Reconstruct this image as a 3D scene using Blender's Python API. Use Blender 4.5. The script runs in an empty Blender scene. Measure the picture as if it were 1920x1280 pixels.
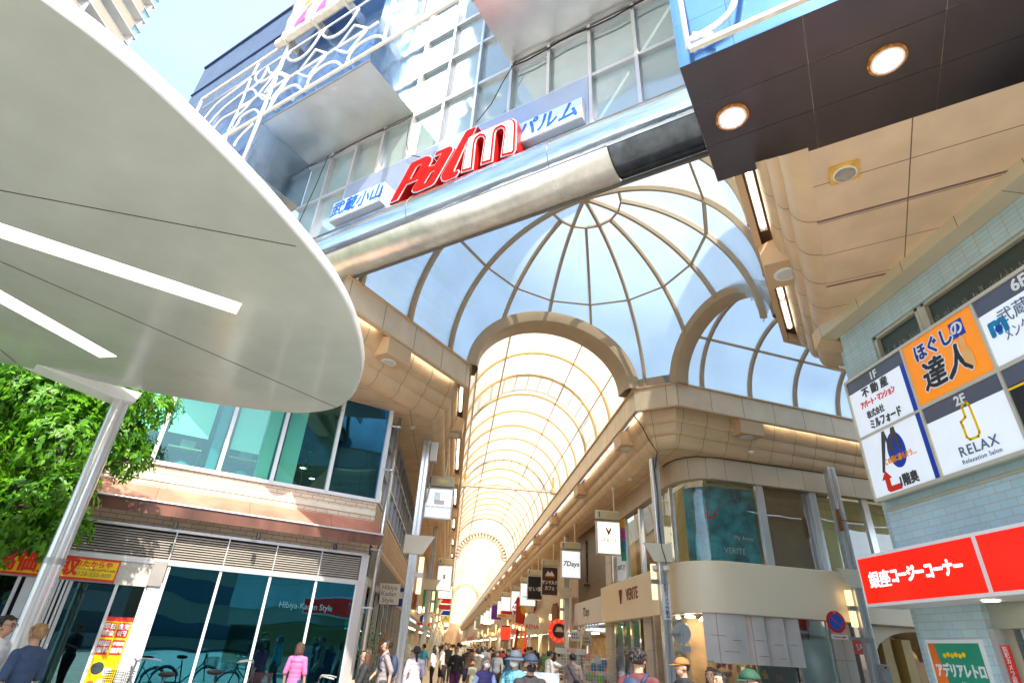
import bpy, bmesh, math, random
from mathutils import Vector, Matrix, noise
from mathutils.geometry import tessellate_polygon
R = math.radians
sc = bpy.context.scene
COL = sc.collection

# ---------------------------------------------------------------- camera
IMG = (1920.0, 1280.0)
ZEN = (1066.0, -1240.0)      # zenith vanishing point of the photograph
ARC = (838.0, 1206.0)        # vanishing point of the arcade axis (+Y)
EYE = Vector((0, 0, 1.65))
_zx, _zy = ZEN[0] - 960, ZEN[1] - 640
_ax, _ay = ARC[0] - 960, ARC[1] - 640
FOC = math.sqrt(-(_zx * _ax + _zy * _ay))
def _d(x, y): return Vector((x - 960, -(y - 640), -FOC)).normalized()
_Z = _d(*ZEN); _Y = _d(*ARC); _X = _Y.cross(_Z).normalized()
ROT = Matrix((_X, _Y, _Z))
cam_data = bpy.data.cameras.new("camera")
cam = bpy.data.objects.new("camera", cam_data); COL.objects.link(cam)
cam.matrix_world = Matrix.Translation(EYE) @ ROT.to_4x4()
cam_data.sensor_width = 36.0; cam_data.lens = FOC / 1920 * 36
cam_data.clip_start = 0.05; cam_data.clip_end = 3000
sc.camera = cam
def ray(x, y): return ROT @ _d(x, y)
def onz(x, y, z):
    r = ray(x, y); return EYE + r * ((z - EYE.z) / r.z)
def onpl(x, y, p0, n):
    r = ray(x, y); return EYE + r * ((Vector(p0) - EYE).dot(n) / r.dot(n))
def at_dist(x, y, d):
    r = ray(x, y); return EYE + r * (d / math.hypot(r.x, r.y))

# ---------------------------------------------------------------- light
SUN_AZ, SUN_EL = 165.0, 50.0          # azimuth clockwise from +Y
w = bpy.data.worlds.new("World"); sc.world = w; w.use_nodes = True
nt = w.node_tree; bg = nt.nodes["Background"]
sky = nt.nodes.new("ShaderNodeTexSky"); sky.sky_type = 'NISHITA'; sky.sun_disc = False
sky.sun_elevation = R(SUN_EL); sky.sun_rotation = R(SUN_AZ)
sky.air_density = 0.9; sky.dust_density = 2.5; sky.ozone_density = 1.5
# thin bright high cloud over the blue
wtc = nt.nodes.new("ShaderNodeTexCoord"); wmp = nt.nodes.new("ShaderNodeMapping"); wmp.inputs["Scale"].default_value = (1.2, 1.2, 2.6)
wnz = nt.nodes.new("ShaderNodeTexNoise"); wnz.inputs["Scale"].default_value = 2.2; wnz.inputs["Detail"].default_value = 7; wnz.inputs["Distortion"].default_value = 0.6
wmr = nt.nodes.new("ShaderNodeMapRange"); wmr.inputs[1].default_value = 0.35; wmr.inputs[2].default_value = 0.7; wmr.inputs[3].default_value = 0.60; wmr.inputs[4].default_value = 0.92
wmx = nt.nodes.new("ShaderNodeMix"); wmx.data_type = 'RGBA'; wmx.inputs[7].default_value = (1.55, 2.0, 2.5, 1)
nt.links.new(wtc.outputs["Generated"], wmp.inputs[0]); nt.links.new(wmp.outputs[0], wnz.inputs["Vector"]); nt.links.new(wnz.outputs[0], wmr.inputs[0])
wsp = nt.nodes.new("ShaderNodeSeparateXYZ"); nt.links.new(wtc.outputs["Generated"], wsp.inputs[0])
wmy = nt.nodes.new("ShaderNodeMapRange"); wmy.inputs[1].default_value = -0.75; wmy.inputs[2].default_value = 0.35; wmy.inputs[3].default_value = 0.2; wmy.inputs[4].default_value = 1.0
nt.links.new(wsp.outputs[1], wmy.inputs[0]); wml = nt.nodes.new("ShaderNodeMath"); wml.operation = 'MULTIPLY'
nt.links.new(wmr.outputs[0], wml.inputs[0]); nt.links.new(wmy.outputs[0], wml.inputs[1]); nt.links.new(wml.outputs[0], wmx.inputs[0]); nt.links.new(sky.outputs[0], wmx.inputs[6]); nt.links.new(wmx.outputs[2], bg.inputs[0]); bg.inputs[1].default_value = 0.15
sd = bpy.data.lights.new("sun", 'SUN'); sd.energy = 2.5; sd.angle = R(0.5); sd.color = (1.0, 0.92, 0.78)
so = bpy.data.objects.new("sun", sd); COL.objects.link(so)
_sv = Vector((math.cos(R(SUN_EL)) * math.sin(R(SUN_AZ)), math.cos(R(SUN_EL)) * math.cos(R(SUN_AZ)), math.sin(R(SUN_EL))))
so.rotation_euler = _sv.to_track_quat('Z', 'Y').to_euler(); so.location = _sv * 60
sc.view_settings.view_transform = 'Standard'; sc.view_settings.look = 'None'
sc.view_settings.exposure = 1.95; sc.view_settings.gamma = 1.0
sc.cycles.max_bounces = 10; sc.cycles.diffuse_bounces = 5; sc.cycles.glossy_bounces = 4
sc.cycles.transmission_bounces = 6; sc.cycles.transparent_max_bounces = 10
sc.cycles.use_denoising = True
sc.cycles.caustics_reflective = False; sc.cycles.caustics_refractive = False
sc.cycles.sample_clamp_indirect = 6.0

# ---------------------------------------------------------------- materials
MATS = {}
def _new(name):
    m = bpy.data.materials.new(name); m.use_nodes = True; MATS[name] = m
    n = m.node_tree; return m, n, n.nodes["Principled BSDF"]
def c4(c): return (c[0], c[1], c[2], 1.0)
def mat(name, col, rough=0.6, metal=0.0, var=0.12, scale=3.0, bump=0.0, bscale=40.0, emit=None, estr=0.0, spec=0.5, coat=0.0, stretch=None):
    if name in MATS: return MATS[name]
    m, n, b = _new(name)
    b.inputs["Roughness"].default_value = rough; b.inputs["Metallic"].default_value = metal
    b.inputs["Specular IOR Level"].default_value = spec
    if coat: b.inputs["Coat Weight"].default_value = coat; b.inputs["Coat Roughness"].default_value = 0.1
    tc = n.nodes.new("ShaderNodeTexCoord"); mp = n.nodes.new("ShaderNodeMapping")
    n.links.new(tc.outputs["Object"], mp.inputs[0])
    if stretch: mp.inputs["Scale"].default_value = stretch
    if var > 0:
        nz = n.nodes.new("ShaderNodeTexNoise"); nz.inputs["Scale"].default_value = scale; nz.inputs["Detail"].default_value = 6; nz.inputs["Roughness"].default_value = 0.6
        n.links.new(mp.outputs[0], nz.inputs["Vector"])
        rp = n.nodes.new("ShaderNodeValToRGB")
        rp.color_ramp.elements[0].position = 0.3; rp.color_ramp.elements[1].position = 0.72
        rp.color_ramp.elements[0].color = c4([max(0, v * (1 - var)) for v in col]); rp.color_ramp.elements[1].color = c4([min(1, v * (1 + var)) for v in col])
        n.links.new(nz.outputs[0], rp.inputs[0]); n.links.new(rp.outputs[0], b.inputs["Base Color"])
    else: b.inputs["Base Color"].default_value = c4(col)
    if bump > 0:
        nb = n.nodes.new("ShaderNodeTexNoise"); nb.inputs["Scale"].default_value = bscale; nb.inputs["Detail"].default_value = 4
        n.links.new(mp.outputs[0], nb.inputs["Vector"])
        bp = n.nodes.new("ShaderNodeBump"); bp.inputs["Strength"].default_value = bump; bp.inputs["Distance"].default_value = 0.02
        n.links.new(nb.outputs[0], bp.inputs["Height"]); n.links.new(bp.outputs[0], b.inputs["Normal"])
    if emit: b.inputs["Emission Color"].default_value = c4(emit); b.inputs["Emission Strength"].default_value = estr
    return m
def tilemat(name, c1, c2, mortar, bw, bh, ms=0.006, rough=0.5, off=0.5, bump=0.25, var=0.1, metal=0.0, stain=None, spec=0.5, wob=0.0):
    """joints and tiles in metres, laid over the face's own UVs"""
    if name in MATS: return MATS[name]
    m, n, b = _new(name)
    b.inputs["Roughness"].default_value = rough; b.inputs["Metallic"].default_value = metal; b.inputs["Specular IOR Level"].default_value = spec
    uv = n.nodes.new("ShaderNodeTexCoord"); br = n.nodes.new("ShaderNodeTexBrick")
    n.links.new(uv.outputs["UV"], br.inputs["Vector"])
    br.offset = off; br.inputs["Scale"].default_value = 1.0
    br.inputs["Brick Width"].default_value = bw; br.inputs["Row Height"].default_value = bh
    br.inputs["Mortar Size"].default_value = ms; br.inputs["Mortar Smooth"].default_value = 0.1; br.inputs["Bias"].default_value = 0.0
    br.inputs["Color1"].default_value = c4(c1); br.inputs["Color2"].default_value = c4(c2); br.inputs["Mortar"].default_value = c4(mortar)
    nz = n.nodes.new("ShaderNodeTexNoise"); nz.inputs["Scale"].default_value = 1.3; nz.inputs["Detail"].default_value = 6
    n.links.new(uv.outputs["Object"], nz.inputs["Vector"])
    mr = n.nodes.new("ShaderNodeMapRange"); mr.inputs[1].default_value = 0.3; mr.inputs[2].default_value = 0.7
    mr.inputs[3].default_value = 1 - var; mr.inputs[4].default_value = 1 + var; n.links.new(nz.outputs[0], mr.inputs[0])
    mx = n.nodes.new("ShaderNodeMix"); mx.data_type = 'RGBA'; mx.blend_type = 'MULTIPLY'; mx.inputs[0].default_value = 1
    n.links.new(br.outputs["Color"], mx.inputs[6]); n.links.new(mr.outputs[0], mx.inputs[7])
    out = mx.outputs[2]
    if stain:
        sn = n.nodes.new("ShaderNodeTexNoise"); sn.inputs["Scale"].default_value = 9; sn.inputs["Detail"].default_value = 5
        n.links.new(uv.outputs["Object"], sn.inputs["Vector"])
        sr = n.nodes.new("ShaderNodeMapRange"); sr.inputs[1].default_value = 0.62; sr.inputs[2].default_value = 0.72; n.links.new(sn.outputs[0], sr.inputs[0])
        ml = n.nodes.new("ShaderNodeMath"); ml.operation = 'MULTIPLY'; n.links.new(sr.outputs[0], ml.inputs[0]); n.links.new(br.outputs["Fac"], ml.inputs[1])
        m2 = n.nodes.new("ShaderNodeMix"); m2.data_type = 'RGBA'; n.links.new(ml.outputs[0], m2.inputs[0]); n.links.new(out, m2.inputs[6]); m2.inputs[7].default_value = c4(stain)
        out = m2.outputs[2]
    n.links.new(out, b.inputs["Base Color"])
    bp = n.nodes.new("ShaderNodeBump"); bp.inputs["Strength"].default_value = bump; bp.inputs["Distance"].default_value = 0.01; bp.invert = True
    n.links.new(br.outputs["Fac"], bp.inputs["Height"])
    if wob:
        wn = n.nodes.new("ShaderNodeTexNoise"); wn.inputs["Scale"].default_value = 1.1; wn.inputs["Detail"].default_value = 2
        n.links.new(uv.outputs["Object"], wn.inputs["Vector"])
        wb = n.nodes.new("ShaderNodeBump"); wb.inputs["Strength"].default_value = wob; wb.inputs["Distance"].default_value = 0.3
        n.links.new(wn.outputs[0], wb.inputs["Height"]); n.links.new(wb.outputs[0], bp.inputs["Normal"])
    n.links.new(bp.outputs[0], b.inputs["Normal"])
    return m
def glassmat(name, tint, refl=0.25, rough=0.02, milk=0.0, milkcol=(0.8, 0.85, 0.85), transl=0.0, wob=0.0, dirt=0.0, gcol=(0.95, 0.97, 1)):
    """real pane: transparent tint + fresnel mirror + optional frosting (diffuse and translucent)"""
    if name in MATS: return MATS[name]
    m = bpy.data.materials.new(name); m.use_nodes = True; MATS[name] = m; n = m.node_tree
    for x in list(n.nodes):
        if x.type == 'BSDF_PRINCIPLED': n.nodes.remove(x)
    out = [x for x in n.nodes if x.type == 'OUTPUT_MATERIAL'][0]
    tr = n.nodes.new("ShaderNodeBsdfTransparent"); tr.inputs[0].default_value = c4(tint)
    cur = tr.outputs[0]
    if milk > 0:
        df = n.nodes.new("ShaderNodeBsdfDiffuse"); df.inputs[0].default_value = c4(milkcol)
        tl = n.nodes.new("ShaderNodeBsdfTranslucent"); tl.inputs[0].default_value = c4(milkcol)
        ms = n.nodes.new("ShaderNodeMixShader"); ms.inputs[0].default_value = transl
        n.links.new(df.outputs[0], ms.inputs[1]); n.links.new(tl.outputs[0], ms.inputs[2])
        m2 = n.nodes.new("ShaderNodeMixShader"); m2.inputs[0].default_value = milk
        if dirt:
            tcd = n.nodes.new("ShaderNodeTexCoord"); nd = n.nodes.new("ShaderNodeTexNoise"); nd.inputs["Scale"].default_value = 0.8; nd.inputs["Detail"].default_value = 7
            n.links.new(tcd.outputs["Object"], nd.inputs["Vector"])
            rd = n.nodes.new("ShaderNodeMapRange"); rd.inputs[1].default_value = .3; rd.inputs[2].default_value = .7; rd.inputs[3].default_value = milk - dirt; rd.inputs[4].default_value = min(1, milk + dirt)
            n.links.new(nd.outputs[0], rd.inputs[0]); n.links.new(rd.outputs[0], m2.inputs[0])
        n.links.new(cur, m2.inputs[1]); n.links.new(ms.outputs[0], m2.inputs[2]); cur = m2.outputs[0]
    gl = n.nodes.new("ShaderNodeBsdfGlossy"); gl.inputs["Roughness"].default_value = rough; gl.inputs[0].default_value = c4(gcol)
    fr = n.nodes.new("ShaderNodeLayerWeight"); fr.inputs[0].default_value = 0.35
    mr = n.nodes.new("ShaderNodeMapRange"); mr.inputs[3].default_value = refl; mr.inputs[4].default_value = min(1, refl + 0.45)
    n.links.new(fr.outputs["Facing"], mr.inputs[0])
    m3 = n.nodes.new("ShaderNodeMixShader"); n.links.new(mr.outputs[0], m3.inputs[0]); n.links.new(cur, m3.inputs[1]); n.links.new(gl.outputs[0], m3.inputs[2])
    n.links.new(m3.outputs[0], out.inputs[0])
    if wob:
        tc = n.nodes.new("ShaderNodeTexCoord"); wn = n.nodes.new("ShaderNodeTexNoise"); wn.inputs["Scale"].default_value = 0.7; wn.inputs["Detail"].default_value = 1
        n.links.new(tc.outputs["Object"], wn.inputs["Vector"])
        wb = n.nodes.new("ShaderNodeBump"); wb.inputs["Strength"].default_value = wob; wb.inputs["Distance"].default_value = 0.2
        n.links.new(wn.outputs[0], wb.inputs["Height"]); n.links.new(wb.outputs[0], gl.inputs["Normal"])
    return m

# ---------------------------------------------------------------- mesh builder
def V(*a): return Vector(a)
class Fr:
    """local facade frame: s along, n outward, z up"""
    def __init__(s, o, d): s.o = Vector((o[0], o[1], 0)); s.d = Vector((d[0], d[1], 0)).normalized(); s.n = Vector((s.d.y, -s.d.x, 0))
    def __call__(s, a, n, z): return s.o + s.d * a + s.n * n + Vector((0, 0, z))
    def px(s, x, y, n=0.0):
        p = onpl(x, y, s.o + s.n * n, s.n); return ((p - s.o).dot(s.d), p.z)
WORLD = Fr((0, 0), (1, 0))
class MB:
    def __init__(s): s.v = []; s.f = []
    def poly(s, pts):
        b = len(s.v); s.v += [Vector(p) for p in pts]; s.f.append(tuple(range(b, b + len(pts)))); return s
    def sheet(s, pts):
        pts = [Vector(p) for p in pts]; b = len(s.v); s.v += pts
        for t in tessellate_polygon([pts]): s.f.append(tuple(b + i for i in t))
        return s
    def hexa(s, p):   # 8 corners: bottom 4, top 4
        b = len(s.v); s.v += [Vector(q) for q in p]
        for f in ((0, 3, 2, 1), (4, 5, 6, 7), (0, 1, 5, 4), (1, 2, 6, 5), (2, 3, 7, 6), (3, 0, 4, 7)): s.f.append(tuple(b + i for i in f))
        return s
    def fb(s, fr, s0, s1, n0, n1, z0, z1):
        P = [fr(s0, n0, z0), fr(s0, n1, z0), fr(s1, n1, z0), fr(s1, n0, z0), fr(s0, n0, z1), fr(s0, n1, z1), fr(s1, n1, z1), fr(s1, n0, z1)]
        return s.hexa(P)
    def box(s, x0, x1, y0, y1, z0, z1):
        return s.hexa([V(x0, y0, z0), V(x1, y0, z0), V(x1, y1, z0), V(x0, y1, z0), V(x0, y0, z1), V(x1, y0, z1), V(x1, y1, z1), V(x0, y1, z1)])
    def prism(s, pts, ext, holes=()):
        """planar polygon (3D points) with holes, extruded by ext"""
        loops = [list(map(Vector, pts))] + [list(map(Vector, h)) for h in holes]
        ext = Vector(ext); allp = [p for l in loops for p in l]; b = len(s.v); n = len(allp)
        s.v += allp + [p + ext for p in allp]
        for t in tessellate_polygon(loops):
            s.f.append(tuple(b + i for i in t)); s.f.append(tuple(b + n + i for i in reversed(t)))
        k = b
        for l in loops:
            m = len(l)
            for i in range(m): j = (i + 1) % m; s.f.append((k + i, k + j, k + j + n, k + i + n))
            k += m
        return s
    def tube(s, path, r, n=8, caps=True):
        path = [Vector(p) for p in path]; rings = []; b0 = len(s.v)
        up = Vector((0, 0, 1))
        for i, p in enumerate(path):
            t = (path[min(i + 1, len(path) - 1)] - path[max(i - 1, 0)]).normalized()
            a = t.cross(up)
            if a.length < 0.05: a = t.cross(Vector((1, 0, 0)))
            a.normalize(); c = a.cross(t).normalized()
            rr = r[i] if isinstance(r, (list, tuple)) else r
            s.v += [p + a * (rr * math.cos(2 * math.pi * k / n)) + c * (rr * math.sin(2 * math.pi * k / n)) for k in range(n)]
        for i in range(len(path) - 1):
            for k in range(n):
                a0 = b0 + i * n + k; a1 = b0 + i * n + (k + 1) % n
                s.f.append((a0, a1, a1 + n, a0 + n))
        if caps:
            s.f.append(tuple(b0 + k for k in reversed(range(n)))); s.f.append(tuple(b0 + (len(path) - 1) * n + k for k in range(n)))
        return s
    def bar(s, path, w, h, up=None, closed=False):
        """rectangular bar swept along a path; h is measured along the radial/up direction given per point"""
        path = [Vector(p) for p in path]; m = len(path); b0 = len(s.v)
        for i, p in enumerate(path):
            t = (path[min(i + 1, m - 1)] - path[max(i - 1, 0)]).normalized()
            u = up(p) if callable(up) else Vector(up or (0, 0, 1))
            a = t.cross(u)
            if a.length < 1e-3: a = t.cross(Vector((1, 0.01, 0)))
            a.normalize(); c = a.cross(t).normalized()
            s.v += [p - a * w / 2 - c * h / 2, p + a * w / 2 - c * h / 2, p + a * w / 2 + c * h / 2, p - a * w / 2 + c * h / 2]
        for i in range(m - 1):
            for k in range(4): a0 = b0 + 4 * i + k; a1 = b0 + 4 * i + (k + 1) % 4; s.f.append((a0, a1, a1 + 4, a0 + 4))
        s.f.append((b0 + 3, b0 + 2, b0 + 1, b0)); e = b0 + 4 * (m - 1); s.f.append((e, e + 1, e + 2, e + 3))
        return s
    def sweep(s, plan, prof, side=1, closed=False):
        """profile (o,z) swept along a plan polyline with mitred corners; o>0 is to the right of travel (side=1)"""
        plan = [Vector((p[0], p[1], 0)) for p in plan]; m = len(plan); b0 = len(s.v); k = len(prof)
        for i, p in enumerate(plan):
            t0 = (p - plan[i - 1]).normalized() if i > 0 else None
            t1 = (plan[i + 1] - p).normalized() if i < m - 1 else None
            t0 = t0 or t1; t1 = t1 or t0
            n0 = Vector((t0.y, -t0.x, 0)); n1 = Vector((t1.y, -t1.x, 0)); nn = (n0 + n1).normalized(); nn = nn / max(0.3, nn.dot(n0)) * side
            for o, z in prof: s.v.append(p + nn * o + Vector((0, 0, z)))
        for i in range(m - 1):
            for j in range(k if closed else k - 1):
                a = b0 + i * k + j; b = b0 + i * k + (j + 1) % k
                s.f.append((a, b, b + k, a + k))
        if closed: s.f.append(tuple(b0 + j for j in range(k))); s.f.append(tuple(b0 + (m - 1) * k + j for j in reversed(range(k))))
        return s
    def sph(s, c, r, seg=12, rings=8, keep=None):
        c = Vector(c); r = Vector(r) if not isinstance(r, (int, float)) else Vector((r, r, r)); b0 = len(s.v)
        for i in range(rings + 1):
            th = math.pi * i / rings
            for k in range(seg):
                ph = 2 * math.pi * k / seg
                s.v.append(c + Vector((r.x * math.sin(th) * math.cos(ph), r.y * math.sin(th) * math.sin(ph), r.z * math.cos(th))))
        for i in range(rings):
            for k in range(seg):
                q = (b0 + i * seg + k, b0 + i * seg + (k + 1) % seg, b0 + (i + 1) * seg + (k + 1) % seg, b0 + (i + 1) * seg + k)
                if keep is None or keep((sum((s.v[a] for a in q), Vector()) / 4 - c)): s.f.append(q)
        return s
    def cyl(s, c, axis, r, h, n=24):
        c = Vector(c); ax = Vector(axis).normalized(); return s.tube([c, c + ax * h], r, n)
    def disc(s, c, normal, rx, ry=None, n=28, th=0.01, up=(0, 0, 1)):
        c = Vector(c); nn = Vector(normal).normalized(); a = nn.cross(Vector(up))
        if a.length < 1e-3: a = Vector((1, 0, 0))
        a.normalize(); b = nn.cross(a).normalized(); ry = ry or rx
        s.prism([c + a * rx * math.cos(2 * math.pi * k / n) + b * ry * math.sin(2 * math.pi * k / n) for k in range(n)], nn * th); return s
    def build(s, name, m, parent=None, smooth=False, bevel=0.0, kind=None, remesh=0.0, sm=0, solid=0.0, merge=False, uvax=None):
        me = bpy.data.meshes.new(name)
        off = Vector((0, 0, 0)); q = parent
        while q is not None: off += q.location; q = q.parent
        me.from_pydata([tuple(v - off) for v in s.v], [], s.f)
        if merge or remesh:
            bm = bmesh.new(); bm.from_mesh(me); bmesh.ops.remove_doubles(bm, verts=bm.verts, dist=1e-4); bm.to_mesh(me); bm.free()
        o = bpy.data.objects.new(name, me); COL.objects.link(o)
        if solid:
            md = o.modifiers.new("s", 'SOLIDIFY'); md.thickness = solid; md.offset = 0
        if bevel > 0:
            md = o.modifiers.new("b", 'BEVEL'); md.width = bevel; md.segments = 2; md.limit_method = 'ANGLE'; md.angle_limit = R(40)
        if remesh:
            md = o.modifiers.new("r", 'REMESH'); md.mode = 'VOXEL'; md.voxel_size = remesh; md.use_smooth_shade = True
            if sm: m2 = o.modifiers.new("s", 'SMOOTH'); m2.iterations = sm; m2.factor = 0.5
        if o.modifiers:
            dg = bpy.context.evaluated_depsgraph_get(); me2 = bpy.data.meshes.new_from_object(o.evaluated_get(dg)); o.modifiers.clear(); o.data = me2; bpy.data.meshes.remove(me); me = me2; me.name = name
        me.materials.clear(); me.materials.append(m)
        if not remesh: auto_uv(me, off, uvax)
        if smooth or remesh:
            for p in me.polygons: p.use_smooth = True
            if smooth == 'auto':
                me.set_sharp_from_angle(angle=R(40))
        if parent is not None: o.parent = parent
        if kind: o["kind"] = kind
        return o
def auto_uv(me, off, uvax=None):
    uv = me.uv_layers.new(name="UVMap")
    for p in me.polygons:
        n = p.normal
        if abs(n.z) > 0.8: a, b = uvax or (Vector((1, 0, 0)), Vector((0, 1, 0)))
        else: a = Vector((-n.y, n.x, 0)).normalized(); b = Vector((0, 0, 1))
        for li in p.loop_indices:
            co = me.vertices[me.loops[li].vertex_index].co + off
            uv.data[li].uv = (co.dot(a), co.dot(b))
def tag(o, label=None, cat=None, group=None, kind=None):
    if label: o["label"] = label
    if cat: o["category"] = cat
    if group: o["group"] = group
    if kind: o["kind"] = kind
    return o
def thing(name, label, cat, loc=(0, 0, 0), group=None):
    o = bpy.data.objects.new(name, None); COL.objects.link(o); o.empty_display_size = 0.2
    o.location = loc; return tag(o, label, cat, group)
def dup(root, loc=None, rz=None, label=None, group=None, parent=None):
    c = root.copy(); COL.objects.link(c)
    if parent is not None: c.parent = parent
    for ch in [x for x in COL.objects if x.parent == root]: dup(ch, parent=c)
    if loc is not None: c.location = loc
    if rz is not None: c.rotation_euler.z = rz
    if label: c["label"] = label
    if group: c["group"] = group
    return c
_fonts = {}
def text(s, size, fr, a, z, n, m, parent, name="lettering", bold=0.0, depth=0.006, align='CENTER', xs=1.0, rot=0.0, shear=0.0, spacing=1.0, vertical=False, kind=None):
    """lettering laid on frame fr, reading along +s, its centre at (a,z), n metres proud"""
    cu = bpy.data.curves.new("t", 'FONT'); cu.body = s if not vertical else "\n".join(s); cu.size = size
    cu.align_x = align; cu.align_y = 'CENTER'; cu.extrude = depth / 2;  cu.shear = shear; cu.space_character = spacing; cu.resolution_u = 3
    if vertical: cu.space_line = 0.92
    o = bpy.data.objects.new("t", cu); COL.objects.link(o)
    dg = bpy.context.evaluated_depsgraph_get(); me = bpy.data.meshes.new_from_object(o.evaluated_get(dg))
    bpy.data.objects.remove(o); bpy.data.curves.remove(cu)
    if bold > 0:
        nv = [v.co.copy() for v in me.vertices]; nf = [tuple(p.vertices) for p in me.polygons]; vv = []; ff = []
        k = 8 if bold > .02 else 4
        for i in range(k + 1):
            an = 2 * math.pi * i / k + .4; sx, sy = (0, 0) if i == k else (bold * math.cos(an), bold * math.sin(an))
            b0 = len(vv); vv += [c + Vector((sx / max(.3, xs), sy, i * .0002)) for c in nv]; ff += [tuple(b0 + a for a in f) for f in nf]
        me2 = bpy.data.meshes.new("t"); me2.from_pydata([tuple(v) for v in vv], [], ff); bpy.data.meshes.remove(me); me = me2
    cr, sr = math.cos(rot), math.sin(rot); off = Vector((0, 0, 0)); q = parent
    while q is not None: off += q.location; q = q.parent
    for v in me.vertices:
        x, y, d = v.co.x * xs, v.co.y, v.co.z
        x, y = x * cr - y * sr, x * sr + y * cr
        v.co = fr(a + x, n + depth / 2 + d, z + y) - off
    me.materials.clear(); me.materials.append(m); me.name = name
    ob = bpy.data.objects.new(name, me); COL.objects.link(ob); ob.parent = parent
    return ob
class PF:
    """free sign frame: o origin, a right, b up, n normal"""
    def __init__(s, o, d): pass
# ---------------------------------------------------------------- shared frames
AZH = R(35.8)
HU = V(math.sin(AZH), math.cos(AZH), 0); HN = V(HU.y, -HU.x, 0)      # hall axis, and to its right
HO = V(-0.08, 14.43, 0)                                              # corner where hall meets arcade
PFR = Fr((HO.x, HO.y), (HN.x, HN.y))                                 # facade frame: s=v, n=-u
def hp(u, v, z): return HO + HU * u + HN * v + V(0, 0, z)
AS = R(76.6); SD = V(math.sin(AS), math.cos(AS), 0)
LBF = Fr((-2.3, 16.0), (0.891, 0.454)); LBS = Fr((-2.3, 16.0), (0, 1))
VSF = Fr((8.45, 17.92), (0.987, 0.160)); VAF = Fr((7.38, 19.3), (0, -1))
BTF = Fr((7.38, 9.13), (0, -1))
YF = lambda y: Fr((0, y), (1, 0))
Y_END = 320.0
# materials used widely
beige = mat("beige_painted_steel", (0.62, 0.42, 0.24), 0.45, var=0.07, scale=1.2)
beige_panel = tilemat("beige_soffit_panels", (0.72, 0.52, 0.32), (0.68, 0.49, 0.30), (0.16, 0.09, 0.06), 1.75, 0.9, 0.008, rough=0.5, off=0.0, bump=0.3, var=0.12, stain=(.30, .18, .10))
fascia_m = tilemat("beige_fascia_panels", (0.74, 0.57, 0.38), (0.70, 0.54, 0.36), (0.15, 0.1, 0.07), 1.3, 50, 0.010, rough=0.4, off=0.0, bump=0.3, var=0.10, stain=(.30, .2, .12))
cove_m = mat("cove_roll_paint", (0.70, 0.50, 0.30), 0.42, var=0.08, scale=1.5)
dark_gap = mat("dark_gap", (0.05, 0.035, 0.03), 0.8)
rib_m = mat("roof_rib_paint", (0.46, 0.33, 0.20), 0.5, var=0.05)
rib_w = mat("vault_rib_paint", (0.74, 0.50, 0.20), 0.5, var=0.05)
tube_m = mat("fluorescent_tube", (1, 1, 1), 0.5, var=0, emit=(1, 0.97, 0.86), estr=2.4)
white_p = mat("white_paint", (0.78, 0.78, 0.76), 0.4, var=0.04)
cream_p = mat("cream_paint", (0.78, 0.70, 0.55), 0.45, var=0.05)
steel = mat("brushed_steel", (0.74, 0.75, 0.76), 0.20, 0.6, var=0.10, scale=2, stretch=(1, 1, 0.15))
steel_dull = mat("dull_steel", (0.42, 0.42, 0.42), 0.4, 0.9, var=0.12, scale=4)
chrome = mat("polished_steel", (0.75, 0.76, 0.78), 0.07, 1.0, var=0.06, scale=1.5, bump=0.12, bscale=2.2)
alu = mat("anodised_aluminium", (0.62, 0.62, 0.62), 0.35, 0.6, var=0.05)
black_m = mat("black_plastic", (0.02, 0.02, 0.022), 0.5, var=0.1)
rust = mat("rust", (0.28, 0.11, 0.04), 0.8, var=0.4, scale=9)
lantern_m = mat("warm_lantern", (1, 0.85, 0.5), 0.5, var=0, emit=(1.0, 0.62, 0.22), estr=7.0)

# ---------------------------------------------------------------- ground
paving = tilemat("plaza_paving", (0.38, 0.38, 0.37), (0.34, 0.34, 0.33), (0.18, 0.18, 0.17), 0.6, 0.3, 0.006, rough=0.75, var=0.15)
arc_floor = tilemat("arcade_floor_tiles", (0.48, 0.38, 0.28), (0.42, 0.33, 0.25), (0.2, 0.16, 0.12), 0.4, 0.4, 0.006, rough=0.35, var=0.12)
MB().poly([V(-600, -600, -0.004), V(600, -600, -0.004), V(600, 900, -0.004), V(-600, 900, -0.004)]).build("ground", mat("asphalt", (0.06, 0.06, 0.062), 0.85, bump=0.3, bscale=60), kind="structure")
MB().poly([V(-30, -22, 0.0), V(20, -22, 0.0), V(20, 15.2, 0.0), V(-30, 15.2, 0.0)]).build("plaza_paving", paving, kind="structure")
MB().poly([V(-2.3, 15.204, 0.004), V(7.4, 15.204, 0.004), V(7.4, Y_END, 0.004), V(-2.3, Y_END, 0.004)]).build("arcade_floor", arc_floor, kind="structure")

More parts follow.
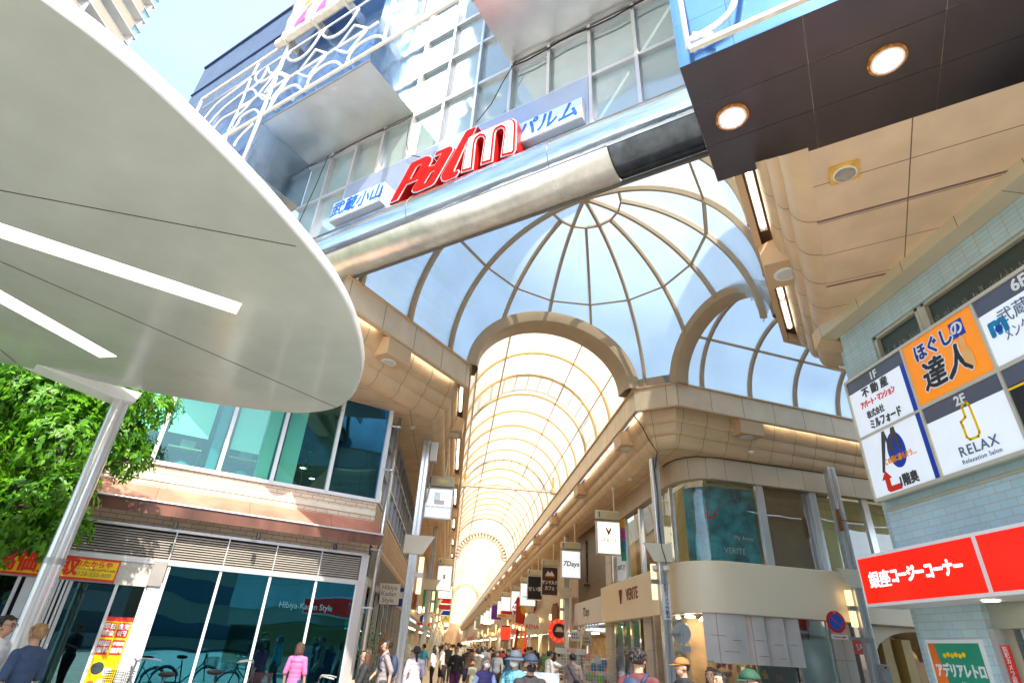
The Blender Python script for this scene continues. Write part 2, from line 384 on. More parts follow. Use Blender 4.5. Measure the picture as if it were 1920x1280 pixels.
# ---------------------------------------------------------------- arcade cornices
KS = 1.13                                   # roofs and facade stand this much farther out than first laid down
def ek(p): p = Vector(p); return EYE + (p - EYE) * KS
HOK = V(HO.x * KS, HO.y * KS, 0); VW = 8.11 * KS
def hk(u, v, z): return HOK + HU * u + HN * v + V(0, 0, z)
FT, FB = 9.605, 8.83
def lobes():
    pr = []
    for (o0, z0), (o1, z1) in (((.32, 9.0), (.50, 8.45)), ((.50, 8.45), (.67, 8.10)), ((.67, 8.10), (1.02, 7.70))):
        for a in range(0, 8):
            th = a / 7 * math.pi / 2
            pr.append((o0 + (o1 - o0) * (1 - math.cos(th)), z0 - (z0 - z1) * math.sin(th)))
    return pr
def cornice(name, label, plan, side, boxes, seams, lights, group="cornices under the glass roofs"):
    t = thing(name, label, "cornice", (plan[0][0], plan[0][1], 7.7), group)
    MB().sweep(plan, [(-0.02, FT), (0.0, FT), (0.0, FB), (0.10, FB), (0.10, 9.10), (0.10, FT)], side).build("fascia", fascia_m, t)
    m = MB(); m.sweep(plan, [(-0.04, FT + .05), (-0.06, FT + .05), (-0.06, FT), (0.0, FT - .002)], side)
    m.sweep(plan, [(-0.012, FB + .03), (-0.012, FB - .015), (0.11, FB - .015)], side); m.build("trim", beige, t)
    MB().sweep(plan, [(0.10, 9.06), (0.33, 9.06)], side).build("light_trough", mat("trough_brown", (.09, .05, .03), .6), t)
    cv = MB().sweep(plan, lobes(), side)
    if plan[-1] == HR0:                     # this cove dies into the dark sign box with a raked end
        for v in cv.v[-len(lobes()):]: v -= HU * max(0, (8.9 - v.z)) * 1.0
    cv.build("rolled_cove", cove_m, t, smooth='auto')
    m = MB(); L = lobes()
    for si, (p, q, n) in enumerate(seams):
        p = Vector((p[0], p[1], 0)); q = Vector((q[0], q[1], 0)); d = (q - p).normalized(); nn = V(d.y, -d.x, 0) * side; l = (q - p).length; k = 0.45
        while k < min(l - .3, n):
            for (o0, z0), (o1, z1) in zip(L, L[1:]):
                a = p + d * k + nn * (o0 - .004) + V(0, 0, z0 - .004); b = p + d * k + nn * (o1 - .004) + V(0, 0, z1 - .004)
                m.poly([a - d * .007, b - d * .007, b + d * .007, a + d * .007])
            k += 0.93
    m.build("joint", mat("joint_line", (0.16, 0.10, 0.07), 0.7, var=0), t)
    for (p, d) in boxes:
        p = Vector((p[0], p[1], 0)); d = Vector((d[0], d[1], 0)).normalized(); nn = V(d.y, -d.x, 0) * side
        f = lambda a, o, z: p + d * a + nn * o + V(0, 0, z)
        m = MB(); m.hexa([f(-.46, .06, 8.33), f(.46, .06, 8.33), f(.46, .74, 8.33), f(-.46, .74, 8.33), f(-.46, .02, 8.81), f(.46, .02, 8.81), f(.46, .74, 9.0), f(-.46, .74, 9.0)])
        b = m.build("downlight_box", beige, t, bevel=0.012)
        c = f(0, .40, 8.33)
        MB().disc(c - V(0, 0, 0.022), (0, 0, 1), 0.215, n=32, th=0.02).build("ring", white_p, b, smooth=False)
        MB().disc(c - V(0, 0, 0.03), (0, 0, 1), 0.165, n=28, th=0.012).build("lens", mat("frosted_lens", (0.62, 0.62, 0.58), 0.3, var=0.05), b)
    for (p, q) in lights:
        p = Vector(p); q = Vector(q)
        d = (q - p); n = max(1, int(d.length / 1.25)); 
        hs = MB(); tb = MB()
        hs.bar([p, q], 0.13, 0.05)
        for i in range(n):
            a = p + d * ((i + .06) / n); b = p + d * ((i + .94) / n)
            tb.tube([a - V(0, 0, .045), b - V(0, 0, .045)], 0.022, 6)
        h = hs.build("light_batten", white_p, t); tb.build("tube", tube_m, h)
    return t
LC = (HOK.x, HOK.y); c1 = (4.95 * KS, 15.08 * KS); c2 = (5.99 * KS, 14.37 * KS); XR = c1[0]; XL = LC[0]
c2o = V(5.99, 14.37, 0); c1o = V(4.95, 15.08, 0)
C2 = V(c2[0], c2[1], 0); RS_END = C2 + SD * 30; HRO = hp(0.77, 8.11, 0); HR = V(HRO.x * KS, HRO.y * KS, 0)
HL0 = hk(-4.95 * KS, 0, 0); HR0 = hk(-4.95 * KS, VW, 0); HRE = HR + SD * 30
ys = [19.5 + 7.65 * k for k in range(12)]
ZT = 9.02; UR = (HR - HOK).dot(HU)
planL = [HL0, LC, (XL, Y_END)]
planR = [(XR, Y_END), c1, c2, RS_END]
planS = [HRE, HR, HR0]
SNL = V(-SD.y, SD.x, 0)
cornice("cornice", "long beige cornice on the left of the entrance hall and down the left of the arcade", planL, -1,
        [(hk(-3.25, 0, 0), HU)] + [((XL, y), (0, 1)) for y in ys],
        [(HL0, LC, 99), (LC, (XL, Y_END), 46)],
        [(hk(-2.65, -.21, ZT), hk(-.2, -.21, ZT)), (hk(-5.5, -.21, ZT), hk(-3.9, -.21, ZT)), (V(XL - .21, 16.6, ZT), V(XL - .21, 18.9, ZT))] + [(V(XL - .21, y + .8, ZT), V(XL - .21, y + 6.9, ZT)) for y in ys[:9]])
cornice("cornice", "beige cornice wrapping the chamfered corner above the jeweller", planR, -1,
        [((XR, y), (0, -1)) for y in ys] + [(C2 + SD * k, SD) for k in (2.95, 10.7)],
        [((XR, 66), c1, 99), (c1, c2, 99), (c2, RS_END, 20)],
        [(V(XR + .21, y + .8, ZT), V(XR + .21, y + 6.9, ZT)) for y in ys[:9]] + [(V(XR + .21, 17.3, ZT), V(XR + .21, 18.9, ZT))] +
        [(C2 + SD * 3.7 + SNL * .21 + V(0, 0, ZT), C2 + SD * 10.0 + SNL * .21 + V(0, 0, ZT))])
cornice("cornice", "beige cornice on the right of the entrance hall running behind the tiled building", planS, -1,
        [(hk(-2.95, VW, 0), HU * -1)],
        [(HR, HR0, 99), (HRE, HR, 99)],
        [(hk(-2.35, VW + .21, ZT), hk(UR - .3, VW + .21, ZT)), (hk(-5.55, VW + .21, ZT), hk(-3.6, VW + .21, ZT))])

# flat ceilings between the coves and the buildings
t = thing("ceiling_soffit", "flat beige panelled ceiling between left cornice and glass corner building", "soffit", (-1.8, 16, 7.7), "flat ceilings beside the cornices")
MB().sheet([hk(-5.6, -1.0, 7.702), hk(-.32, -1.0, 7.702), V(XL - 1.0, HOK.y + .3, 7.702), V(XL - 1.0, Y_END, 7.702), V(-2.3, Y_END, 7.702), V(-2.3, 16.0, 7.702), LBF(-6.6, 0, 7.702)]).build("panels", beige_panel, t)
t = thing("ceiling_soffit", "flat beige panelled ceiling above the jeweller shop and poles", "soffit", (6.5, 18, 7.7), "flat ceilings beside the cornices")
MB().sheet([V(XR + 1.0, Y_END, 7.702), V(XR + 1.0, c1[1] + .53, 7.702), C2 + V(.3, .99, 7.702), C2 + SNL * 1.0 + SD * 30 + V(0, 0, 7.702), V(38, 24.5, 7.702), V(10.49, 18.3, 7.702), V(8.3, 18.1, 7.702), V(7.6, 18.6, 7.702), V(7.4, 19.3, 7.702), V(7.4, Y_END, 7.702)]).build("panels", beige_panel, t)
t = thing("ceiling_soffit", "wide beige panelled ceiling in front of the blue tiled building, with speaker", "soffit", (6, 7, 7.7), "flat ceilings beside the cornices")
UF = -5.2
MB().sheet([hk(UR - .55, VW + 1.0, 7.702), hp(UF, 0, 7.702) + HN * ((HOK - HO).dot(HN) + VW + 1.0), hp(UF, 13.0, 7.702), V(7.38, 2.85, 7.702), V(7.38, 9.0, 7.702), V(7.38, 9.0, 7.702) + SD * 25, hk(UR - .75, VW + 1.0, 7.702) + SD * 25]).build("panels", beige_panel, t, uvax=(HN, HU))
ms = MB()
for p0 in ((1556, 411), (1558, 536)):
    q0 = onz(p0[0], p0[1], 7.695); u = (q0 - HOK).dot(HU)
    ms.hexa([hk(u - .02, VW + 1.0, 7.690), hk(u + .02, VW + 1.0, 7.690), hk(u + .02, VW + 4.6, 7.690), hk(u - .02, VW + 4.6, 7.690), hk(u - .02, VW + 1.0, 7.70), hk(u + .02, VW + 1.0, 7.70), hk(u + .02, VW + 4.6, 7.70), hk(u - .02, VW + 4.6, 7.70)])
ms.build("expansion_joint", mat("mauve_sealant", (0.22, 0.13, 0.12), 0.7), t)
sp = thing("ceiling_speaker", "rust-stained square ceiling speaker with round grey grille", "speaker", (4.97, 5.21, 7.69))
pc = onz(1583, 323, 7.69)
f = Fr((pc.x, pc.y), (HN.x, HN.y))
MB().fb(f, -.18, .18, -.18, .18, 7.665, 7.70).build("plate", mat("yellowed_plate", (0.75, 0.42, 0.06), 0.5, var=0.25, scale=5), sp, bevel=.005)
MB().disc(f(0, 0, 7.645), (0, 0, 1), 0.150, n=36, th=0.02).build("rim", white_p, sp)
MB().disc(f(0, 0, 7.636), (0, 0, 1), 0.132, n=32, th=0.02).build("grille", mat("speaker_grille", (0.30, 0.27, 0.2), 0.7, var=0.45, scale=5), sp)

# ---------------------------------------------------------------- glass roofs
pane_dome = glassmat("dome_polycarbonate", (0.80, 0.92, 1.0), refl=0.04, rough=0.3, milk=0.50, milkcol=(0.46, 0.55, 0.60), transl=0.88, dirt=0.12)
pane_dome2 = glassmat("dome_polycarbonate_pale", (0.82, 0.93, 1.0), refl=0.05, rough=0.25, milk=0.55, milkcol=(0.48, 0.56, 0.60), transl=0.88, dirt=0.10)
pane_dome3 = glassmat("dome_polycarbonate_grimy", (0.74, 0.87, 0.94), refl=0.04, rough=0.35, milk=0.56, milkcol=(0.42, 0.50, 0.54), transl=0.88, dirt=0.18)
pane_vault = glassmat("vault_polycarbonate", (1.0, 0.95, 0.84), refl=0.03, rough=0.3, milk=0.74, milkcol=(0.90, 0.78, 0.55), transl=0.85, dirt=0.12)
pane_vault2 = glassmat("vault_polycarbonate_pale", (1.0, 0.97, 0.90), refl=0.04, rough=0.3, milk=0.66, milkcol=(0.88, 0.80, 0.62), transl=0.85, dirt=0.10)
pane_vault3 = glassmat("vault_polycarbonate_grimy", (0.96, 0.88, 0.72), refl=0.03, rough=0.4, milk=0.78, milkcol=(0.82, 0.69, 0.47), transl=0.82, dirt=0.15)
def multi(o, mats, idx):
    for q in mats: o.data.materials.append(q)
    if len(idx) == len(o.data.polygons):
        for p_, i_ in zip(o.data.polygons, idx): p_.material_index = i_
ZS = 8.69; RA, RU, RZ = 4.055, 4.5, 3.86      # half width, depth of the apse, rise
HCV = 4.055
def dome_pt(pol, azm, k=1.0):
    return hp(-1 + k * RU * math.sin(pol) * math.cos(azm), HCV + k * RA * math.sin(pol) * math.sin(azm), ZS + k * RZ * math.cos(pol))
def dome_up(p):
    q = p - hp(-1, HCV, ZS); return q.normalized()
def arch_pt(u, th, k=1.0): return hp(u, HCV - k * RA * math.cos(th), ZS + k * RZ * math.sin(th))
dome = thing("glass_dome", "half dome of frosted glass with beige ribs fanning from an apex over the entrance", "glass roof", tuple(hp(-1, HCV, ZS)))
# arcade and street openings cut the dome: ring ends
def ring_pts(a, b, rise, n=36, k=1.0):
    a = Vector(a); b = Vector(b); c = (a + b) / 2; h = (a - b) / 2
    return [c + h * (k * math.cos(math.pi * i / n)) + V(0, 0, ZS + k * rise * math.sin(math.pi * i / n)) for i in range(n + 1)]
A1, B1 = V(-0.08, 14.43, 0), c1o
A2, B2 = c2o, HRO
def blocked(p):
    """true behind the plane of either opening and inside its arch"""
    for a, b, rise in ((A1, B1, 2.08), (A2, B2, 1.62)):
        c = (a + b) / 2; h = (b - a); l = h.length / 2; h.normalize(); n = V(-h.y, h.x, 0)
        if (p - c).dot(n) > -0.05:
            x = (p - c).dot(h) / l; z = (p.z - ZS) / rise
            if p.z < ZS + 0.0 or (x * x + z * z < 1.0 and abs(x) < 1): return True
            if abs(x) < 1 and (p - c).dot(n) > 0.9: return True
    return False
def clip_run(pts):
    out = []
    for p in pts:
        if blocked(p): break
        out.append(p)
    return out
for k in range(0, 9):
    azm = R(-90 + 22.5 * k); pol0 = 0.0 if k in (0, 2, 4, 6, 8) else R(14)
    if k == 4: pol0 = R(14)
    if k in (3, 5): pol0 = 0.0
    if k in (2, 6): pol0 = R(14)
    if k in (1, 7): pol0 = 0.0 if k == 7 else R(14)
    if k == 7: pol0 = R(14)
    pol0 = {0: 0, 1: 14, 2: 0.01, 3: 14, 4: 0.01, 5: 14, 6: 0.01, 7: 14, 8: 0}[k]
    pts = clip_run([dome_pt(R(pol0 + (90 - pol0) * i / 40), azm) for i in range(41)])
    if len(pts) > 1: MB().bar(pts, 0.075, 0.15, up=dome_up).build("meridian_rib", rib_m, dome)
for pol in (14, 49):
    pts = [dome_pt(R(pol), R(-90 + 180 * i / 48)) for i in range(49)]
    # polygonal between ribs like the photo
    pts = [dome_pt(R(pol), R(-90 + 22.5 * i)) for i in range(9)]
    MB().bar(pts, 0.05, 0.09, up=dome_up).build("ring_rib", rib_m, dome)
for u in (-2.75, -4.5):
    MB().bar([arch_pt(u, math.pi * i / 40) for i in range(41)], 0.09, 0.16, up=lambda p: (p - hp((p - HO).dot(HU), HCV, ZS)).normalized()).build("hall_rib", rib_m, dome)
for th in (41, 139, 90):
    if th == 90: continue
    MB().bar([arch_pt(-4.95, R(th)), arch_pt(-1, R(th))], 0.05, 0.07).build("purlin", rib_m, dome)
m = MB(); NA, NP = 112, 64; IX = []; rx = random.Random(5); cellm = {}
for i in range(NP):
    for j in range(NA):
        q = [dome_pt(R(90 * a / NP), R(-90 + 180 * b / NA), 1.012) for a, b in ((i, j), (i + 1, j), (i + 1, j + 1), (i, j + 1))]
        if sum(blocked(p) for p in q) >= 1: continue
        m.poly(q if i else [q[0], q[1], q[2]]); ck = (j // 14, 0 if i < 10 else 1 if i < 35 else 2); IX.append(cellm.setdefault(ck, rx.choice([0, 0, 1, 2])))
for j in range(40):
    a, b = math.pi * j / 40, math.pi * (j + 1) / 40
    m.poly([arch_pt(-1, a, 1.012), arch_pt(-4.95, a, 1.012), arch_pt(-4.95, b, 1.012), arch_pt(-1, b, 1.012)])
IX += [rx.choice([0, 1]) for _ in range(40)]; multi(m.build("glazing", pane_dome, dome, smooth=True), (pane_dome2, pane_dome3), IX)
# deep arch rings in front of the two vaults
def ring(a, b, rise, d0, d1, name, thin=1.0):
    c = (Vector(a) + Vector(b)) / 2; h = (Vector(b) - Vector(a)).normalized(); n = V(-h.y, h.x, 0)
    prev = None; m = MB(); N = 44
    prof = [(0.99, d0), (1 - .07 * thin, d0 + .05), (1 - .10 * thin, d0 + .25), (1 - .095 * thin, d1), (1.05, d1), (1.05, d0)]
    rings = []
    for i in range(N + 1):
        th = math.pi * i / N; row = []
        for k, d in prof:
            l = (Vector(b) - Vector(a)).length / 2
            off = (k - 1) * l
            row.append(c + h * (-(l + off) * math.cos(th)) + n * d + V(0, 0, ZS + (rise + off) * math.sin(th)))
        rings.append(row)
    for r0, r1 in zip(rings, rings[1:]):
        for j in range(len(prof)):
            j2 = (j + 1) % len(prof); m.poly([r0[j], r0[j2], r1[j2], r1[j]])
    return m.build(name, rib_m, dome, smooth='auto', merge=True)
ring(A1, B1, 2.08, -0.15, 0.62, "arcade_arch_ring"); ring(A2, B2, 1.62, -0.12, 0.36, "street_arch_ring", .75)
MB().hexa([V(4.9, 15.1, 8.69), V(6.03, 14.36, 8.69), V(6.1, 14.6, 8.69), V(5.0, 15.35, 8.69), V(4.9, 15.1, 9.02), V(6.03, 14.36, 9.02), V(6.1, 14.6, 9.02), V(5.0, 15.35, 9.02)]).build("springing_block", rib_m, dome)

# main vault
XC, VR = 2.435, 2.55
vault = thing("barrel_vault", "long glowing barrel vault of translucent panels over the shopping arcade", "glass roof", (XC, 15.6, ZS))
def vpt(y, th, k=1.0): return V(XC - VR * k * math.cos(th), y, ZS + (VR * k) * math.sin(th))
vup = lambda p: V(p.x - XC, 0, p.z - ZS).normalized()
y = 16.1; i = 0; segs = 36
while y < Y_END and i < 99:
    n = segs if y < 50 else 18; wd = 0.085
    MB().bar([vpt(y, math.pi * j / n) for j in range(n + 1)], wd, 0.07 if y < 50 else 0.03, up=vup).build("rib", rib_w, vault)
    y += 1.95 if y < 62 else 3.9 if y < 150 else 7.8; i += 1
for a in (27, 60.5, 119.5, 153):
    MB().bar([vpt(15.5, R(a), 1.0), vpt(Y_END, R(a), 1.0)], 0.035 if a in (60.5, 119.5) else .02, 0.05, up=vup((vpt(16, R(a))))).build("purlin", rib_m, vault)
m = MB(); yy = 14.15 + 1.95; IX = []
m.f = []; yy = 14.15
while yy < Y_END:
    y1 = min(Y_END, yy + (1.95 if yy < 90 else 12))
    sec = [rx.choice([0, 0, 1, 2]) for _ in range(3)]
    IX += [sec[0 if j < 9 else 1 if j < 19 else 2] for j in range(28)]
    if yy < 14.2: yy0 = yy; yy = 15.5
    for j in range(28): m.poly([vpt(yy, math.pi * j / 28, 1.012), vpt(y1, math.pi * j / 28, 1.012), vpt(y1, math.pi * (j + 1) / 28, 1.012), vpt(yy, math.pi * (j + 1) / 28, 1.012)])
    yy = y1
multi(m.build("glazing", pane_vault, vault, smooth=True, merge=True), (pane_vault2, pane_vault3), IX)
# upper step of the sliding roof sections (casts the streaky shadows)
for y0 in (19.5, 31.0, 47.0):
    s_ = MB().bar([V(XC - 3.1 * math.cos(math.pi * j / 20), y0, ZS + .1 + 3.05 * math.sin(math.pi * j / 20)) for j in range(21)], 0.10, 0.10)
    s_.bar([V(XC - 3.1 * math.cos(math.pi * j / 20), y0 + 1.6, ZS + .1 + 3.05 * math.sin(math.pi * j / 20)) for j in range(21)], 0.10, 0.10)
    for j in range(2, 19, 1):
        a = V(XC - 3.1 * math.cos(math.pi * j / 20), y0, ZS + .1 + 3.05 * math.sin(math.pi * j / 20))
        s_.bar([a, a + V(0, 1.6, 0)], 0.06, 0.06)
    s_.build("maintenance_gantry", steel_dull, vault)
# perforated truss arches and a travelling tie bar
for y0, hh in ((56, 1.0), (108, 1.0)):
    tr = MB(); N = 22
    for kk in (0.975, 0.80):
        tr.bar([vpt(y0, math.pi * (.3 + j) / 24.6, kk) for j in range(25)], 0.22, 0.05, up=vup)
    for j in range(1, 48, 1): tr.bar([vpt(y0, math.pi * j / 48, .81), vpt(y0, math.pi * (j + (.5 if j % 2 else -.5)) / 48, .965)], 0.10, 0.03, up=(0, 1, 0))
    tr.build("truss_arch", mat("perforated_arch", (0.66, 0.52, 0.34), 0.6), vault)
tb = MB(); pl = V(-.02, 28.6, 8.78); pr = V(4.9, 28.6, 8.78)
tb.tube([pl, pr], 0.05, 8); tb.tube([pl + V(0, 0, .11), pr + V(0, 0, .11)], 0.02, 6)
for j in range(17): x = pl.x + (pr.x - pl.x) * j / 16; tb.box(x - .02, x + .02, 28.57, 28.63, 8.78, 8.9)
o = thing("tie_bar", "slim cream tie bar with clamps spanning the vault from eave to eave", "tie bar", (XC, 28.6, 8.78)); tb.build("rail", cream_p, o)
for x in (pl.x + .15, pr.x - .15):
    MB().box(x - .12, x + .12, 28.45, 28.75, 8.70, 8.95).build("bracket", cream_p, o, bevel=.01)
    MB().tube([V(x, 28.6, 8.95), V(x, 28.6, 9.55)], 0.055, 10).build("post", mat("yellow_post", (0.85, 0.5, 0.08), 0.5), o)

# side vault over the cross street
sv = thing("side_vault", "blue-tinted glass barrel vault over the side street on the right", "glass roof", tuple((A2 + B2) / 2 + V(0, 0, ZS)))
SC0 = (A2 + B2) / 2; SR = 2.1; SZ = 2.05; SH = (A2 - B2).normalized()
def spt(k, th, s=1.0): return SC0 + SD * k + SH * (SR * s * math.cos(th)) + V(0, 0, ZS + SZ * s * math.sin(th))
sup = lambda p: (p - (SC0 + SD * (p - SC0).dot(SD) + V(0, 0, ZS))).normalized()
for k in [0.95 + 1.75 * i for i in range(14)]:
    MB().bar([spt(k, math.pi * j / 30) for j in range(31)], 0.09, 0.12, up=sup).build("rib", rib_m, sv)
for a in (44, 136): MB().bar([spt(0.3, R(a)), spt(25, R(a))], 0.045, 0.07).build("purlin", rib_m, sv)
m = MB()
for j in range(28): m.poly([spt(.3, math.pi * j / 28, 1.012), spt(25, math.pi * j / 28, 1.012), spt(25, math.pi * (j + 1) / 28, 1.012), spt(.3, math.pi * (j + 1) / 28, 1.012)])
m.build("glazing", pane_dome, sv, smooth=True, merge=True)
# ---------------------------------------------------------------- entrance facade
PU = -5.0
def pp(x, y, u): # pixel on facade plane u -> (v,z)
    p = onpl(x, y, hp(u, 0, 0), HU); return ((p - HO).dot(HN), p.z)
def fv(v, n, z): return PFR(v, n, z)
mirror = tilemat("sky_tinted_mirror_steel", (0.20, 0.42, 0.82), (0.18, 0.39, 0.79), (0.12, 0.2, 0.32), 1.35, 1.45, 0.006, rough=0.16, off=0.0, bump=0.15, var=0.06, metal=0.85, wob=0.12)  # blue of the reflected sky is put into the steel colour
mirror_u = tilemat("brushed_steel_soffit", (0.74, 0.71, 0.66), (0.70, 0.67, 0.63), (0.75, 0.72, 0.66), 1.85, 0.85, 0.006, rough=0.34, off=0.0, bump=0.1, var=0.1, metal=0.85, wob=0.10)
dark_u = tilemat("dark_soffit_panels", (0.060, 0.046, 0.046), (0.052, 0.041, 0.042), (0.50, 0.46, 0.36), 1.9, 0.87, 0.010, rough=0.28, off=0.0, bump=0.1, var=0.12, metal=0.3)
led_m = mat("white_garland", (0.85, 0.88, 0.90), 0.6, var=0.10, scale=25, bump=0.6, bscale=30)
rail_m = mat("cream_rail", (0.80, 0.74, 0.62), 0.5, var=0.15, scale=5)
frost = glassmat("frosted_window", (0.7, 0.85, 0.85), refl=0.12, rough=0.10, milk=0.92, milkcol=(0.40, 0.57, 0.56), transl=0.3, wob=0.25, dirt=0.15)
fac = thing("entrance_facade", "steel and frosted glass facade above the arcade entrance with projecting mirror-clad boxes", "facade", tuple(hp(PU, 4, 9.85)))
# window wall
v0, v1 = -2.43, 7.95
zr = [9.85, 11.50, 13.02, 14.62, 16.0, 17.5, 19.0]
vm = [4.08 + 0.93 * k for k in range(-8, 5)]
fw = MB(); wn = fac
for z in zr: fw.fb(PFR, v0, v1, 4.94, 5.10, z - .045, z + .045)
fr_o = fw.build("window_rail", alu, fac, bevel=0.004)
for v in vm:
    if v0 < v < v1: MB().fb(PFR, v - .035, v + .035, 4.935, 5.12, 9.9, 19.0).build("mullion", alu, fac)
cells = []
for i in range(len(zr) - 1):
    for a, b in zip([v0] + [v for v in vm if v > v0 + .2], [v for v in vm if v > v0 + .2] + [v1]):
        if b > v1 + .01: b = v1
        if a >= v1: continue
        if i >= 2 and not (1.2 < (a + b) / 2 < 4.1): continue
        MB().fb(PFR, a + .03, b - .03, 4.985, 5.0, zr[i] + .04, zr[i + 1] - .04).build("pane", frost, fac)
# dim room behind the frosted glass (blinds and back wall)
MB().fb(PFR, v0, v1, 4.0, 4.1, 9.9, 19.0).build("inner_wall", mat("inner_wall_white", (0.72, 0.74, 0.70), 0.8, var=0.15, scale=.8), fac)
# cable swags on the wall
def cable(pts, name, m, parent, r=.012):
    MB().tube(pts, r, 6).build(name, m, parent)
cable([fv(1.35, 5.2, 13.0), fv(1.3, 5.2, 12.5), fv(1.33, 5.2, 11.9), fv(1.5, 5.2, 11.45), fv(1.85, 5.2, 11.2)], "cable", black_m, fac)
cable([fv(4.25, 5.2, 13.0), fv(3.95, 5.22, 12.4), fv(3.7, 5.2, 11.9), fv(3.35, 5.2, 11.5)], "cable", black_m, fac)
cable([fv(-2.3 + .4 * i, 5.14, 12.98 - .05 * math.sin(i)) for i in range(10)], "cable", black_m, fac)
cable([fv(4.1 + .4 * i, 5.14, 12.96 - .05 * math.sin(i * 1.4)) for i in range(10)], "cable", black_m, fac, .02)
cable([fv(-1.55, 5.2, 12.95), fv(-1.7, 5.2, 12), fv(-1.95, 5.2, 10.8), fv(-2.05, 5.2, 9.9)], "cable", black_m, fac)
# projecting boxes: front plane n=6.7, back n=5.0
FN = 6.7
def clad(name, s0, s1, z0, z1, n0=5.0, n1=FN, under=True):
    b = MB()
    b.poly([fv(s0, n1, z0), fv(s1, n1, z0), fv(s1, n1, z1), fv(s0, n1, z1)])
    o = b.build(name, mirror, fac)
    sdm = tilemat("mirror_steel_side", (0.34, 0.48, 0.66), (0.32, 0.46, 0.64), (0.55, 0.6, 0.65), 1.1, 2.4, 0.005, rough=0.17, off=0, bump=.1, var=.1, metal=0.9, wob=0.10)
    MB().poly([fv(s0, n0, z0), fv(s0, n1, z0), fv(s0, n1, z1), fv(s0, n0, z1)]).poly([fv(s1, n1, z0), fv(s1, n0, z0), fv(s1, n0, z1), fv(s1, n1, z1)]).poly([fv(s0, n0, z1), fv(s1, n0, z1), fv(s1, n1, z1), fv(s0, n1, z1)]).build("box_side", sdm, o)
    if under:
        u = MB().poly([fv(s0, n0, z0), fv(s1, n0, z0), fv(s1, n1, z0), fv(s0, n1, z0)]).build("box_soffit", mirror_u, o)
    e = MB()
    e.fb(PFR, s0 - .02, s1 + .02, n1 - .02, n1 + .015, z0 - .02, z0 + .03)
    e.build("edge_trim", steel_dull, o)
    return o
clad("mirror_box", -2.43, 1.27, 13.1, 18.9)
clad("mirror_wing", -7.8, -2.432, 11.62, 18.9)
clad("mirror_wing_lower", -10.5, -3.2, 9.4, 11.60, n1=6.5)
clad("mirror_box_right", 4.07, 7.86, 13.1, 19.5)
m = MB()
for z in (17.47,): m.fb(PFR, -7.82, 1.27, FN, FN + .03, z - .03, z + .03)
m.fb(PFR, -7.82, 1.3, FN - .2, FN + .04, 18.9, 18.98)
m.build("coping_line", mat("dark_blue_trim", (0.03, 0.05, 0.12), 0.5), fac)
# right-hand dark-bottomed box
DZ = 7.9; DN = 7.08
db = MB().poly([fv(7.87, DN, DZ), fv(19, DN, DZ), fv(19, DN, 13), fv(7.87, DN, 13)]).build("sign_box_front", mirror, fac)
MB().poly([fv(7.87, 4.97, DZ), fv(7.87, DN, DZ), fv(7.87, DN, 13.0), fv(7.87, 4.97, 13.0)]).poly([fv(7.87, 4.97, DZ), fv(19, 4.97, DZ), fv(19, 4.97, 9.5), fv(7.87, 4.97, 9.5)]).build("box_side", bpy.data.materials["mirror_steel_side"], db)
# own UV-aligned soffit: build as facade-aligned panels
ds = MB(); e0 = 4.97; rows = [4.97, 5.62, 6.25, 6.98, DN]
dsk = mat("dark_soffit", (0.13, 0.108, 0.115), 0.26, 0.55, var=0.12, scale=1)
vs_ = [7.87 + 1.35 * k for k in range(9)]
for a, b in zip(vs_, vs_[1:]):
    for c, d in zip([4.97, 5.70, 6.42], [5.70, 6.42, DN]):
        ds.hexa([fv(a + .007, c + .007, DZ), fv(b - .004, c + .005, DZ), fv(b - .004, d - .005, DZ), fv(a + .004, d - .005, DZ), fv(a + .004, c + .005, DZ + .03), fv(b - .004, c + .005, DZ + .03), fv(b - .004, d - .005, DZ + .03), fv(a + .004, d - .005, DZ + .03)])
ds.build("dark_soffit_panel", dsk, db)
MB().poly([fv(7.87, 4.97, DZ + .012), fv(19, 4.97, DZ + .012), fv(19, DN, DZ + .012), fv(7.87, DN, DZ + .012)]).build("soffit_joint", mat("pale_sealant", (0.55, 0.5, 0.36), 0.6, var=.1), db)
for i, (px_, py_) in enumerate(((1373, 221), (1664, 114))):
    c = onz(px_, py_, DZ - .03)
    l = thing("recessed_downlight", ["lit round downlight nearer the corner of the dark soffit", "lit round downlight further right in the dark soffit"][i], "ceiling light", tuple(c), "lit downlights in the dark soffit")
    MB().disc(c + V(0, 0, 0), (0, 0, 1), .205, n=40, th=.028).build("rust_ring", mat("orange_rust_ring", (0.62, 0.20, 0.03), 0.8, var=0.9, scale=14), l)
    MB().disc(c - V(0, 0, .012), (0, 0, 1), .175, n=40, th=.012).build("rim", white_p, l)
    MB().disc(c - V(0, 0, .02), (0, 0, 1), .125, n=36, th=.008).build("lens", mat("lit_lens", (1, 1, 1), .4, var=0, emit=(1, 0.97, 0.88), estr=9), l)
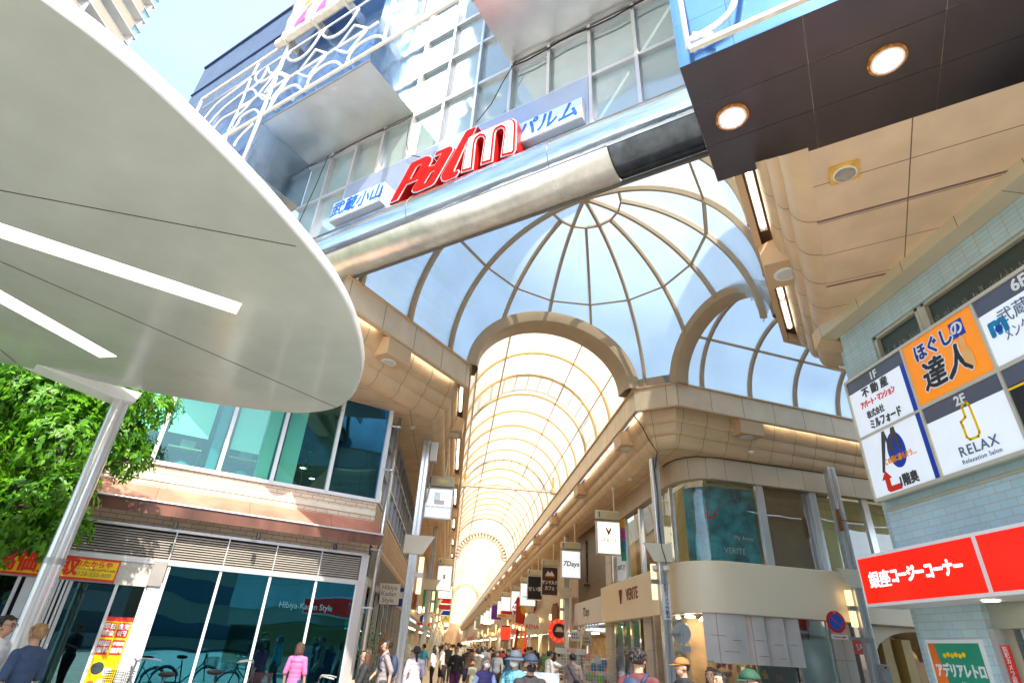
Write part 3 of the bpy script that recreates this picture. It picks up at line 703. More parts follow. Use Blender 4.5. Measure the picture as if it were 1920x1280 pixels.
# steel pipe beam
pb = thing("steel_pipe_beam", "huge polished steel tube beam crossing under the sign over the entrance", "pipe beam", tuple(hp(PU, 4, 9.27)))
def pipe(v0, v1, a0, a1, r, mt, name, smooth=True, seams=()):
    b = MB(); N = 40; cz = 9.27; rings = []
    for v in (v0, v1):
        rings.append([fv(v, 5.05 + r * math.cos(R(a0 + (a1 - a0) * i / N)), cz + r * math.sin(R(a0 + (a1 - a0) * i / N))) for i in range(N + 1)])
    for i in range(N): b.poly([rings[0][i], rings[1][i], rings[1][i + 1], rings[0][i + 1]])
    return b.build(name, mt, pb, smooth=smooth, merge=True)
pipe(-3.0, 8.6, -38, 160, .575, mat("beam_mirror_steel", (0.62, 0.70, 0.80), 0.10, 1.0, var=0.35, scale=2.2, stretch=(.35, .35, 3.0), bump=.3, bscale=3), "tube")
cream_dirty = mat("weathered_steel_shell", (0.70, 0.68, 0.62), 0.30, 0.6, var=0.22, scale=2.5, stretch=(1, 1, .4))
pipe(-3.0, 6.35, -118, -38, .585, cream_dirty, "under_shell")
pipe(6.35, 8.6, -118, -38, .545, mat("tarnished_steel", (0.10, 0.115, 0.13), 0.22, 0.9, var=0.5, scale=3, stretch=(1, 1, .2)), "under_tube")
m = MB()
for v in (-1.0, 2.15, 5.3):
    m.tube([fv(v, 5.05 + .581 * math.cos(R(a)), 9.27 + .581 * math.sin(R(a))) for a in range(-110, 161, 10)], .006, 5)
m.fb(PFR, -3, 6.35, 5.05 + .575 * math.cos(R(-38)) - .01, 5.05 + .575 * math.cos(R(-38)) + .012, 9.27 + .575 * math.sin(R(-38)) - .01, 9.27 + .575 * math.sin(R(-38)) + .01)
m.fb(PFR, -3, 8.6, 4.75, 4.8, 8.70, 8.78)
m.build("seam", mat("steel_seam", (0.18, 0.16, 0.14), 0.5, .5), pb)
MB().fb(PFR, -3, 8.6, 4.65, 4.93, 9.0, 9.8).build("beam_core", beige, pb)

# ---------------------------------------------------------------- Palm sign
red_m = mat("red_sign_led", (0.62, 0.004, 0.002), 0.6, var=0.10, scale=60, spec=.15, emit=(1.0, 0.01, 0.0), estr=0.10)
red_side = mat("red_sign_side", (0.45, 0.006, 0.004), 0.4, var=0.08, spec=.3)
grey_edge = mat("grey_letter_edge", (0.55, 0.55, 0.57), 0.4, var=0.04)
white_face = mat("white_letter_face", (0.85, 0.90, 0.95), 0.35, var=0.03)
back = thing("steel_back_panel", "plain blue-grey steel panel behind the big red letters", "panel", tuple(hp(PU - .12, 2.7, 9.9)))
MB().fb(PFR, -.54, 5.9, 5.105, 5.13, 9.88, 11.47).build("sheet", mat("blue_grey_steel", (0.36, 0.43, 0.56), 0.35, 0.5, var=0.08), back)
psign = thing("entrance_sign", "big slanted red three-dimensional letters above the entrance, the last one faced in white", "sign", tuple(hp(PU - .3, 2.5, 10.2)))
def zp(pts): return [pp(720 + x * .15625, 200 + y * .15625, -5.48) for x, y in pts]
def inset(pl, d):
    a = sum(pl[i][0] * pl[(i + 1) % len(pl)][1] - pl[(i + 1) % len(pl)][0] * pl[i][1] for i in range(len(pl))); sg = 1 if a > 0 else -1
    out = []
    for i, p in enumerate(pl):
        q0 = Vector(pl[i - 1]); q1 = Vector(p); q2 = Vector(pl[(i + 1) % len(pl)])
        e0 = (q1 - q0).normalized(); e1 = (q2 - q1).normalized()
        n0 = Vector((-e0.y, e0.x)) * sg; n1 = Vector((-e1.y, e1.x)) * sg; nn = (n0 + n1)
        if nn.length < .1: nn = n0
        nn.normalize(); out.append(tuple(q1 + nn * d / max(.45, nn.dot(n0))))
    return out
LET = {
 'letter_P': ([(75, 1148), (322, 695), (350, 670), (505, 600), (545, 597), (570, 618), (562, 660), (440, 875), (400, 872), (265, 930), (160, 1110)], [(300, 880), (382, 728), (410, 700), (462, 676), (370, 850)]),
 'letter_a': ([(340, 1005), (352, 978), (495, 745), (525, 725), (612, 705), (705, 545), (615, 588), (628, 556), (650, 543), (788, 480), (818, 488), (822, 520), (600, 912), (560, 945), (400, 1015), (352, 1022)], [(468, 932), (560, 785), (590, 768), (622, 752), (528, 908)]),
 'letter_l': ([(688, 842), (702, 808), (985, 305), (1010, 285), (1100, 250), (1062, 330), (1010, 375), (832, 765), (838, 788), (885, 768), (893, 785), (858, 835), (735, 888), (700, 880)], None),
 'letter_m': ([(935, 780), (1000, 410), (1030, 362), (1490, 165), (1535, 155), (1568, 172), (1578, 210), (1568, 520), (1545, 560), (1412, 592), (1452, 300), (1440, 255), (1400, 243), (1345, 272), (1322, 320), (1290, 650), (1170, 688), (1215, 385), (1195, 350), (1150, 345), (1105, 385), (1085, 440), (1055, 745)], None)}
for nm, (o, h) in LET.items():
    O = zp(o); Hh = zp(h) if h else None
    def p3(pl, n): return [fv(a, n, z) for a, z in pl]
    Og = inset(O, -.028); hg = [inset(Hh, .02)] if Hh else []
    ext = -HU
    b = MB().prism(p3(Og, 5.16), ext * .30, [p3(x, 5.16) for x in hg]).build(nm, red_side, psign)
    MB().prism(p3(Og, 5.462), ext * .012, [p3(x, 5.462) for x in hg]).build("grey_rim", grey_edge, b)
    MB().prism(p3(O, 5.476), ext * .014, [p3(Hh, 5.476)] if Hh else []).build("red_face", red_m, b)
    if nm == 'letter_m':
        MB().prism(p3(inset(O, .036), 5.492), ext * .01).build("white_face", white_face, b)
blue_t = mat("blue_lettering", (0.01, 0.12, 0.55), 0.4, var=0)
plate_m = mat("pale_blue_sign_face", (0.55, 0.72, 0.86), 0.35, var=0.05)
for s0, s1, z0, z1, tx, lab, rz in ((-.62, .98, 10.18, 10.76, "武蔵小山", "pale sign plate left of the red letters with four blue kanji", 0), (4.38, 5.84, 10.14, 10.70, "パルム", "pale sign plate right of the red letters with three blue katakana", 0)):
    t = thing("sign_plate", lab, "sign", tuple(fv((s0 + s1) / 2, 5.3, z0)))
    MB().fb(PFR, s0, s1, 5.13, 5.30, z0, z1).build("case", alu, t, bevel=.008)
    MB().fb(PFR, s0 + .02, s1 - .02, 5.302, 5.308, z0 + .02, z1 - .02).build("face", plate_m, t)
    text(tx, .44 if len(tx) == 4 else .48, PFR, (s0 + s1) / 2, (z0 + z1) / 2, 5.31, blue_t, t, bold=.012, shear=.18, xs=.92)

# ---------------------------------------------------------------- light garland frames in front of the mirror boxes
def z3(x, y): return pp(500 + x * .1875, y * .1875, -6.98)
def gl(pts, nm, m=led_m, r=.034, parent=None, n=6.98):
    # smooth polyline
    P = [fv(a, n, z) for a, z in pts]
    Q = []
    for i in range(len(P) - 1):
        p0 = P[max(0, i - 1)]; p1 = P[i]; p2 = P[i + 1]; p3 = P[min(len(P) - 1, i + 2)]
        for t in (0, .25, .5, .75): Q.append(.5 * ((2 * p1) + (p2 - p0) * t + (2 * p0 - 5 * p1 + 4 * p2 - p3) * t * t + (3 * p1 - p0 - 3 * p2 + p3) * t ** 3))
    Q.append(P[-1]); return MB().tube(Q, r, 7).build(nm, m, parent, smooth=True)
def gs(pts, nm, m=led_m, r=.034, parent=None, n=6.98): return MB().tube([fv(a, n, z) for a, z in pts], r, 7).build(nm, m, parent, smooth=True)
gf = thing("light_garland_frame", "white wire-light lattice frame of arches, scallops and zigzags on the left mirror box", "light frame", tuple(fv(-.3, 6.98, 12.85)))
rl = MB(); rl.fb(PFR, -4.2, 4.0, 6.95, 7.0, 12.80, 12.88); rl.fb(PFR, -6.0, 1.2, 6.95, 7.0, 15.80, 15.90); rl.fb(PFR, -6.0, -5.92, 6.95, 7.0, 11.0, 15.80); rl.build("rail", rail_m, gf)
gs([(-2.0, 11.1), (-1.97, 15.85)], "post", parent=gf, r=.05); gs([(3.0, 12.85), (3.02, 17.5)], "post", parent=gf, r=.06)
dv = 1.31
A_ = [(390, 880), (425, 800), (500, 710), (620, 635), (700, 625), (745, 665), (745, 690)]
S_ = [(545, 335), (480, 440), (400, 540), (300, 605), (235, 605), (210, 570), (240, 520)]
A_ = [z3(*p) for p in A_]; S_ = [z3(*p) for p in S_]
for k in range(-1, 2):
    gl([(a + dv * k, z) for a, z in A_], "arch_garland", parent=gf)
    gl([(a + dv * k, z) for a, z in S_], "scallop_garland", parent=gf)
    for seg in ([(330, 712), (495, 500), (605, 540)], [(330, 712), (605, 545)], [(300, 735), (412, 775), (605, 545)], [(605, 545), (700, 485)]):
        q = [z3(*p) for p in seg]; gs([(a + dv * k, z) for a, z in q], "zigzag_garland", parent=gf)
z_top = (S_[0][1] + S_[-1][1]) / 2 + .08
gs([(-5.6, z_top), (1.9, z_top)], "top_garland", parent=gf, r=.025)
gs([(2.0, 12.9), (1.98, 15.2)], "end_garland", parent=gf, r=.05)
# left lattice (curved sheaf of lights)
def z4(x, y): return pp(340 + x * .25, y * .25, -6.98)
for seg in ([(130, 950), (260, 790), (400, 680), (520, 590)], [(160, 990), (300, 830), (420, 730), (480, 690), (530, 672), (560, 700), (550, 740), (450, 800)],
            [(200, 1030), (300, 900), (420, 830), (560, 730), (700, 560)], [(250, 1065), (400, 960), (450, 880), (540, 825), (580, 850), (585, 890)],
            [(520, 670), (600, 600), (650, 510)], [(580, 710), (680, 590), (700, 570)], [(350, 990), (440, 800), (520, 600), (580, 480)],
            [(540, 930), (430, 1040), (375, 1140), (380, 1200), (435, 1210)], [(300, 1130), (350, 1000), (400, 900), (470, 830), (570, 720), (620, 745), (700, 640)],
            [(640, 850), (700, 750), (790, 600), (730, 555)], [(650, 510), (660, 545), (700, 555)]):
    gl([z4(*p) for p in seg], "lattice_garland", parent=gf, r=.03)
gf2 = thing("light_garland_frame", "white wire-light frame with a big curve on the blue front above the dark soffit", "light frame", tuple(fv(9, 7.2, 8.2)))
def z5(x, y): return pp(1200 + x * .375, y * .375, -7.22)
MB().bar([fv(*(lambda q: (q[0], 7.2, q[1]))(z5(245, 240))), fv(*(lambda q: (q[0] + 6, 7.2, q[1]))(z5(245, 240)))], .06, .07).build("rail", rail_m, gf2)
q = z5(240, 235); gs([q, (q[0], q[1] + 3.5)], "post_garland", parent=gf2, r=.035, n=7.2)
a0 = z5(245, 190); gl([(a0[0], a0[1] - .02), z5(330, 150), z5(410, 95), z5(465, 20), (z5(465, 20)[0] + .15, z5(465, 20)[1] + .6)], "curve_garland", parent=gf2, r=.04, n=7.2)
gs([(a0[0] + .05, a0[1] + .05), (a0[0] + .25, a0[1] - .1)], "curve_garland", parent=gf2, r=.035, n=7.2)
# banner, mascot left out (plain colour patches only)
bn = thing("banner", "pale crumpled vinyl banner with pink and orange patches hung at the top of the facade", "banner", tuple(fv(-.5, 7.1, 15.5)))
b = MB(); nx, nz = 24, 14; g = []
for i in range(nx + 1):
    for j in range(nz + 1):
        v = -2.33 + 3.1 * i / nx; z = 15.95 + 2.6 * j / nz
        g.append(fv(v, 7.1 + .05 * noise.noise(V(v * 2.2, z * 2.0, 3)), z))
for i in range(nx):
    for j in range(nz):
        a = i * (nz + 1) + j; b.v = g; b.f.append((a, a + nz + 1, a + nz + 2, a + 1))
b.build("vinyl", mat("crumpled_vinyl", (0.72, 0.72, 0.76), 0.25, var=0.15, scale=3, bump=.5, bscale=5), bn, smooth=True, solid=.01)
pk = mat("pink_patch", (0.85, 0.10, 0.35), .4, var=.05); og = mat("orange_patch", (0.85, 0.30, 0.08), .4, var=.1)
for px_, py_, rx, rz, m_ in ((563, 38, .17, .34, pk), (603, 12, .15, .3, pk), (580, 2, .16, .18, og)):
    a, z = pp(px_, py_, -7.18); MB().prism([fv(a + rx * math.cos(t * .314) + .25 * rz * math.sin(t * .314), 7.18, z + rz * math.sin(t * .314)) for t in range(20)], HU * -.01).build("printed_patch", m_, bn)
tr = thing("light_trough", "cream tubular light trough fixed under the crumpled banner", "light fixture", tuple(fv(0, 7.1, 15.8)))
MB().fb(PFR, -2.35, 2.2, 7.02, 7.2, 15.62, 15.82).build("housing", rail_m, tr, bevel=.03)
for v in (-2.0, -.9, .2, 1.3): MB().fb(PFR, v, v + .08, 6.7, 7.24, 15.58, 15.86).build("bracket", rail_m, tr)

# everything hung on the roofs' own grid so far moves out together to its true distance
for o in [q for q in COL.objects if q.parent is None and q.type == 'EMPTY' and not q.name.startswith(("cornice", "ceiling_s"))]:
    o.location = ek(o.location); o.scale = (KS, KS, KS)
# ---------------------------------------------------------------- plaza canopy (big white disc)
CZ = 5.0
cn = thing("plaza_canopy", "huge smooth white canopy on a slanting-looking steel post, with recessed light slots", "canopy", (-4, 6, CZ))
edge = [(-60, -160), (75, 0), (160, 62), (250, 135), (345, 222), (430, 305), (520, 400), (600, 495), (640, 556), (664, 610), (677, 665), (676, 705), (660, 742), (632, 763), (590, 772), (540, 773), (440, 762), (330, 744), (200, 718), (100, 699), (0, 679)]
E_ = [onz(x, y, CZ) for x, y in edge]
E_ += [V(-7.6, 8.1, CZ), V(-10.5, 7.0, CZ), V(-13, 5, CZ), V(-13.5, 2, CZ), V(-12, -1, CZ), V(-9, -2.2, CZ), V(-6.6, -1.2, CZ), V(-4.6, .4, CZ), V(-3.7, 1.3, CZ)]
E_ = [e for i, e in enumerate(E_) if i != 0]
# smooth closed curve
def smooth_closed(P, n=4):
    Q = []; m = len(P)
    for i in range(m):
        p0, p1, p2, p3 = P[i - 1], P[i], P[(i + 1) % m], P[(i + 2) % m]
        for k in range(n):
            t = k / n; Q.append(.5 * ((2 * p1) + (p2 - p0) * t + (2 * p0 - 5 * p1 + 4 * p2 - p3) * t * t + (3 * p1 - p0 - 3 * p2 + p3) * t ** 3))
    return Q
E_ = smooth_closed(E_)
slots = []
def slot(a, b, w):   # a,b plan points on underside, w width
    a = Vector(a); b = Vector(b); d = (b - a).normalized(); n = V(-d.y, d.x, 0); return [a - n * w / 2, b - n * w / 2, b + n * w / 2, a + n * w / 2]
sa = onz(448, 579, CZ); sb = onz(0, 432, CZ); sc_ = onz(203, 669, CZ); sd_ = onz(0, 556, CZ)
d1_ = (sb - sa).normalized(); sb = sa + d1_ * 5.2; sd_ = sc_ + (sd_ - sc_).normalized() * 4.2
se_ = onz(-8, 232, CZ)
S1 = slot(sa, sb, .30); S2 = slot(sc_, sd_, .30)
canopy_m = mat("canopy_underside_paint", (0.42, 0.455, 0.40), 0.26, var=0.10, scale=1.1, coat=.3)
m = MB(); H_ = [list(reversed(S1)), list(reversed(S2))]
loops = [E_] + H_; allp = [p for l in loops for p in l]
from mathutils.geometry import delaunay_2d_cdt
def inside(p, poly):
    r_ = False
    for i in range(len(poly)):
        a, b = poly[i - 1], poly[i]
        if (a.y > p[1]) != (b.y > p[1]) and p[0] < (b.x - a.x) * (p[1] - a.y) / (b.y - a.y) + a.x: r_ = not r_
    return r_
co = []; ed = []
for l in loops:
    k0 = len(co); co += [Vector((p.x, p.y)) for p in l]; ed += [(k0 + i, k0 + (i + 1) % len(l)) for i in range(len(l))]
ov, oe, of, _1, _2, _3 = delaunay_2d_cdt(co, ed, [], 0, 1e-6)
m.v = [V(p.x, p.y, CZ) for p in ov]
for f_ in of:
    c_ = sum((ov[i] for i in f_), Vector((0, 0))) / len(f_)
    if inside(c_, E_) and not inside(c_, S1) and not inside(c_, S2): m.f.append(tuple(f_))
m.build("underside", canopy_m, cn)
m = MB(); nE = len(E_)
area = sum(E_[i].x * E_[(i + 1) % nE].y - E_[(i + 1) % nE].x * E_[i].y for i in range(nE)); sg = 1 if area > 0 else -1
def outn(i):
    d = (E_[(i + 1) % nE] - E_[i - 1]).normalized(); return V(d.y, -d.x, 0) * sg
rows = [[E_[i] + outn(i) * o + V(0, 0, z) for i in range(nE)] for o, z in ((0, 0), (.006, .004), (.012, .02), (.018, .125), (.008, .14), (-.3, .15))]
for r0, r1 in zip(rows, rows[1:]):
    for i in range(nE): j = (i + 1) % nE; m.poly([r0[i], r0[j], r1[j], r1[i]])
m.poly(rows[-1])
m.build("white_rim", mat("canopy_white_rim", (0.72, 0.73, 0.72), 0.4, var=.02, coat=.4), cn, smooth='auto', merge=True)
m = MB()
for S in (S1, S2):
    c = sum(S, V(0, 0, 0)) / 4
    for i in range(4):
        a, b = S[i], S[(i + 1) % 4]; m.poly([a, b, b + V(0, 0, .08), a + V(0, 0, .08)])
    m.poly([p + V(0, 0, .08) for p in S])
sl = m.build("light_slot", mat("glowing_slot_white", (0.85, 0.85, 0.8), .4, var=0, emit=(1, 1, .92), estr=.35), cn)  # slot walls glow faintly in place of the diffuser's light on them
for S in (S1, S2):
    a = (S[0] + S[3]) / 2; b = (S[1] + S[2]) / 2; d = (b - a).normalized(); n = (S[0] - S[3]).normalized()
    MB().bar([a + d * .05 + V(0, 0, .05), b - d * .05 + V(0, 0, .05)], .26, .02).build("diffuser", mat("slot_diffuser", (.95, .95, .85), .4, var=0, emit=(1, .98, .9), estr=1.0), sl)
m = MB()
for a, b in (((0, 357), (555, 462)), ((0, 490), (645, 770)), ((0, 655), (30, 680))):
    a, b = onz(*a, CZ - .002), onz(*b, CZ - .002); a = a + (a - b).normalized() * 5; m.bar([a, b], .012, .002)
m.build("panel_seam", dark_gap, cn)
pc = at_dist(232, 742, 10.7); pc.z = 0
MB().tube([pc, pc + V(0, 0, 2.4)], .128, 40, False).tube([pc + V(0, 0, 2.42), pc + V(0, 0, CZ)], .123, 40, False).build("post", steel, cn, smooth=True)
MB().tube([pc + V(0, 0, 2.36), pc + V(0, 0, 2.44)], .133, 40).build("collar", steel_dull, cn, smooth='auto')
sidev = (onz(90, 697, CZ) - pc); sidev.z = 0; sidev.normalize()
nn = V(-sidev.y, sidev.x, 0)
# tapered white bracket where the post meets the deck
MB().hexa([pc - nn * .2 + sidev * -.15 + V(0, 0, CZ - .16), pc + nn * .2 + sidev * -.15 + V(0, 0, CZ - .16), pc + nn * .2 + sidev * .2 + V(0, 0, CZ - .16), pc - nn * .2 + sidev * .2 + V(0, 0, CZ - .16),
           pc - nn * .22 + sidev * -.2 + V(0, 0, CZ + .02), pc + nn * .22 + sidev * -.2 + V(0, 0, CZ + .02), pc + nn * .22 + sidev * 1.35 + V(0, 0, CZ + .02), pc - nn * .22 + sidev * 1.35 + V(0, 0, CZ + .02)]).build("bracket", white_p, cn, bevel=.01)

# ---------------------------------------------------------------- residential tower far behind
TW = Fr((0, 0), (0.0993, 0.9951)); tb_ = at_dist(240, 100, 60); TW.o = V(tb_.x, tb_.y, 0)
tw = thing("apartment_tower", "tall white apartment tower with stacked beige balconies against the sky", "tower block", (tb_.x - 12, tb_.y - 12, 0))
MB().fb(TW, -34, -1.6, -16, -1.7, 0, 84).build("core", mat("tower_wall", (0.70, 0.62, 0.50), .7, var=.05), tw)
MB().fb(TW, -34, -1.5, -1.66, -1.64, 0, 84).build("glazing", mat("tower_window", (0.25, 0.42, 0.52), .1, .3, var=.3, scale=.6), tw)
bal = MB(); slab = MB(); rail = MB(); fins = MB()
z = 39.0
while z < 84:
    slab.fb(TW, -34, 0, -1.7, .0, z - .28, z)
    for k in range(6):
        a = -34 + k * 5.6
        bal.fb(TW, a + .3, a + 4.9, -.06, .02, z, z + 1.15)
    rail.fb(TW, -34, -.05, -.10, -.08, z + .1, z + 1.05)
    rail.fb(TW, -.10, -.08, -1.7, 0, z + .1, z + 1.05)
    slab.fb(TW, -34, 0.02, -.12, .05, z + 1.05, z + 1.12)
    z += 3.05
for k in range(7): fins.fb(TW, -34 + k * 5.6 - .1, -34 + k * 5.6 + .1, -1.7, -.1, 39, 84)
slab.build("balcony_slab", mat("tower_white", (0.82, 0.80, 0.76), .5, var=.03), tw)
bal.build("balcony_panel", mat("tower_beige_panel", (0.66, 0.48, 0.34), .6, var=.05), tw)
rail.build("balcony_glass", mat("tower_blue_glass", (0.35, 0.58, 0.70), .15, var=.1), tw)
fins.build("balcony_fin", MATS["tower_white"], tw)
# ---------------------------------------------------------------- left: glass and tile corner building
tile_l = tilemat("cream_brick_tile", (0.62, 0.48, 0.33), (0.52, 0.38, 0.26), (0.16, 0.10, 0.07), 0.30, 0.10, 0.007, rough=0.55, off=0.5, var=0.12)
tile_p = tilemat("pinkish_brick_tile", (0.68, 0.56, 0.42), (0.60, 0.47, 0.35), (0.26, 0.17, 0.12), 0.30, 0.10, 0.007, rough=0.5, off=0.5, var=0.12)
shop_glass = glassmat("teal_shop_glass", (0.10, 0.46, 0.56), refl=0.26, rough=0.01, wob=0.05, gcol=(.12, .55, .68))
dark_glass = glassmat("dark_blue_glass", (0.06, 0.30, 0.50), refl=0.34, rough=0.01, wob=0.06, gcol=(.10, .42, .72))
upper_glass = glassmat("green_window_glass", (0.66, 0.92, 0.86), refl=0.05, rough=0.01, gcol=(.6, .9, .92))
clear_glass = glassmat("clear_glass", (0.82, 0.86, 0.80), refl=0.10, rough=0.01)
copper = tilemat("copper_awning_sheet", (0.55, 0.24, 0.17), (0.48, 0.20, 0.14), (0.30, 0.11, 0.08), 2.0, 3.0, 0.008, rough=0.38, off=0, var=0.3, metal=0.3)
frame_w = mat("white_window_frame", (0.72, 0.74, 0.76), 0.35, var=0.04)
louv_m = mat("louvre_blade", (0.42, 0.38, 0.33), 0.5, 0.3, var=0.1)
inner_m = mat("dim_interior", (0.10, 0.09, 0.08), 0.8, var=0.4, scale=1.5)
floor_in = mat("interior_floor", (0.25, 0.2, 0.16), 0.4, var=0.2)
blind_m = mat("pale_green_blind", (0.74, 0.82, 0.72), 0.7, var=0.05, scale=1)
lb = thing("corner_building", "two-storey glass and brick-tile shop building on the left corner with copper awning", "building", (-6, 20, 0))
SL = -15.0
b = MB().fb(LBF, SL, 0, -.3, 0, 4.16, 4.98); b.fb(LBF, SL, 0, -.3, -.01, 3.60, 4.15)
b.build("brick_wall", tile_p, lb)
MB().fb(LBF, SL, 0.0, 0, .012, 4.62, 4.74).build("pale_band", mat("pale_band_tile", (.72, .66, .52), .5, var=.08), lb)
ab = MB().fb(LBS, .012, 14, -.3, 0, 3.9, 5.02); ab.build("side_wall", tilemat("striped_side_tile", (0.66, 0.46, 0.26), (0.40, 0.24, 0.13), (0.14, 0.08, 0.05), 40, 0.125, 0.008, rough=0.5, off=0.0, var=0.12), lb)
# roof slab / top
MB().fb(LBF, SL, 0, -6, 0, 8.6, 9.0).build("roof", beige, lb)
MB().fb(LBF, SL, 0, -.2, .04, 8.2, 8.6).build("parapet", frame_w, lb)
# copper awning: sloping sheet, lip and side
b = MB(); b.hexa([LBF(SL, 0, 4.0), LBF(SL, .43, 4.0), LBF(.12, .43, 4.0), LBF(.12, 0, 4.0), LBF(SL, 0, 4.48), LBF(SL, .43, 4.09), LBF(.12, .43, 4.09), LBF(.12, 0, 4.48)]); aw = b.build("copper_awning", copper, lb)
MB().fb(LBF, SL, .14, .43, .455, 3.82, 4.085).build("copper_fascia", mat("dark_copper", (0.16, 0.07, 0.05), .4, .3, var=.5, scale=2, stretch=(1, 1, .3)), aw)
MB().tube([LBF(SL, .47, 4.09), LBF(.16, .47, 4.09)], .022, 8).build("lip", alu, aw)
for px_ in (-4.66, -2.9, -1.05):
    MB().cyl(LBF(px_, .45, 3.72), (0.05, 0, -1), .05, .14, 12).build("spot_lamp", black_m, aw)
# louvre band
lv = MB()
for k in range(11): z = 2.98 + k * .052; lv.hexa([LBF(SL, .02, z), LBF(SL, .08, z - .02), LBF(-.22, .08, z - .02), LBF(-.22, .02, z), LBF(SL, .02, z + .018), LBF(SL, .08, z), LBF(-.22, .08, z), LBF(-.22, .02, z + .018)])
lv.build("louvre", louv_m, lb)
b = MB().fb(LBF, SL, -.22, -.1, .01, 2.95, 3.62); b.build("louvre_back", dark_gap, lb)
b = MB()
for z0, z1 in ((2.86, 2.96), (3.56, 3.62)): b.fb(LBF, SL, -.1, 0, .10, z0, z1)
for s_ in (-.16, -1.24, -2.34, -3.44, -4.56, -7, -9.5): b.fb(LBF, s_ - .012, s_ + .012, .05, .11, 2.9, 3.6)
b.fb(LBF, -.2, 0, 0, .1, 0, 3.6)
b.build("louvre_frame", alu, lb)
# ground-floor shopfront
for a, c in ((-4.5, -3.44), (-3.44, -2.34), (-2.34, -1.24), (-1.24, -.2)):
    MB().fb(LBF, a + .03, c - .03, .02, .035, .12, 2.86).build("shop_pane", shop_glass, lb)
b = MB()
for s_ in (-4.5, -3.44, -2.34, -1.24, -.2): b.fb(LBF, s_ - .028, s_ + .028, 0, .07, 0, 2.87)
b.fb(LBF, -4.6, 0, 0, .07, 0, .12); b.fb(LBF, -4.78, -4.53, 0, .12, 0, 2.5)
b.build("shop_frame", frame_w, lb)
MB().fb(LBF, -4.82, -4.55, .06, .16, 2.42, 2.93).build("grey_box", mat("grey_box_paint", (.30, .28, .27), .4), lb, bevel=.01)
MB().fb(LBF, -5.42, -4.8, .03, .08, 2.40, 2.86).build("header_panel", mat("greige_panel", (0.50, 0.48, 0.43), .5, var=.04), lb)
MB().fb(LBF, -9.6, -5.42, .0, .04, 2.40, 2.86).build("header_panel", MATS["greige_panel"], lb)
for a, c in ((-5.35, -4.80), (-6.15, -5.35), (-9.5, -7.0)):
    MB().fb(LBF, a + .03, c - .03, .0, .015, .1, 2.38).build("shop_pane", glassmat("grey_teal_glass", (.16, .36, .36), refl=.24, rough=.01, gcol=(.3, .6, .62)), lb)
b = MB()
for s_ in (-4.80, -5.35, -6.15, -7.0): b.fb(LBF, s_ - .03, s_ + .03, 0, .06, 0, 2.4)
for s_ in (-6.22, -6.3): b.fb(LBF, s_ - .02, s_ + .02, .05, .12, 0, 2.4)
b.fb(LBF, -6.9, -6.35, 0, .05, .1, 2.4); b.build("shop_frame", frame_w, lb)
for a, c in ((-12.5, -9.6), (-15, -12.5)): MB().fb(LBF, a, c, 0, .02, .1, 3.5).build("shop_pane", shop_glass, lb)
# interior shell
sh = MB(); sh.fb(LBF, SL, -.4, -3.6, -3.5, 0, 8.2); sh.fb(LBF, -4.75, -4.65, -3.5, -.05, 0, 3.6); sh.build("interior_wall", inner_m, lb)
MB().fb(LBF, SL, -.35, -3.5, -.02, 3.0, 3.06).fb(LBF, SL, -.35, -3.5, -.02, 0, .02).fb(LBF, SL, -.35, -3.5, -.35, 4.7, 4.76).build("interior_floor", floor_in, lb)
lt = MB()
for i in range(9):
    for j in range(2): c = LBF(-.7 - i * .55, -1.0 - j * 1.2, 2.95); lt.disc(c, (0, 0, 1), .05, n=12, th=.01)
lt.build("ceiling_spot", mat("warm_spot", (1, .8, .4), .5, var=0, emit=(1, .75, .35), estr=6), lb)
sf = MB()
rr = random.Random(4)
for i in range(26):
    a = -4.3 + i * .16; h = rr.uniform(.2, .9); sf.fb(LBF, a, a + .11, -2.2 - rr.random() * .8, -2.0, .7, .7 + h)
sf.build("display_bucket", mat("bucket_green", (.08, .16, .07), .6, var=.8, scale=7), lb)
# upper floor windows, blinds, desks
ms_ = [-8.2, -6.9, -5.55, -4.13, -2.87, -1.45, -.02]
for a, c in zip(ms_, ms_[1:]):
    right = a > -1.6 or a < -20
    MB().fb(LBF, a + .04, c - .04, -.06, -.045, 5.06, 8.2).build("window_pane", dark_glass if right else upper_glass, lb)
b = MB()
for s_ in ms_: b.fb(LBF, s_ - .045, s_ + .045, -.08, .05, 5.0, 8.2)
b.fb(LBF, SL, .0, -.1, .05, 4.98, 5.07); b.fb(LBF, -.05, .05, -.05, .06, 4.98, 8.2); b.build("window_frame", frame_w, lb)
for a, c, zb in ((-8.1, -6.95, 5.9), (-6.8, -5.6, 5.8), (-5.45, -4.55, 5.85), (-4.0, -3.3, 5.72), (-3.28, -2.95, 5.1), (-2.75, -2.3, 5.1)):
    MB().fb(LBF, a, c, -.24, -.22, zb, 8.2).build("roller_blind", blind_m, lb)
for a, c in ((-4.42, -4.2), (-3.0, -2.9)): MB().fb(LBF, a, c, -.6, -.3, 5.0, 8.2).build("column", mat("teal_column", (.05, .2, .26), .5), lb)
for a in (-5.35, -3.95):
    MB().fb(LBF, a, a + .75, -.9, -.35, 5.55, 5.585).build("desk", mat("desk_wood", (.45, .30, .16), .5), lb)
    MB().fb(LBF, a + .25, a + .58, -.7, -.66, 5.60, 5.85).build("monitor", mat("monitor_white", (.8, .82, .82), .3), lb)
    MB().fb(LBF, a + .02, a + .05, -.85, -.4, 4.76, 5.55).fb(LBF, a + .7, a + .73, -.85, -.4, 4.76, 5.55).build("desk_leg", black_m, lb)
    MB().sph(LBF(a + .42, -.75, 5.22), (.2, .2, .14), 12, 8).build("office_chair_back", mat("chair_teal", (.05, .3, .35), .6), lb)
MB().fb(LBF, -1.2, -.25, -.8, -.76, 5.0, 5.85).build("partition", mat("dark_green_partition", (.03, .10, .10), .5), lb)
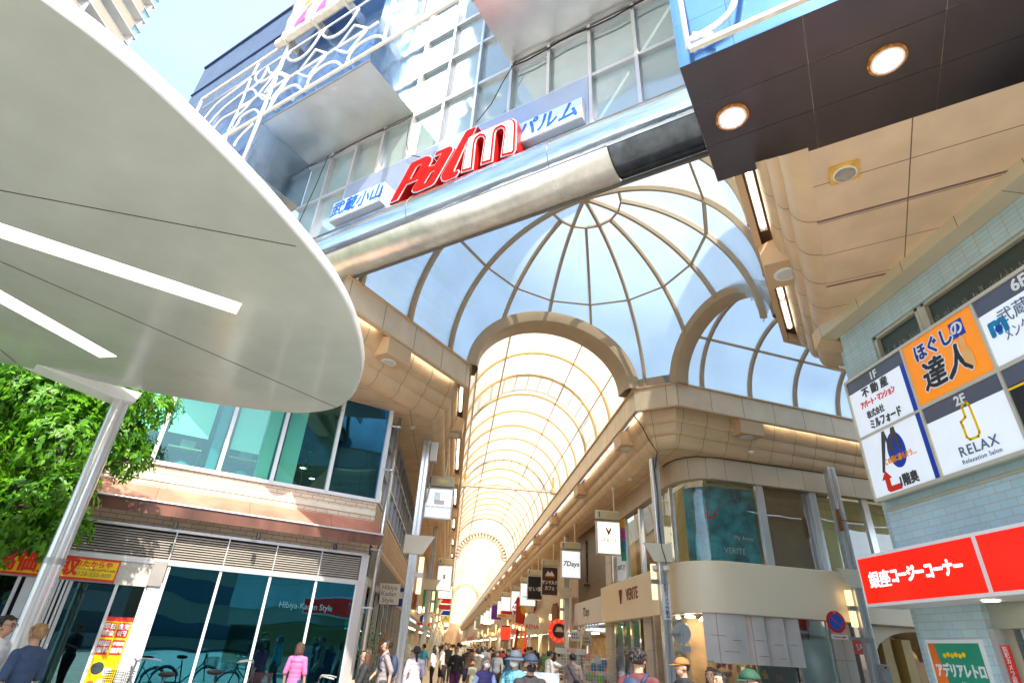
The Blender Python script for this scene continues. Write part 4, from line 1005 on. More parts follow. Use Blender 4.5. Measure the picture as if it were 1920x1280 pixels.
pl = MB(); c = LBF(-2.05, -.55, 5.08)
pl.tube([c, c + V(.02, 0, .3), c + V(-.03, 0, .55), c + V(.03, 0, .85)], .012, 6)
for k in range(130):
    a = rr.uniform(0, 6.28); r_ = rr.uniform(.02, .27); z = rr.uniform(.45, 1.25); p = c + V(r_ * math.cos(a), r_ * math.sin(a), z); q = V(rr.uniform(-1, 1), rr.uniform(-1, 1), rr.uniform(-.6, .6)).normalized() * .05; w_ = q.cross(V(0, 0, 1)).normalized() * .022
    pl.poly([p - q, p + w_, p + q, p - w_])
pot = thing("potted_tree", "small potted fig tree behind the upper corner window", "plant", tuple(c))
pl.build("foliage", mat("indoor_leaf", (.10, .30, .12), .5, var=.4, scale=9), pot); MB().tube([c - V(0, 0, .08), c + V(0, 0, .1)], [.14, .17], 16).build("pot", mat("dark_pot", (.06, .05, .05), .5), pot)
# sign of the purchase shop
red_l = mat("red_lettering", (0.75, 0.02, 0.01), .4, var=0); yel = mat("yellow_sign", (0.95, 0.62, 0.0), .35, var=.04)
sg = thing("shop_sign", "yellow strip sign with red border and red characters above the left shop", "sign", tuple(LBF(-6.1, .1, 2.42)))
MB().fb(LBF, -7.5, -5.42, .045, .10, 2.43, 2.85).build("border", mat("red_border", (.72, .03, .02), .4, var=.03), sg)
MB().fb(LBF, -7.47, -5.45, .102, .106, 2.47, 2.81).build("face", yel, sg)
text("高価買取", .36, LBF, -6.8, 2.64, .107, red_l, sg, bold=.014, xs=.95)
text("おたからや", .135, LBF, -5.88, 2.73, .107, red_l, sg, bold=.004)
text("パークシティ武蔵小山ザモール店", .052, LBF, -5.86, 2.63, .107, black_m, sg)
text("0120-555-600", .115, LBF, -5.84, 2.54, .107, mat("olive_lettering", (.25, .22, .05), .5, var=0), sg)
po = thing("window_poster", "yellow poster with red blocks 即日現金 査定0円 and watches on the shop window", "poster", tuple(LBF(-5.1, .03, .3)))
MB().fb(LBF, -5.33, -4.84, .02, .028, .3, 1.80).build("sheet", yel, po)
MB().fb(LBF, -5.33, -4.84, .029, .033, 1.72, 1.80).build("header", MATS["red_border"], po)
for i, (t1, t2) in enumerate((("即日", "現金"), ("査定", "0円"), ("相談", "無料"), ("手数料", "無料"))):
    a = -5.21 + .245 * (i % 2); z = 1.56 - .31 * (i // 2)
    MB().fb(LBF, a - .105, a + .105, .029, .034, z - .135, z + .135).build("red_block", MATS["red_border"], po)
    text(t1, .105 if len(t1) == 2 else .07, LBF, a, z + .06, .035, white_p, po, bold=.004); text(t2, .105, LBF, a, z - .06, .035, white_p, po, bold=.004)
for i, (a, z, r_, c) in enumerate(((-5.18, .88, .11, (.03, .05, .06)), (-5.0, .82, .08, (.6, .6, .55)), (-4.9, .9, .05, (.8, .45, .02)), (-5.05, .62, .09, (.5, .45, .35)), (-5.22, .6, .07, (.7, .12, .02)))):
    MB().disc(LBF(a, .029, z), LBF.n, r_, n=20, th=.004).build("watch_picture", mat("watch_print%d" % i, c, .4, var=.5, scale=30), po)
# flower-shop lettering inside the window
text("Hibiya-Kadan Style", .19, LBF, -1.35, 2.27, .037, mat("pale_blue_lettering", (.03, .10, .13), .4, var=0), lb, name="window_lettering", xs=.9)
# side elevation (faces the arcade)
b = MB().fb(LBS, .06, 14, -.05, -.03, 5.05, 7.7); b.build("side_glazing", glassmat("dusky_glass", (.14, .17, .18), refl=.32, rough=.02, wob=.1), lb)
b = MB(); 
for k in range(12): b.fb(LBS, .1 + k * 1.2, .16 + k * 1.2, -.05, .04, 5.02, 7.7)
for z in (5.05, 5.9, 6.8, 7.62): b.fb(LBS, .05, 14, -.04, .03, z - .03, z + .03)
b.build("side_window_frame", steel_dull, lb)
cur = MB(); 
for k in range(11):
    if k % 3 != 1: cur.fb(LBS, .35 + k * 1.2, .75 + k * 1.2, -.3, -.28, 6.2, 7.5)
cur.build("curtain", mat("warm_curtain", (.7, .42, .22), .7, var=.2), lb)
b = MB()
for k in range(14): z = 3.1 + k * .055; b.fb(LBS, .25, 13, -.02, .05, z, z + .022)
b.build("side_louvre", louv_m, lb)
MB().fb(LBS, .2, 13, -.1, -.03, 3.05, 3.9).build("side_louvre_back", dark_gap, lb)
b = MB()
for k in range(9): b.fb(LBS, .05 + 1.6 * k, .2 + 1.6 * k, -.05, .08, 0, 3.05)
b.fb(LBS, .0, 14, -.02, .06, 2.9, 3.08); b.build("side_pilaster", mat("greige_pilaster", (.52, .46, .38), .5), lb)
MB().fb(LBS, .1, 13, -.35, -.32, .1, 2.9).build("side_shop_glass", dark_glass, lb)
# roof mass above the arcade left of vault
MB().fb(LBS, .0, 14, -6, -.35, 0, 8.0).build("inner_core", inner_m, lb)
dp = thing("drainpipe", "bare steel drainpipe running down the corner of the glass building", "drainpipe", tuple(LBF(.28, .25, 0)))
MB().tube([LBF(.22, .16, 0), LBF(.22, .16, 7.5)], .062, 16).build("pipe", mat("pipe_steel", (.50, .47, .44), .25, .9, var=.1), dp, smooth=True)
b = MB()
for z in (2.35, 3.75, 5.9, 7.2): b.tube([LBF(.22, .16, z - .02), LBF(.22, .16, z + .02)], .075, 16); b.fb(LBF, -.02, .2, .13, .17, z - .02, z + .02)
b.build("clamp", alu, dp)
hk = thing("projecting_sign", "square cream blade sign with three lines of brown lettering beside the left shops", "sign", (-2.0, 19.3, 2.7))
hf = YF(19.3); MB().fb(hf, -2.28, -1.62, -.05, .05, 2.62, 3.22).build("case", cream_p, hk, bevel=.01)
for i, tx in enumerate(("Hibiya", "Kadan", "Style")): text(tx, .19, hf, -1.95, 3.10 - .18 * i, .052, mat("brown_lettering", (.2, .13, .08), .5, var=0), hk)
fs = thing("projecting_sign", "small dark blue blade sign with a red and white patch behind the cream one", "sign", (-2.0, 22.5, 2.7))
hf = YF(22.5); MB().fb(hf, -2.2, -1.6, -.05, .05, 2.75, 3.35).build("case", mat("navy_sign", (.01, .03, .28), .4), fs, bevel=.01)
MB().fb(hf, -1.9, -1.75, .051, .056, 3.0, 3.22).build("patch", white_p, fs); MB().fb(hf, -1.75, -1.66, .051, .056, 3.0, 3.22).build("patch", MATS["red_border"], fs)

# ---------------------------------------------------------------- right: jeweller with the curved corner
vplan = [(7.38, 28.3), (7.38, 19.4), (7.40, 18.95), (7.52, 18.52), (7.74, 18.2), (8.05, 17.98), (8.42, 17.92), (10.49, 18.245), (15.14, 18.98), (24, 20.4)]
vplan = [Vector((a, b, 0)) for a, b in vplan]
sand = tilemat("sandstone_panels", (0.60, 0.48, 0.34), (0.56, 0.45, 0.32), (0.22, 0.14, 0.10), 1.05, 50, 0.008, rough=0.55, off=0, var=.06)
cream_band = mat("cream_sign_band", (0.92, 0.78, 0.56), 0.33, var=0.03, scale=.8)
vb = thing("jeweller_building", "cream jeweller's shop with a curved glass corner and broad blank band", "building", (10, 20, 0))
MB().sweep(vplan, [(-.2, 7.702), (.14, 7.702), (.14, 6.95), (.0, 6.95), (-.2, 6.95)], 1).build("cornice_panel", sand, vb, smooth='auto')
MB().sweep(vplan, [(-.2, 4.33), (.30, 4.33), (.32, 4.31), (.32, 2.87), (.30, 2.85), (-.2, 2.85)], 1).build("sign_band", cream_band, vb, smooth='auto')
MB().sweep(vplan, [(-.05, 4.33), (-.05, 6.95)], 1).build("upper_glazing", glassmat("green_tinted_glass", (.90, .92, .80), refl=.07, rough=.02, wob=.04), vb, smooth='auto')
MB().sweep(vplan[6:], [(-.45, 4.33), (-.45, 6.95)], 1).sweep(vplan[:3], [(-.45, 4.33), (-.45, 6.95)], 1).build("curtain_wall", mat("olive_curtain", (.60, .54, .30), .8, var=.12, scale=3, stretch=(4, 4, .2)), vb)
def vwall(s0, s1, n0, n1, z0, z1, nm, m_, fr=VSF, **k): return MB().fb(fr, s0, s1, n0, n1, z0, z1).build(nm, m_, vb, **k)
for s_ in (1.75, 3.9, 6.1, 8.2, 10.2): vwall(s_ - .13, s_ + .13, -.1, .04, 4.33, 6.95, "steel_mullion", steel)
for s_ in (-1.2, -3.4, -5.6, -7.7): vwall(s_ - .1, s_ + .1, -.1, .04, 4.33, 6.95, "steel_mullion", steel, VAF)
vwall(.02, .14, -.1, .03, 4.33, 6.95, "steel_mullion", steel, VAF)
vwall(1.9, 3.75, -.15, -.12, 4.33, 6.95, "brown_shade", mat("brown_roller_shade", (.22, .13, .08), .6, var=.15, scale=1.2))
# poster behind the curved pane
pts = [Vector((p.x, p.y, 0)) for p in vplan[3:7]] + [VSF(.35, 0, 0), VSF(1.35, 0, 0)]
MB().sweep([V(p.x + .12, p.y + .12, 0) for p in pts], [(0, 4.4), (0, 6.75)], 1).build("curved_poster", mat("teal_poster", (.05, .26, .38), .3, var=.9, scale=1.6), vb)
text("VERITE", .26, VSF, .55, 4.72, -.10, mat("grey_white_lettering", (.5, .6, .6), .4, var=0), vb, name="poster_lettering")
text("My Arms", .2, VSF, .95, 5.15, -.10, MATS["grey_white_lettering"], vb, name="poster_lettering")
text("LAN", .5, VSF, .1, 5.85, -.12, red_l, vb, name="neon_reflection_lettering", shear=.2)
# band lettering
dred = mat("dark_red_lettering", (.22, .03, .03), .4, var=.1)
text("VERITE", .60, VAF, -4.0, 3.72, .325, dred, vb, name="raised_lettering", bold=.008, depth=.012, xs=.85)
MB().prism([VAF(-5.55 + a, .325, 3.72 + z) for a, z in ((-.17, .26), (-.09, .26), (0, .0), (.09, .26), (.17, .26), (0, -.26))], VAF.n * .05).build("heart_emblem", dred, vb)
# stone pillars and shop windows on the arcade side
stone = tilemat("stone_pillar", (0.62, 0.54, 0.44), (0.58, 0.50, 0.41), (0.3, .22, .16), 3, 0.9, .008, rough=.5, off=0, var=.08, stain=(.45, .30, .14))
for a, c in ((-9.0, -7.9), (-3.3, -2.4)): vwall(a, c, -.3, .15, 0, 2.85, "stone_pillar", stone, VAF)
for a, c in ((-9.0, -8.0),): vwall(a, c, -.3, .05, 4.33, 7.7, "stone_pillar", stone, VAF)
for a in (-7.5, -6.2, -5.1, -3.9, -1.9, -.5): vwall(a - .07, a + .07, -.2, .1, 0, 2.85, "chrome_post", chrome, VAF)
vwall(-7.8, -3.4, -.12, -.1, .1, 2.84, "shop_pane", clear_glass, VAF); vwall(-2.3, .3, -.12, -.1, .1, 2.84, "shop_pane", clear_glass, VAF)
vwall(-5.9, -5.2, -.3, -.25, .1, 2.84, "yellow_panel", mat("yellow_panel", (.75, .55, .02), .5, var=.04), VAF)
vwall(-4.9, -3.95, -.22, -.18, 1.0, 2.0, "sale_panel", mat("sale_red", (.62, .03, .03), .45, var=.06), VAF)
text("SALE", .42, VAF, -4.4, 1.5, -.175, white_p, vb, name="sale_lettering")
vwall(-1.75, -.65, -.22, -.18, 1.75, 2.7, "magenta_poster", mat("magenta_poster", (.42, .05, .22), .45, var=.15), VAF)
vwall(-1.75, -.65, -.22, -.18, .5, 1.75, "mint_poster", mat("mint_poster", (.45, .60, .42), .45, var=.15), VAF)
text("全品", .34, VAF, -1.2, 2.4, -.175, cream_p, vb, name="poster_lettering"); text("BRIDAL", .2, VAF, -1.2, 1.55, -.175, red_l, vb, name="poster_lettering")
# curved shutter panels and flaps on the street side
flp = tilemat("stained_white_panel", (0.66, 0.60, 0.54), (0.62, 0.57, 0.52), (.30, .24, .2), .95, 50, .01, rough=.4, off=0, var=.08, stain=(.35, .22, .10))
flp = mat("stained_white_panel", (.82, .74, .64), .4, var=.08)
MB().sweep([V(p.x, p.y, 0) for p in vplan[4:7]] + [VSF(.35, 0, 0)], [(.22, 1.55), (.22, 2.86)], 1).build("curved_panel", flp, vb, smooth='auto', solid=.03)
for i, a in enumerate((.40, 1.08, 1.62)):
    w_ = .56; m = MB(); N = 8
    P = [(a + w_ * t / N, .02 + .24 * math.sin(t / N * math.pi / 2)) for t in range(N + 1)]
    P = P + [(a + w_, .0)]
    for (s0, n0), (s1, n1) in zip(P, P[1:]): m.poly([VSF(s0, n0, 1.55), VSF(s1, n1, 1.55), VSF(s1, n1, 2.86), VSF(s0, n0, 2.86)])
    m.build("white_flap", flp, vb, smooth='auto')
crack = MB()
for i, (a, z, l) in enumerate(((-.9, 2.25, .5), (-.2, 2.15, .3), (.55, 2.18, .35), (1.2, 2.1, .3), (1.75, 2.12, .25), (.6, 1.78, .35), (1.3, 1.74, .25), (-.5, 1.85, .5))):
    crack.fb(VSF, a, a + l, .265, .268, z, z + .012)
crack.build("rust_streak", rust, vb)
vwall(2.2, 3.35, .0, .03, .2, 2.85, "iridescent_pane", glassmat("iridescent_glass", (.20, .45, .36), refl=.45, rough=.12, wob=.6), vb and VSF)
vwall(2.15, 2.2, -.05, .06, 0, 2.86, "chrome_post", chrome); vwall(3.35, 3.42, -.05, .06, 0, 2.86, "chrome_post", chrome)
vwall(3.45, 4.15, -.3, .12, 0, 2.85, "stone_pillar", stone)
vwall(-.9, 2.15, -.1, -.08, .1, 1.6, "shop_pane", clear_glass)
vwall(4.2, 4.9, -.1, -.08, .1, 2.84, "shop_pane", glassmat("amber_glass", (.62, .40, .12), refl=.1))
vwall(4.25, 4.95, .0, .02, 2.0, 2.42, "sale_panel", MATS["sale_red"]); text("SALE", .24, VSF, 4.6, 2.2, .025, white_p, vb, name="sale_lettering", rot=.1)
gold = mat("gold_recess", (.42, .24, .06), .4, var=.3, scale=2)
MB().fb(VSF, 4.95, 9.5, -2.2, -2.1, 0, 2.85).build("gold_recess", gold, vb)
MB().fb(VSF, 5.6, 5.95, -.6, -.2, 0, 2.6).fb(VSF, 6.4, 6.75, -.6, -.2, 0, 2.5).build("gold_pillar", mat("gold_pillar", (.55, .38, .12), .4), vb)
b = MB(); cc = []
for k in range(13): th = math.pi * k / 12; cc.append((7.0 - 1.9 * math.cos(th), 1.9 + .85 * math.sin(th)))
for (a, z), (c, z2_) in zip(cc, cc[1:]): b.poly([VSF(a, -.05, z), VSF(c, -.05, z2_), VSF(c, -.05, 2.86), VSF(a, -.05, 2.86)]).poly([VSF(a, -.05, z), VSF(c, -.05, z2_), VSF(c, -2, z2_), VSF(a, -2, z)])
b.build("arched_soffit", cream_band, vb)
# shop interior glow and display
b = MB().fb(VSF, -1.0, 4.2, -3.0, -2.9, 0, 2.84); b.build("interior_wall", mat("warm_interior", (.55, .40, .24), .7, var=.3, scale=2), vb)
b = MB()
for i in range(8): b.fb(VSF, -.6 + i * .6, -.35 + i * .6, -1.6, -1.4, 2.78, 2.82)
for i in range(8): b.fb(VAF, -7.6 + i * .9, -7.35 + i * .9, -1.4, -1.2, 2.78, 2.82)
b.build("interior_light", mat("shop_light", (1, .9, .7), .5, var=0, emit=(1, .82, .55), estr=14), vb)
MB().fb(VAF, -7.8, .2, -2.4, -2.3, 0, 2.84).build("interior_wall", MATS["warm_interior"], vb)
rr = random.Random(9)
for i, c in enumerate(((.65, .03, .03), (.8, .5, .03), (.1, .35, .12), (.7, .1, .3), (.75, .25, .02))):
    b = MB()
    for k in range(5): a = -.7 + rr.random() * 2.7; z = rr.uniform(1.15, 1.45); b.fb(VSF, a, a + .12, -.5, -.48, z, z + .14)
    b.build("price_card", mat("price_card%d" % i, c, .5, var=.1), vb)
MB().sph(VSF(.45, -.35, 1.28), (.11, .07, .11), 14, 10).tube([VSF(.45, -.35, 1.32), VSF(.45, -.35, 1.48)], [.045, .05], 12).build("necklace_bust", mat("bust_cream", (.85, .75, .55), .4, emit=(1, .8, .5), estr=.25), vb)
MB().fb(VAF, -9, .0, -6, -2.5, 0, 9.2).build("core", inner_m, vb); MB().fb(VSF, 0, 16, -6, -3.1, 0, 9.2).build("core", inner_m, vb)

# ---------------------------------------------------------------- right: blue tiled building
btile = tilemat("pale_blue_tile", (0.42, 0.56, 0.58), (0.37, 0.51, 0.54), (0.42, 0.36, 0.22), 0.235, 0.075, 0.005, rough=0.3, off=0.0, bump=.3, var=.08, stain=(.24, .16, .06))
btile2 = tilemat("pale_blue_tile_large", (0.46, 0.62, 0.66), (0.41, 0.57, 0.62), (0.45, 0.42, 0.30), 0.26, 0.11, 0.005, rough=0.3, off=0.5, bump=.3, var=.08)
bt = thing("tiled_building", "pale blue tiled building on the right carrying the tenant sign boards", "building", (7.5, 5, 0))
def bw(s0, s1, n0, n1, z0, z1, nm, m_, par=None, **k): return MB().fb(BTF, s0, s1, n0, n1, z0, z1).build(nm, m_, par or bt, **k)
w_ = MB(); w_.fb(BTF, 0, 12, -.3, 0, 7.05, 7.7); w_.fb(BTF, 0, .78, -.3, 0, 5.6, 7.05); w_.fb(BTF, .78, 12, -.3, 0, 5.6, 6.42 - .1); w_.build("tile_wall", btile, bt)
w_ = MB(); w_.fb(BTF, 0, 12, -.3, 0, 2.9, 5.6); w_.fb(BTF, 0, 1.25, -.3, 0, 0, 2.9); w_.build("lower_tile_wall", btile2, bt)
MB().fb(BTF, 0, 12, 0, .03, 4.02, 4.05).fb(BTF, 0, 12, 0, .03, 4.30, 4.33).build("tile_ledge", mat("ledge_beige", (.5, .46, .32), .5), bt)
MB().fb(BTF, -.12, 12, .004, .34, 7.50, 7.80).build("beige_beam", tilemat("beam_panels", (0.58, 0.50, 0.34), (0.54, 0.46, 0.31), (0.2, 0.15, 0.09), 1.15, 5, 0.008, rough=.45, off=0, var=.06), bt)
MB().hexa([BTF(-.35, -.4, 7.35), BTF(-.35, .34, 7.35), BTF(-.12, .34, 7.48), BTF(-.12, -.4, 7.48), BTF(-.35, -.4, 7.72), BTF(-.35, .34, 7.72), BTF(-.12, .34, 7.76), BTF(-.12, -.4, 7.76)]).build("beam_end", beige, bt)
win_m = mat("dark_green_pane", (.045, .06, .045), .35, var=.12, scale=.7)
for a, c in ((.84, 1.82), (2.0, 3.9), (4.1, 6.0)):
    bw(a, c, -.14, -.12, 6.40, 7.0, "window_pane", win_m)
b = MB(); fm = mat("beige_window_frame", (.48, .44, .33), .45)
for a, c in ((.78, 1.86), (1.96, 3.95), (4.05, 6.05)):
    b.fb(BTF, a, a + .06, -.16, -.04, 6.3, 7.06); b.fb(BTF, c - .06, c, -.16, -.04, 6.3, 7.06); b.fb(BTF, a, c, -.16, -.04, 7.0, 7.06); b.fb(BTF, a, c, -.16, -.04, 6.32, 6.40)
b.build("window_frame", fm, bt)
bw(1.86, 1.96, -.2, -.05, 6.3, 7.06, "window_mullion", fm); bw(3.95, 4.05, -.2, -.05, 6.3, 7.06, "window_mullion", fm)
MB().fb(BTF, 1.25, 12, -.4, -.1, 2.2, 2.9).build("shop_header", mat("grey_green_header", (.33, .34, .28), .5, var=.08), bt)
MB().fb(BTF, 1.75, 12, -.35, -.33, .1, 2.2).build("shop_window", glassmat("olive_glass", (.6, .55, .35), refl=.12), bt)
b = MB(); b.fb(BTF, 1.25, 1.34, -.3, .0, 0, 2.2).fb(BTF, 1.5, 1.58, -.35, -.25, 0, 2.2).fb(BTF, 1.7, 1.78, -.35, -.25, 0, 2.2); b.build("shop_frame", alu, bt)
bw(1.4, 12, -2, -1.9, 0, 2.2, "interior_wall", mat("cream_interior", (.65, .58, .35), .7, emit=(.9, .75, .4), estr=.15))
bw(0, 12, -6, -2.2, 0, 9.4, "core", inner_m)
bw(-.0, 15, -12, -1.2, 9.42, 21, "upper_storeys", btile2)
MB().fb(Fr((7.38, 9.13), (SD.x, SD.y)), .3, 14, -.3, 0.0, 0, 7.7).build("rear_wall", btile, bt)
# tenant sign board
n0, n1 = .0, .22; SZ0, SZ1 = 4.17, 6.40
tb = thing("tenant_sign_board", "big framed tenant sign board with white, orange and dark panels on the tiled wall", "sign board", tuple(BTF(2, .1, 4.1)))
k_ = (7.38 - .22) / 7.38
bs = lambda x, y: BTF.px(x, y, .22)
eL = 0.0; colx = [.02, .98, 1.00 + .98, 3.4, 5.4]
cs = [bs(1587, 730)[0], bs(1693, 668)[0], bs(1825, 583)[0]]
cs = [cs[0], cs[1], cs[2], cs[2] + 1.45, cs[2] + 3.0]; print('cs', cs)
fm2 = mat("champagne_frame", (.60, .56, .45), .35, .3, var=.06)
MB().fb(BTF, cs[0], cs[-1], .02, .20, SZ0, SZ1).build("case", mat("case_grey_green", (.30, .36, .30), .5), tb)
b = MB()
for s_ in cs: b.fb(BTF, s_ - .022, s_ + .022, .18, .235, SZ0, SZ1)
b.fb(BTF, cs[0], cs[-1], .18, .24, SZ1 - .03, SZ1 + .02); b.fb(BTF, cs[0], cs[-1], .18, .24, SZ0 - .02, SZ0 + .035)
zm1 = 5.28; b.fb(BTF, cs[0], cs[1], .18, .23, zm1 - .02, zm1 + .02); b.fb(BTF, cs[1], cs[-1], .18, .23, 5.27, 5.33)
b.build("frame", fm2, tb)
wf = mat("white_sign_film", (.80, .84, .88), .3, var=.03, emit=(.8, .88, 1), estr=.08, coat=.2); df_ = mat("slate_sign_film", (.09, .10, .14), .3, var=.06, coat=.3)
of_ = mat("orange_sign_film", (.92, .26, .0), .3, var=.03, emit=(1, .3, 0), estr=.08, coat=.2); bf_ = mat("blue_sign_film", (.0, .05, .42), .3, var=0); kf_ = mat("navy_black_film", (.015, .015, .02), .3, var=0)
drk = mat("charcoal_lettering", (.05, .05, .055), .4, var=0); org = mat("orange_lettering", (.9, .3, .0), .4, var=0); ylw = mat("yellow_lettering", (.95, .60, .0), .4, var=0); sla = mat("slate_lettering", (.10, .14, .22), .4, var=0)
F1 = .202
def face(a, c, z0, z1, m_, nm="panel"): return MB().fb(BTF, a, c, F1, F1 + .006, z0, z1).build(nm, m_, tb)
def tx(s, size, a, z, m_, **k): return text(s, size, BTF, a, z, F1 + .0125, m_, tb, depth=.005, **k)
a0, a1, a2, a3, a4 = cs
face(a0, a1, zm1, SZ1, wf); face(a0, a1, SZ0, zm1, wf); face(a1, a2, 5.3, SZ1, of_); face(a1, a2, SZ0, 5.3, wf); face(a2, a3, 5.3, SZ1, wf); face(a2, a3, SZ0, 5.3, kf_); face(a3, a4, SZ0, SZ1, wf)
def strip(a, c, z0, z1, m_): return MB().fb(BTF, a, c, F1 + .006, F1 + .009, z0, z1).build("strip", m_, tb)
strip(a0 + .02, a1 - .02, 6.14, 6.37, df_); strip(a1 + .02, a2 - .02, 5.03, 5.27, df_); strip(a2 + .02, a3 - .02, 6.12, 6.37, df_); strip(a2 + .02, a3 - .02, 5.03, 5.27, df_)
strip(a1 - .14, a1 - .02, SZ0 + .03, 6.14, bf_); strip(a2 + .02, a3 - .02, 4.98, 5.01, ylw)
mid0 = (a0 + a1) / 2 - .06
tx("1F", .2, mid0 + .05, 6.25, white_p, bold=.006); tx("不 動 産", .19, mid0, 6.02, drk, bold=.008); tx("アパート・マンション", .145, mid0 - .0, 5.82, red_l, bold=.006, xs=.6)
tx("株式会社", .145, mid0 - .13, 5.61, drk, xs=.75, bold=.004); tx("ミルフォード", .19, mid0 + .05, 5.42, drk, xs=.68, bold=.008)
MB().disc(BTF(mid0 + .08, F1 + .006, 4.86), BTF.n, .20, .30, n=36, th=.003).build("blue_ellipse", bf_, tb)
mm = MB(); P = [(-.36, -.28), (-.30, -.28), (-.10, .22), (-.04, -.06), (.0, -.06), (.10, .25), (.14, -.02), (.20, -.02), (.16, .38), (.08, .38), (-.02, .10), (-.08, .38), (-.14, .38)]
mm.prism([BTF(mid0 + a, F1 + .010, 4.86 + z) for a, z in P], BTF.n * .003).build("m_emblem", drk, tb)
tx("この街に暮らそう…", .115, mid0 + .12, 4.72, org, xs=.7, bold=.004); tx("1階奥", .20, mid0 + .16, 4.34, drk, bold=.008, xs=.85)
P = [(-.22, -.12), (-.10, -.12), (.06, -.12), (.06, -.03), (-.16, -.03), (-.16, .10), (-.10, .10), (-.22, .24), (-.34, .10), (-.27, .10), (-.27, -.08)]
MB().prism([BTF(mid0 - .08 + a, F1 + .007, 4.36 + z) for a, z in P], BTF.n * .004).build("red_arrow", red_l, tb)
m1 = (a1 + a2) / 2
for dx, bo, mt in ((0, .034, white_p), (0, .010, mat("navy_lettering", (.0, .03, .25), .4, var=0))):
    text("ほぐし", .30, BTF, m1 - .12, 6.12, F1 + .0125 + (.004 if bo < .02 else 0), mt, tb, bold=bo, xs=.86, depth=.004)
MB().fb(BTF, m1 + .24, m1 + .48, F1 + .006, F1 + .010, 6.03, 6.29).build("navy_tile", bf_, tb); text("の", .24, BTF, m1 + .36, 6.16, F1 + .013, white_p, tb, bold=.008, depth=.004)
for bo, mt in ((.036, white_p), (.014, kf_)): text("達人", .50, BTF, m1 - .04, 5.68, F1 + .0125 + (.004 if bo < .02 else 0), mt, tb, bold=bo, xs=.92, depth=.004, shear=.15)
th_ = mat("thumb_skin", (.85, .48, .16), .4, var=.05)
MB().prism([BTF(m1 + .38 + a, F1 + .018, 5.72 + z) for a, z in ((-.07, -.22), (.07, -.22), (.09, -.1), (.08, .04), (.03, .10), (.05, .26), (.0, .32), (-.05, .26), (-.04, .08), (-.08, .02))], BTF.n * .003).build("thumb_drawing", th_, tb)
tx("2F", .2, m1, 5.15, white_p, bold=.006)
th = [(-.13, .05), (-.03, .09), (-.03, .24), (.0, .29), (.06, .29), (.09, .23), (.10, -.18), (.06, -.23), (-.08, -.23), (-.12, -.18), (-.12, -.02)]
m = MB(); PP = [BTF(m1 + .02 + a, F1 + .010, 4.80 + z) for a, z in th]; m.bar(PP + [PP[0]], .004, .036, up=BTF.n.cross(V(0, 0, 1))); 
for i in range(len(PP)): 
    p, q = PP[i], PP[(i + 1) % len(PP)]; d = (q - p).normalized(); n_ = d.cross(BTF.n); m.prism([p - n_ * .018 - d * .01, q - n_ * .018 + d * .01, q + n_ * .018 + d * .01, p + n_ * .018 - d * .01], BTF.n * .004)
m.build("thumb_outline", ylw, tb)
tx("RELAX", .20, m1 + .02, 4.44, sla, bold=.002, spacing=1.15); tx("Relaxation Salon", .088, m1 + .02, 4.30, sla, spacing=1.1)
m2 = (a2 + a3) / 2
tx("6F", .24, m2, 6.25, white_p, bold=.008); tx("武蔵小山", .24, m2 + .02, 5.93, sla); tx("メンタルクリニック", .2, m2 + .1, 5.68, sla, xs=.62); tx("TEL", .14, m2 + .1, 5.45, bf_)
text("m", .42, BTF, a2 + .24, 5.88, F1 + .0125, mat("teal_logo", (.0, .22, .42), .3, var=.3, scale=9), tb, bold=.022, depth=.005, xs=.85)
MB().disc(BTF(a2 + .24, F1 + .016, 5.82), BTF.n, .055, n=20, th=.004).build("logo_dot", bf_, tb)
tx("今 夜", .3, m2, 4.75, ylw, bold=.01)
# bird spikes as one clump per board: uncountable fine wires
b = MB(); rr = random.Random(3)
for i in range(170):
    a = cs[0] + .1 + i * .029; p = BTF(a, .12, SZ1 + .02); q = p + V(rr.uniform(-.05, .05), rr.uniform(-.03, .03), rr.uniform(.10, .17)); b.tube([p, q], .0022, 3, False)
for i in range(90):
    a = .9 + i * .03; p = BTF(a, .3, 3.30); q = p + V(rr.uniform(-.05, .05), rr.uniform(-.03, .03), rr.uniform(.08, .13)); b.tube([p, q], .0016, 3, False)
tag(b.build("bird_spikes", mat("spike_wire", (.45, .42, .3), .4, .5)), kind="stuff")
# red confectioner sign
rs = thing("red_shop_sign", "bright red lightbox sign with white Japanese lettering and a white frame", "sign", tuple(BTF(2, .4, 2.5)))
rn = .62; ra = BTF.px(1603, 1044, rn)[0]; rz1 = BTF.px(1603, 1044, rn)[1]; rz0 = BTF.px(1627, 1138, rn)[1]; rdv = BTF.px(1818, 1000, rn)[0]
MB().fb(BTF, ra, ra + 6, .01, rn, rz0, rz1).build("case", white_p, rs, bevel=.01)
for a, c in ((ra + .05, rdv), (rdv + .07, ra + 5.9)):
    MB().fb(BTF, a, c, rn + .001, rn + .006, rz0 + .05, rz1 - .05).build("red_face", mat("glowing_red_face", (.85, .01, .005), .3, var=.02, emit=(1, .01, 0), estr=.22, coat=.3), rs)
rc = (ra + rdv) / 2; zc = (rz0 + rz1) / 2
wt = mat("glowing_white_lettering", (.9, .9, .9), .4, var=0, emit=(1, 1, 1), estr=.35)
text("銀座", .26, BTF, ra + .05 + .42, zc - .02, rn + .007, wt, rs, bold=.004, xs=.95)
text("コージーコーナー", .235, BTF, rc + .24, zc - .0, rn + .007, wt, rs, bold=.011, xs=.74)
MB().disc(BTF(rdv - .35, .3, rz0 - .012), (0, 0, 1), .10, n=24, th=.01).build("lamp", mat("under_lamp", (1, .9, .6), .4, var=0, emit=(1, .9, .6), estr=3), rs)
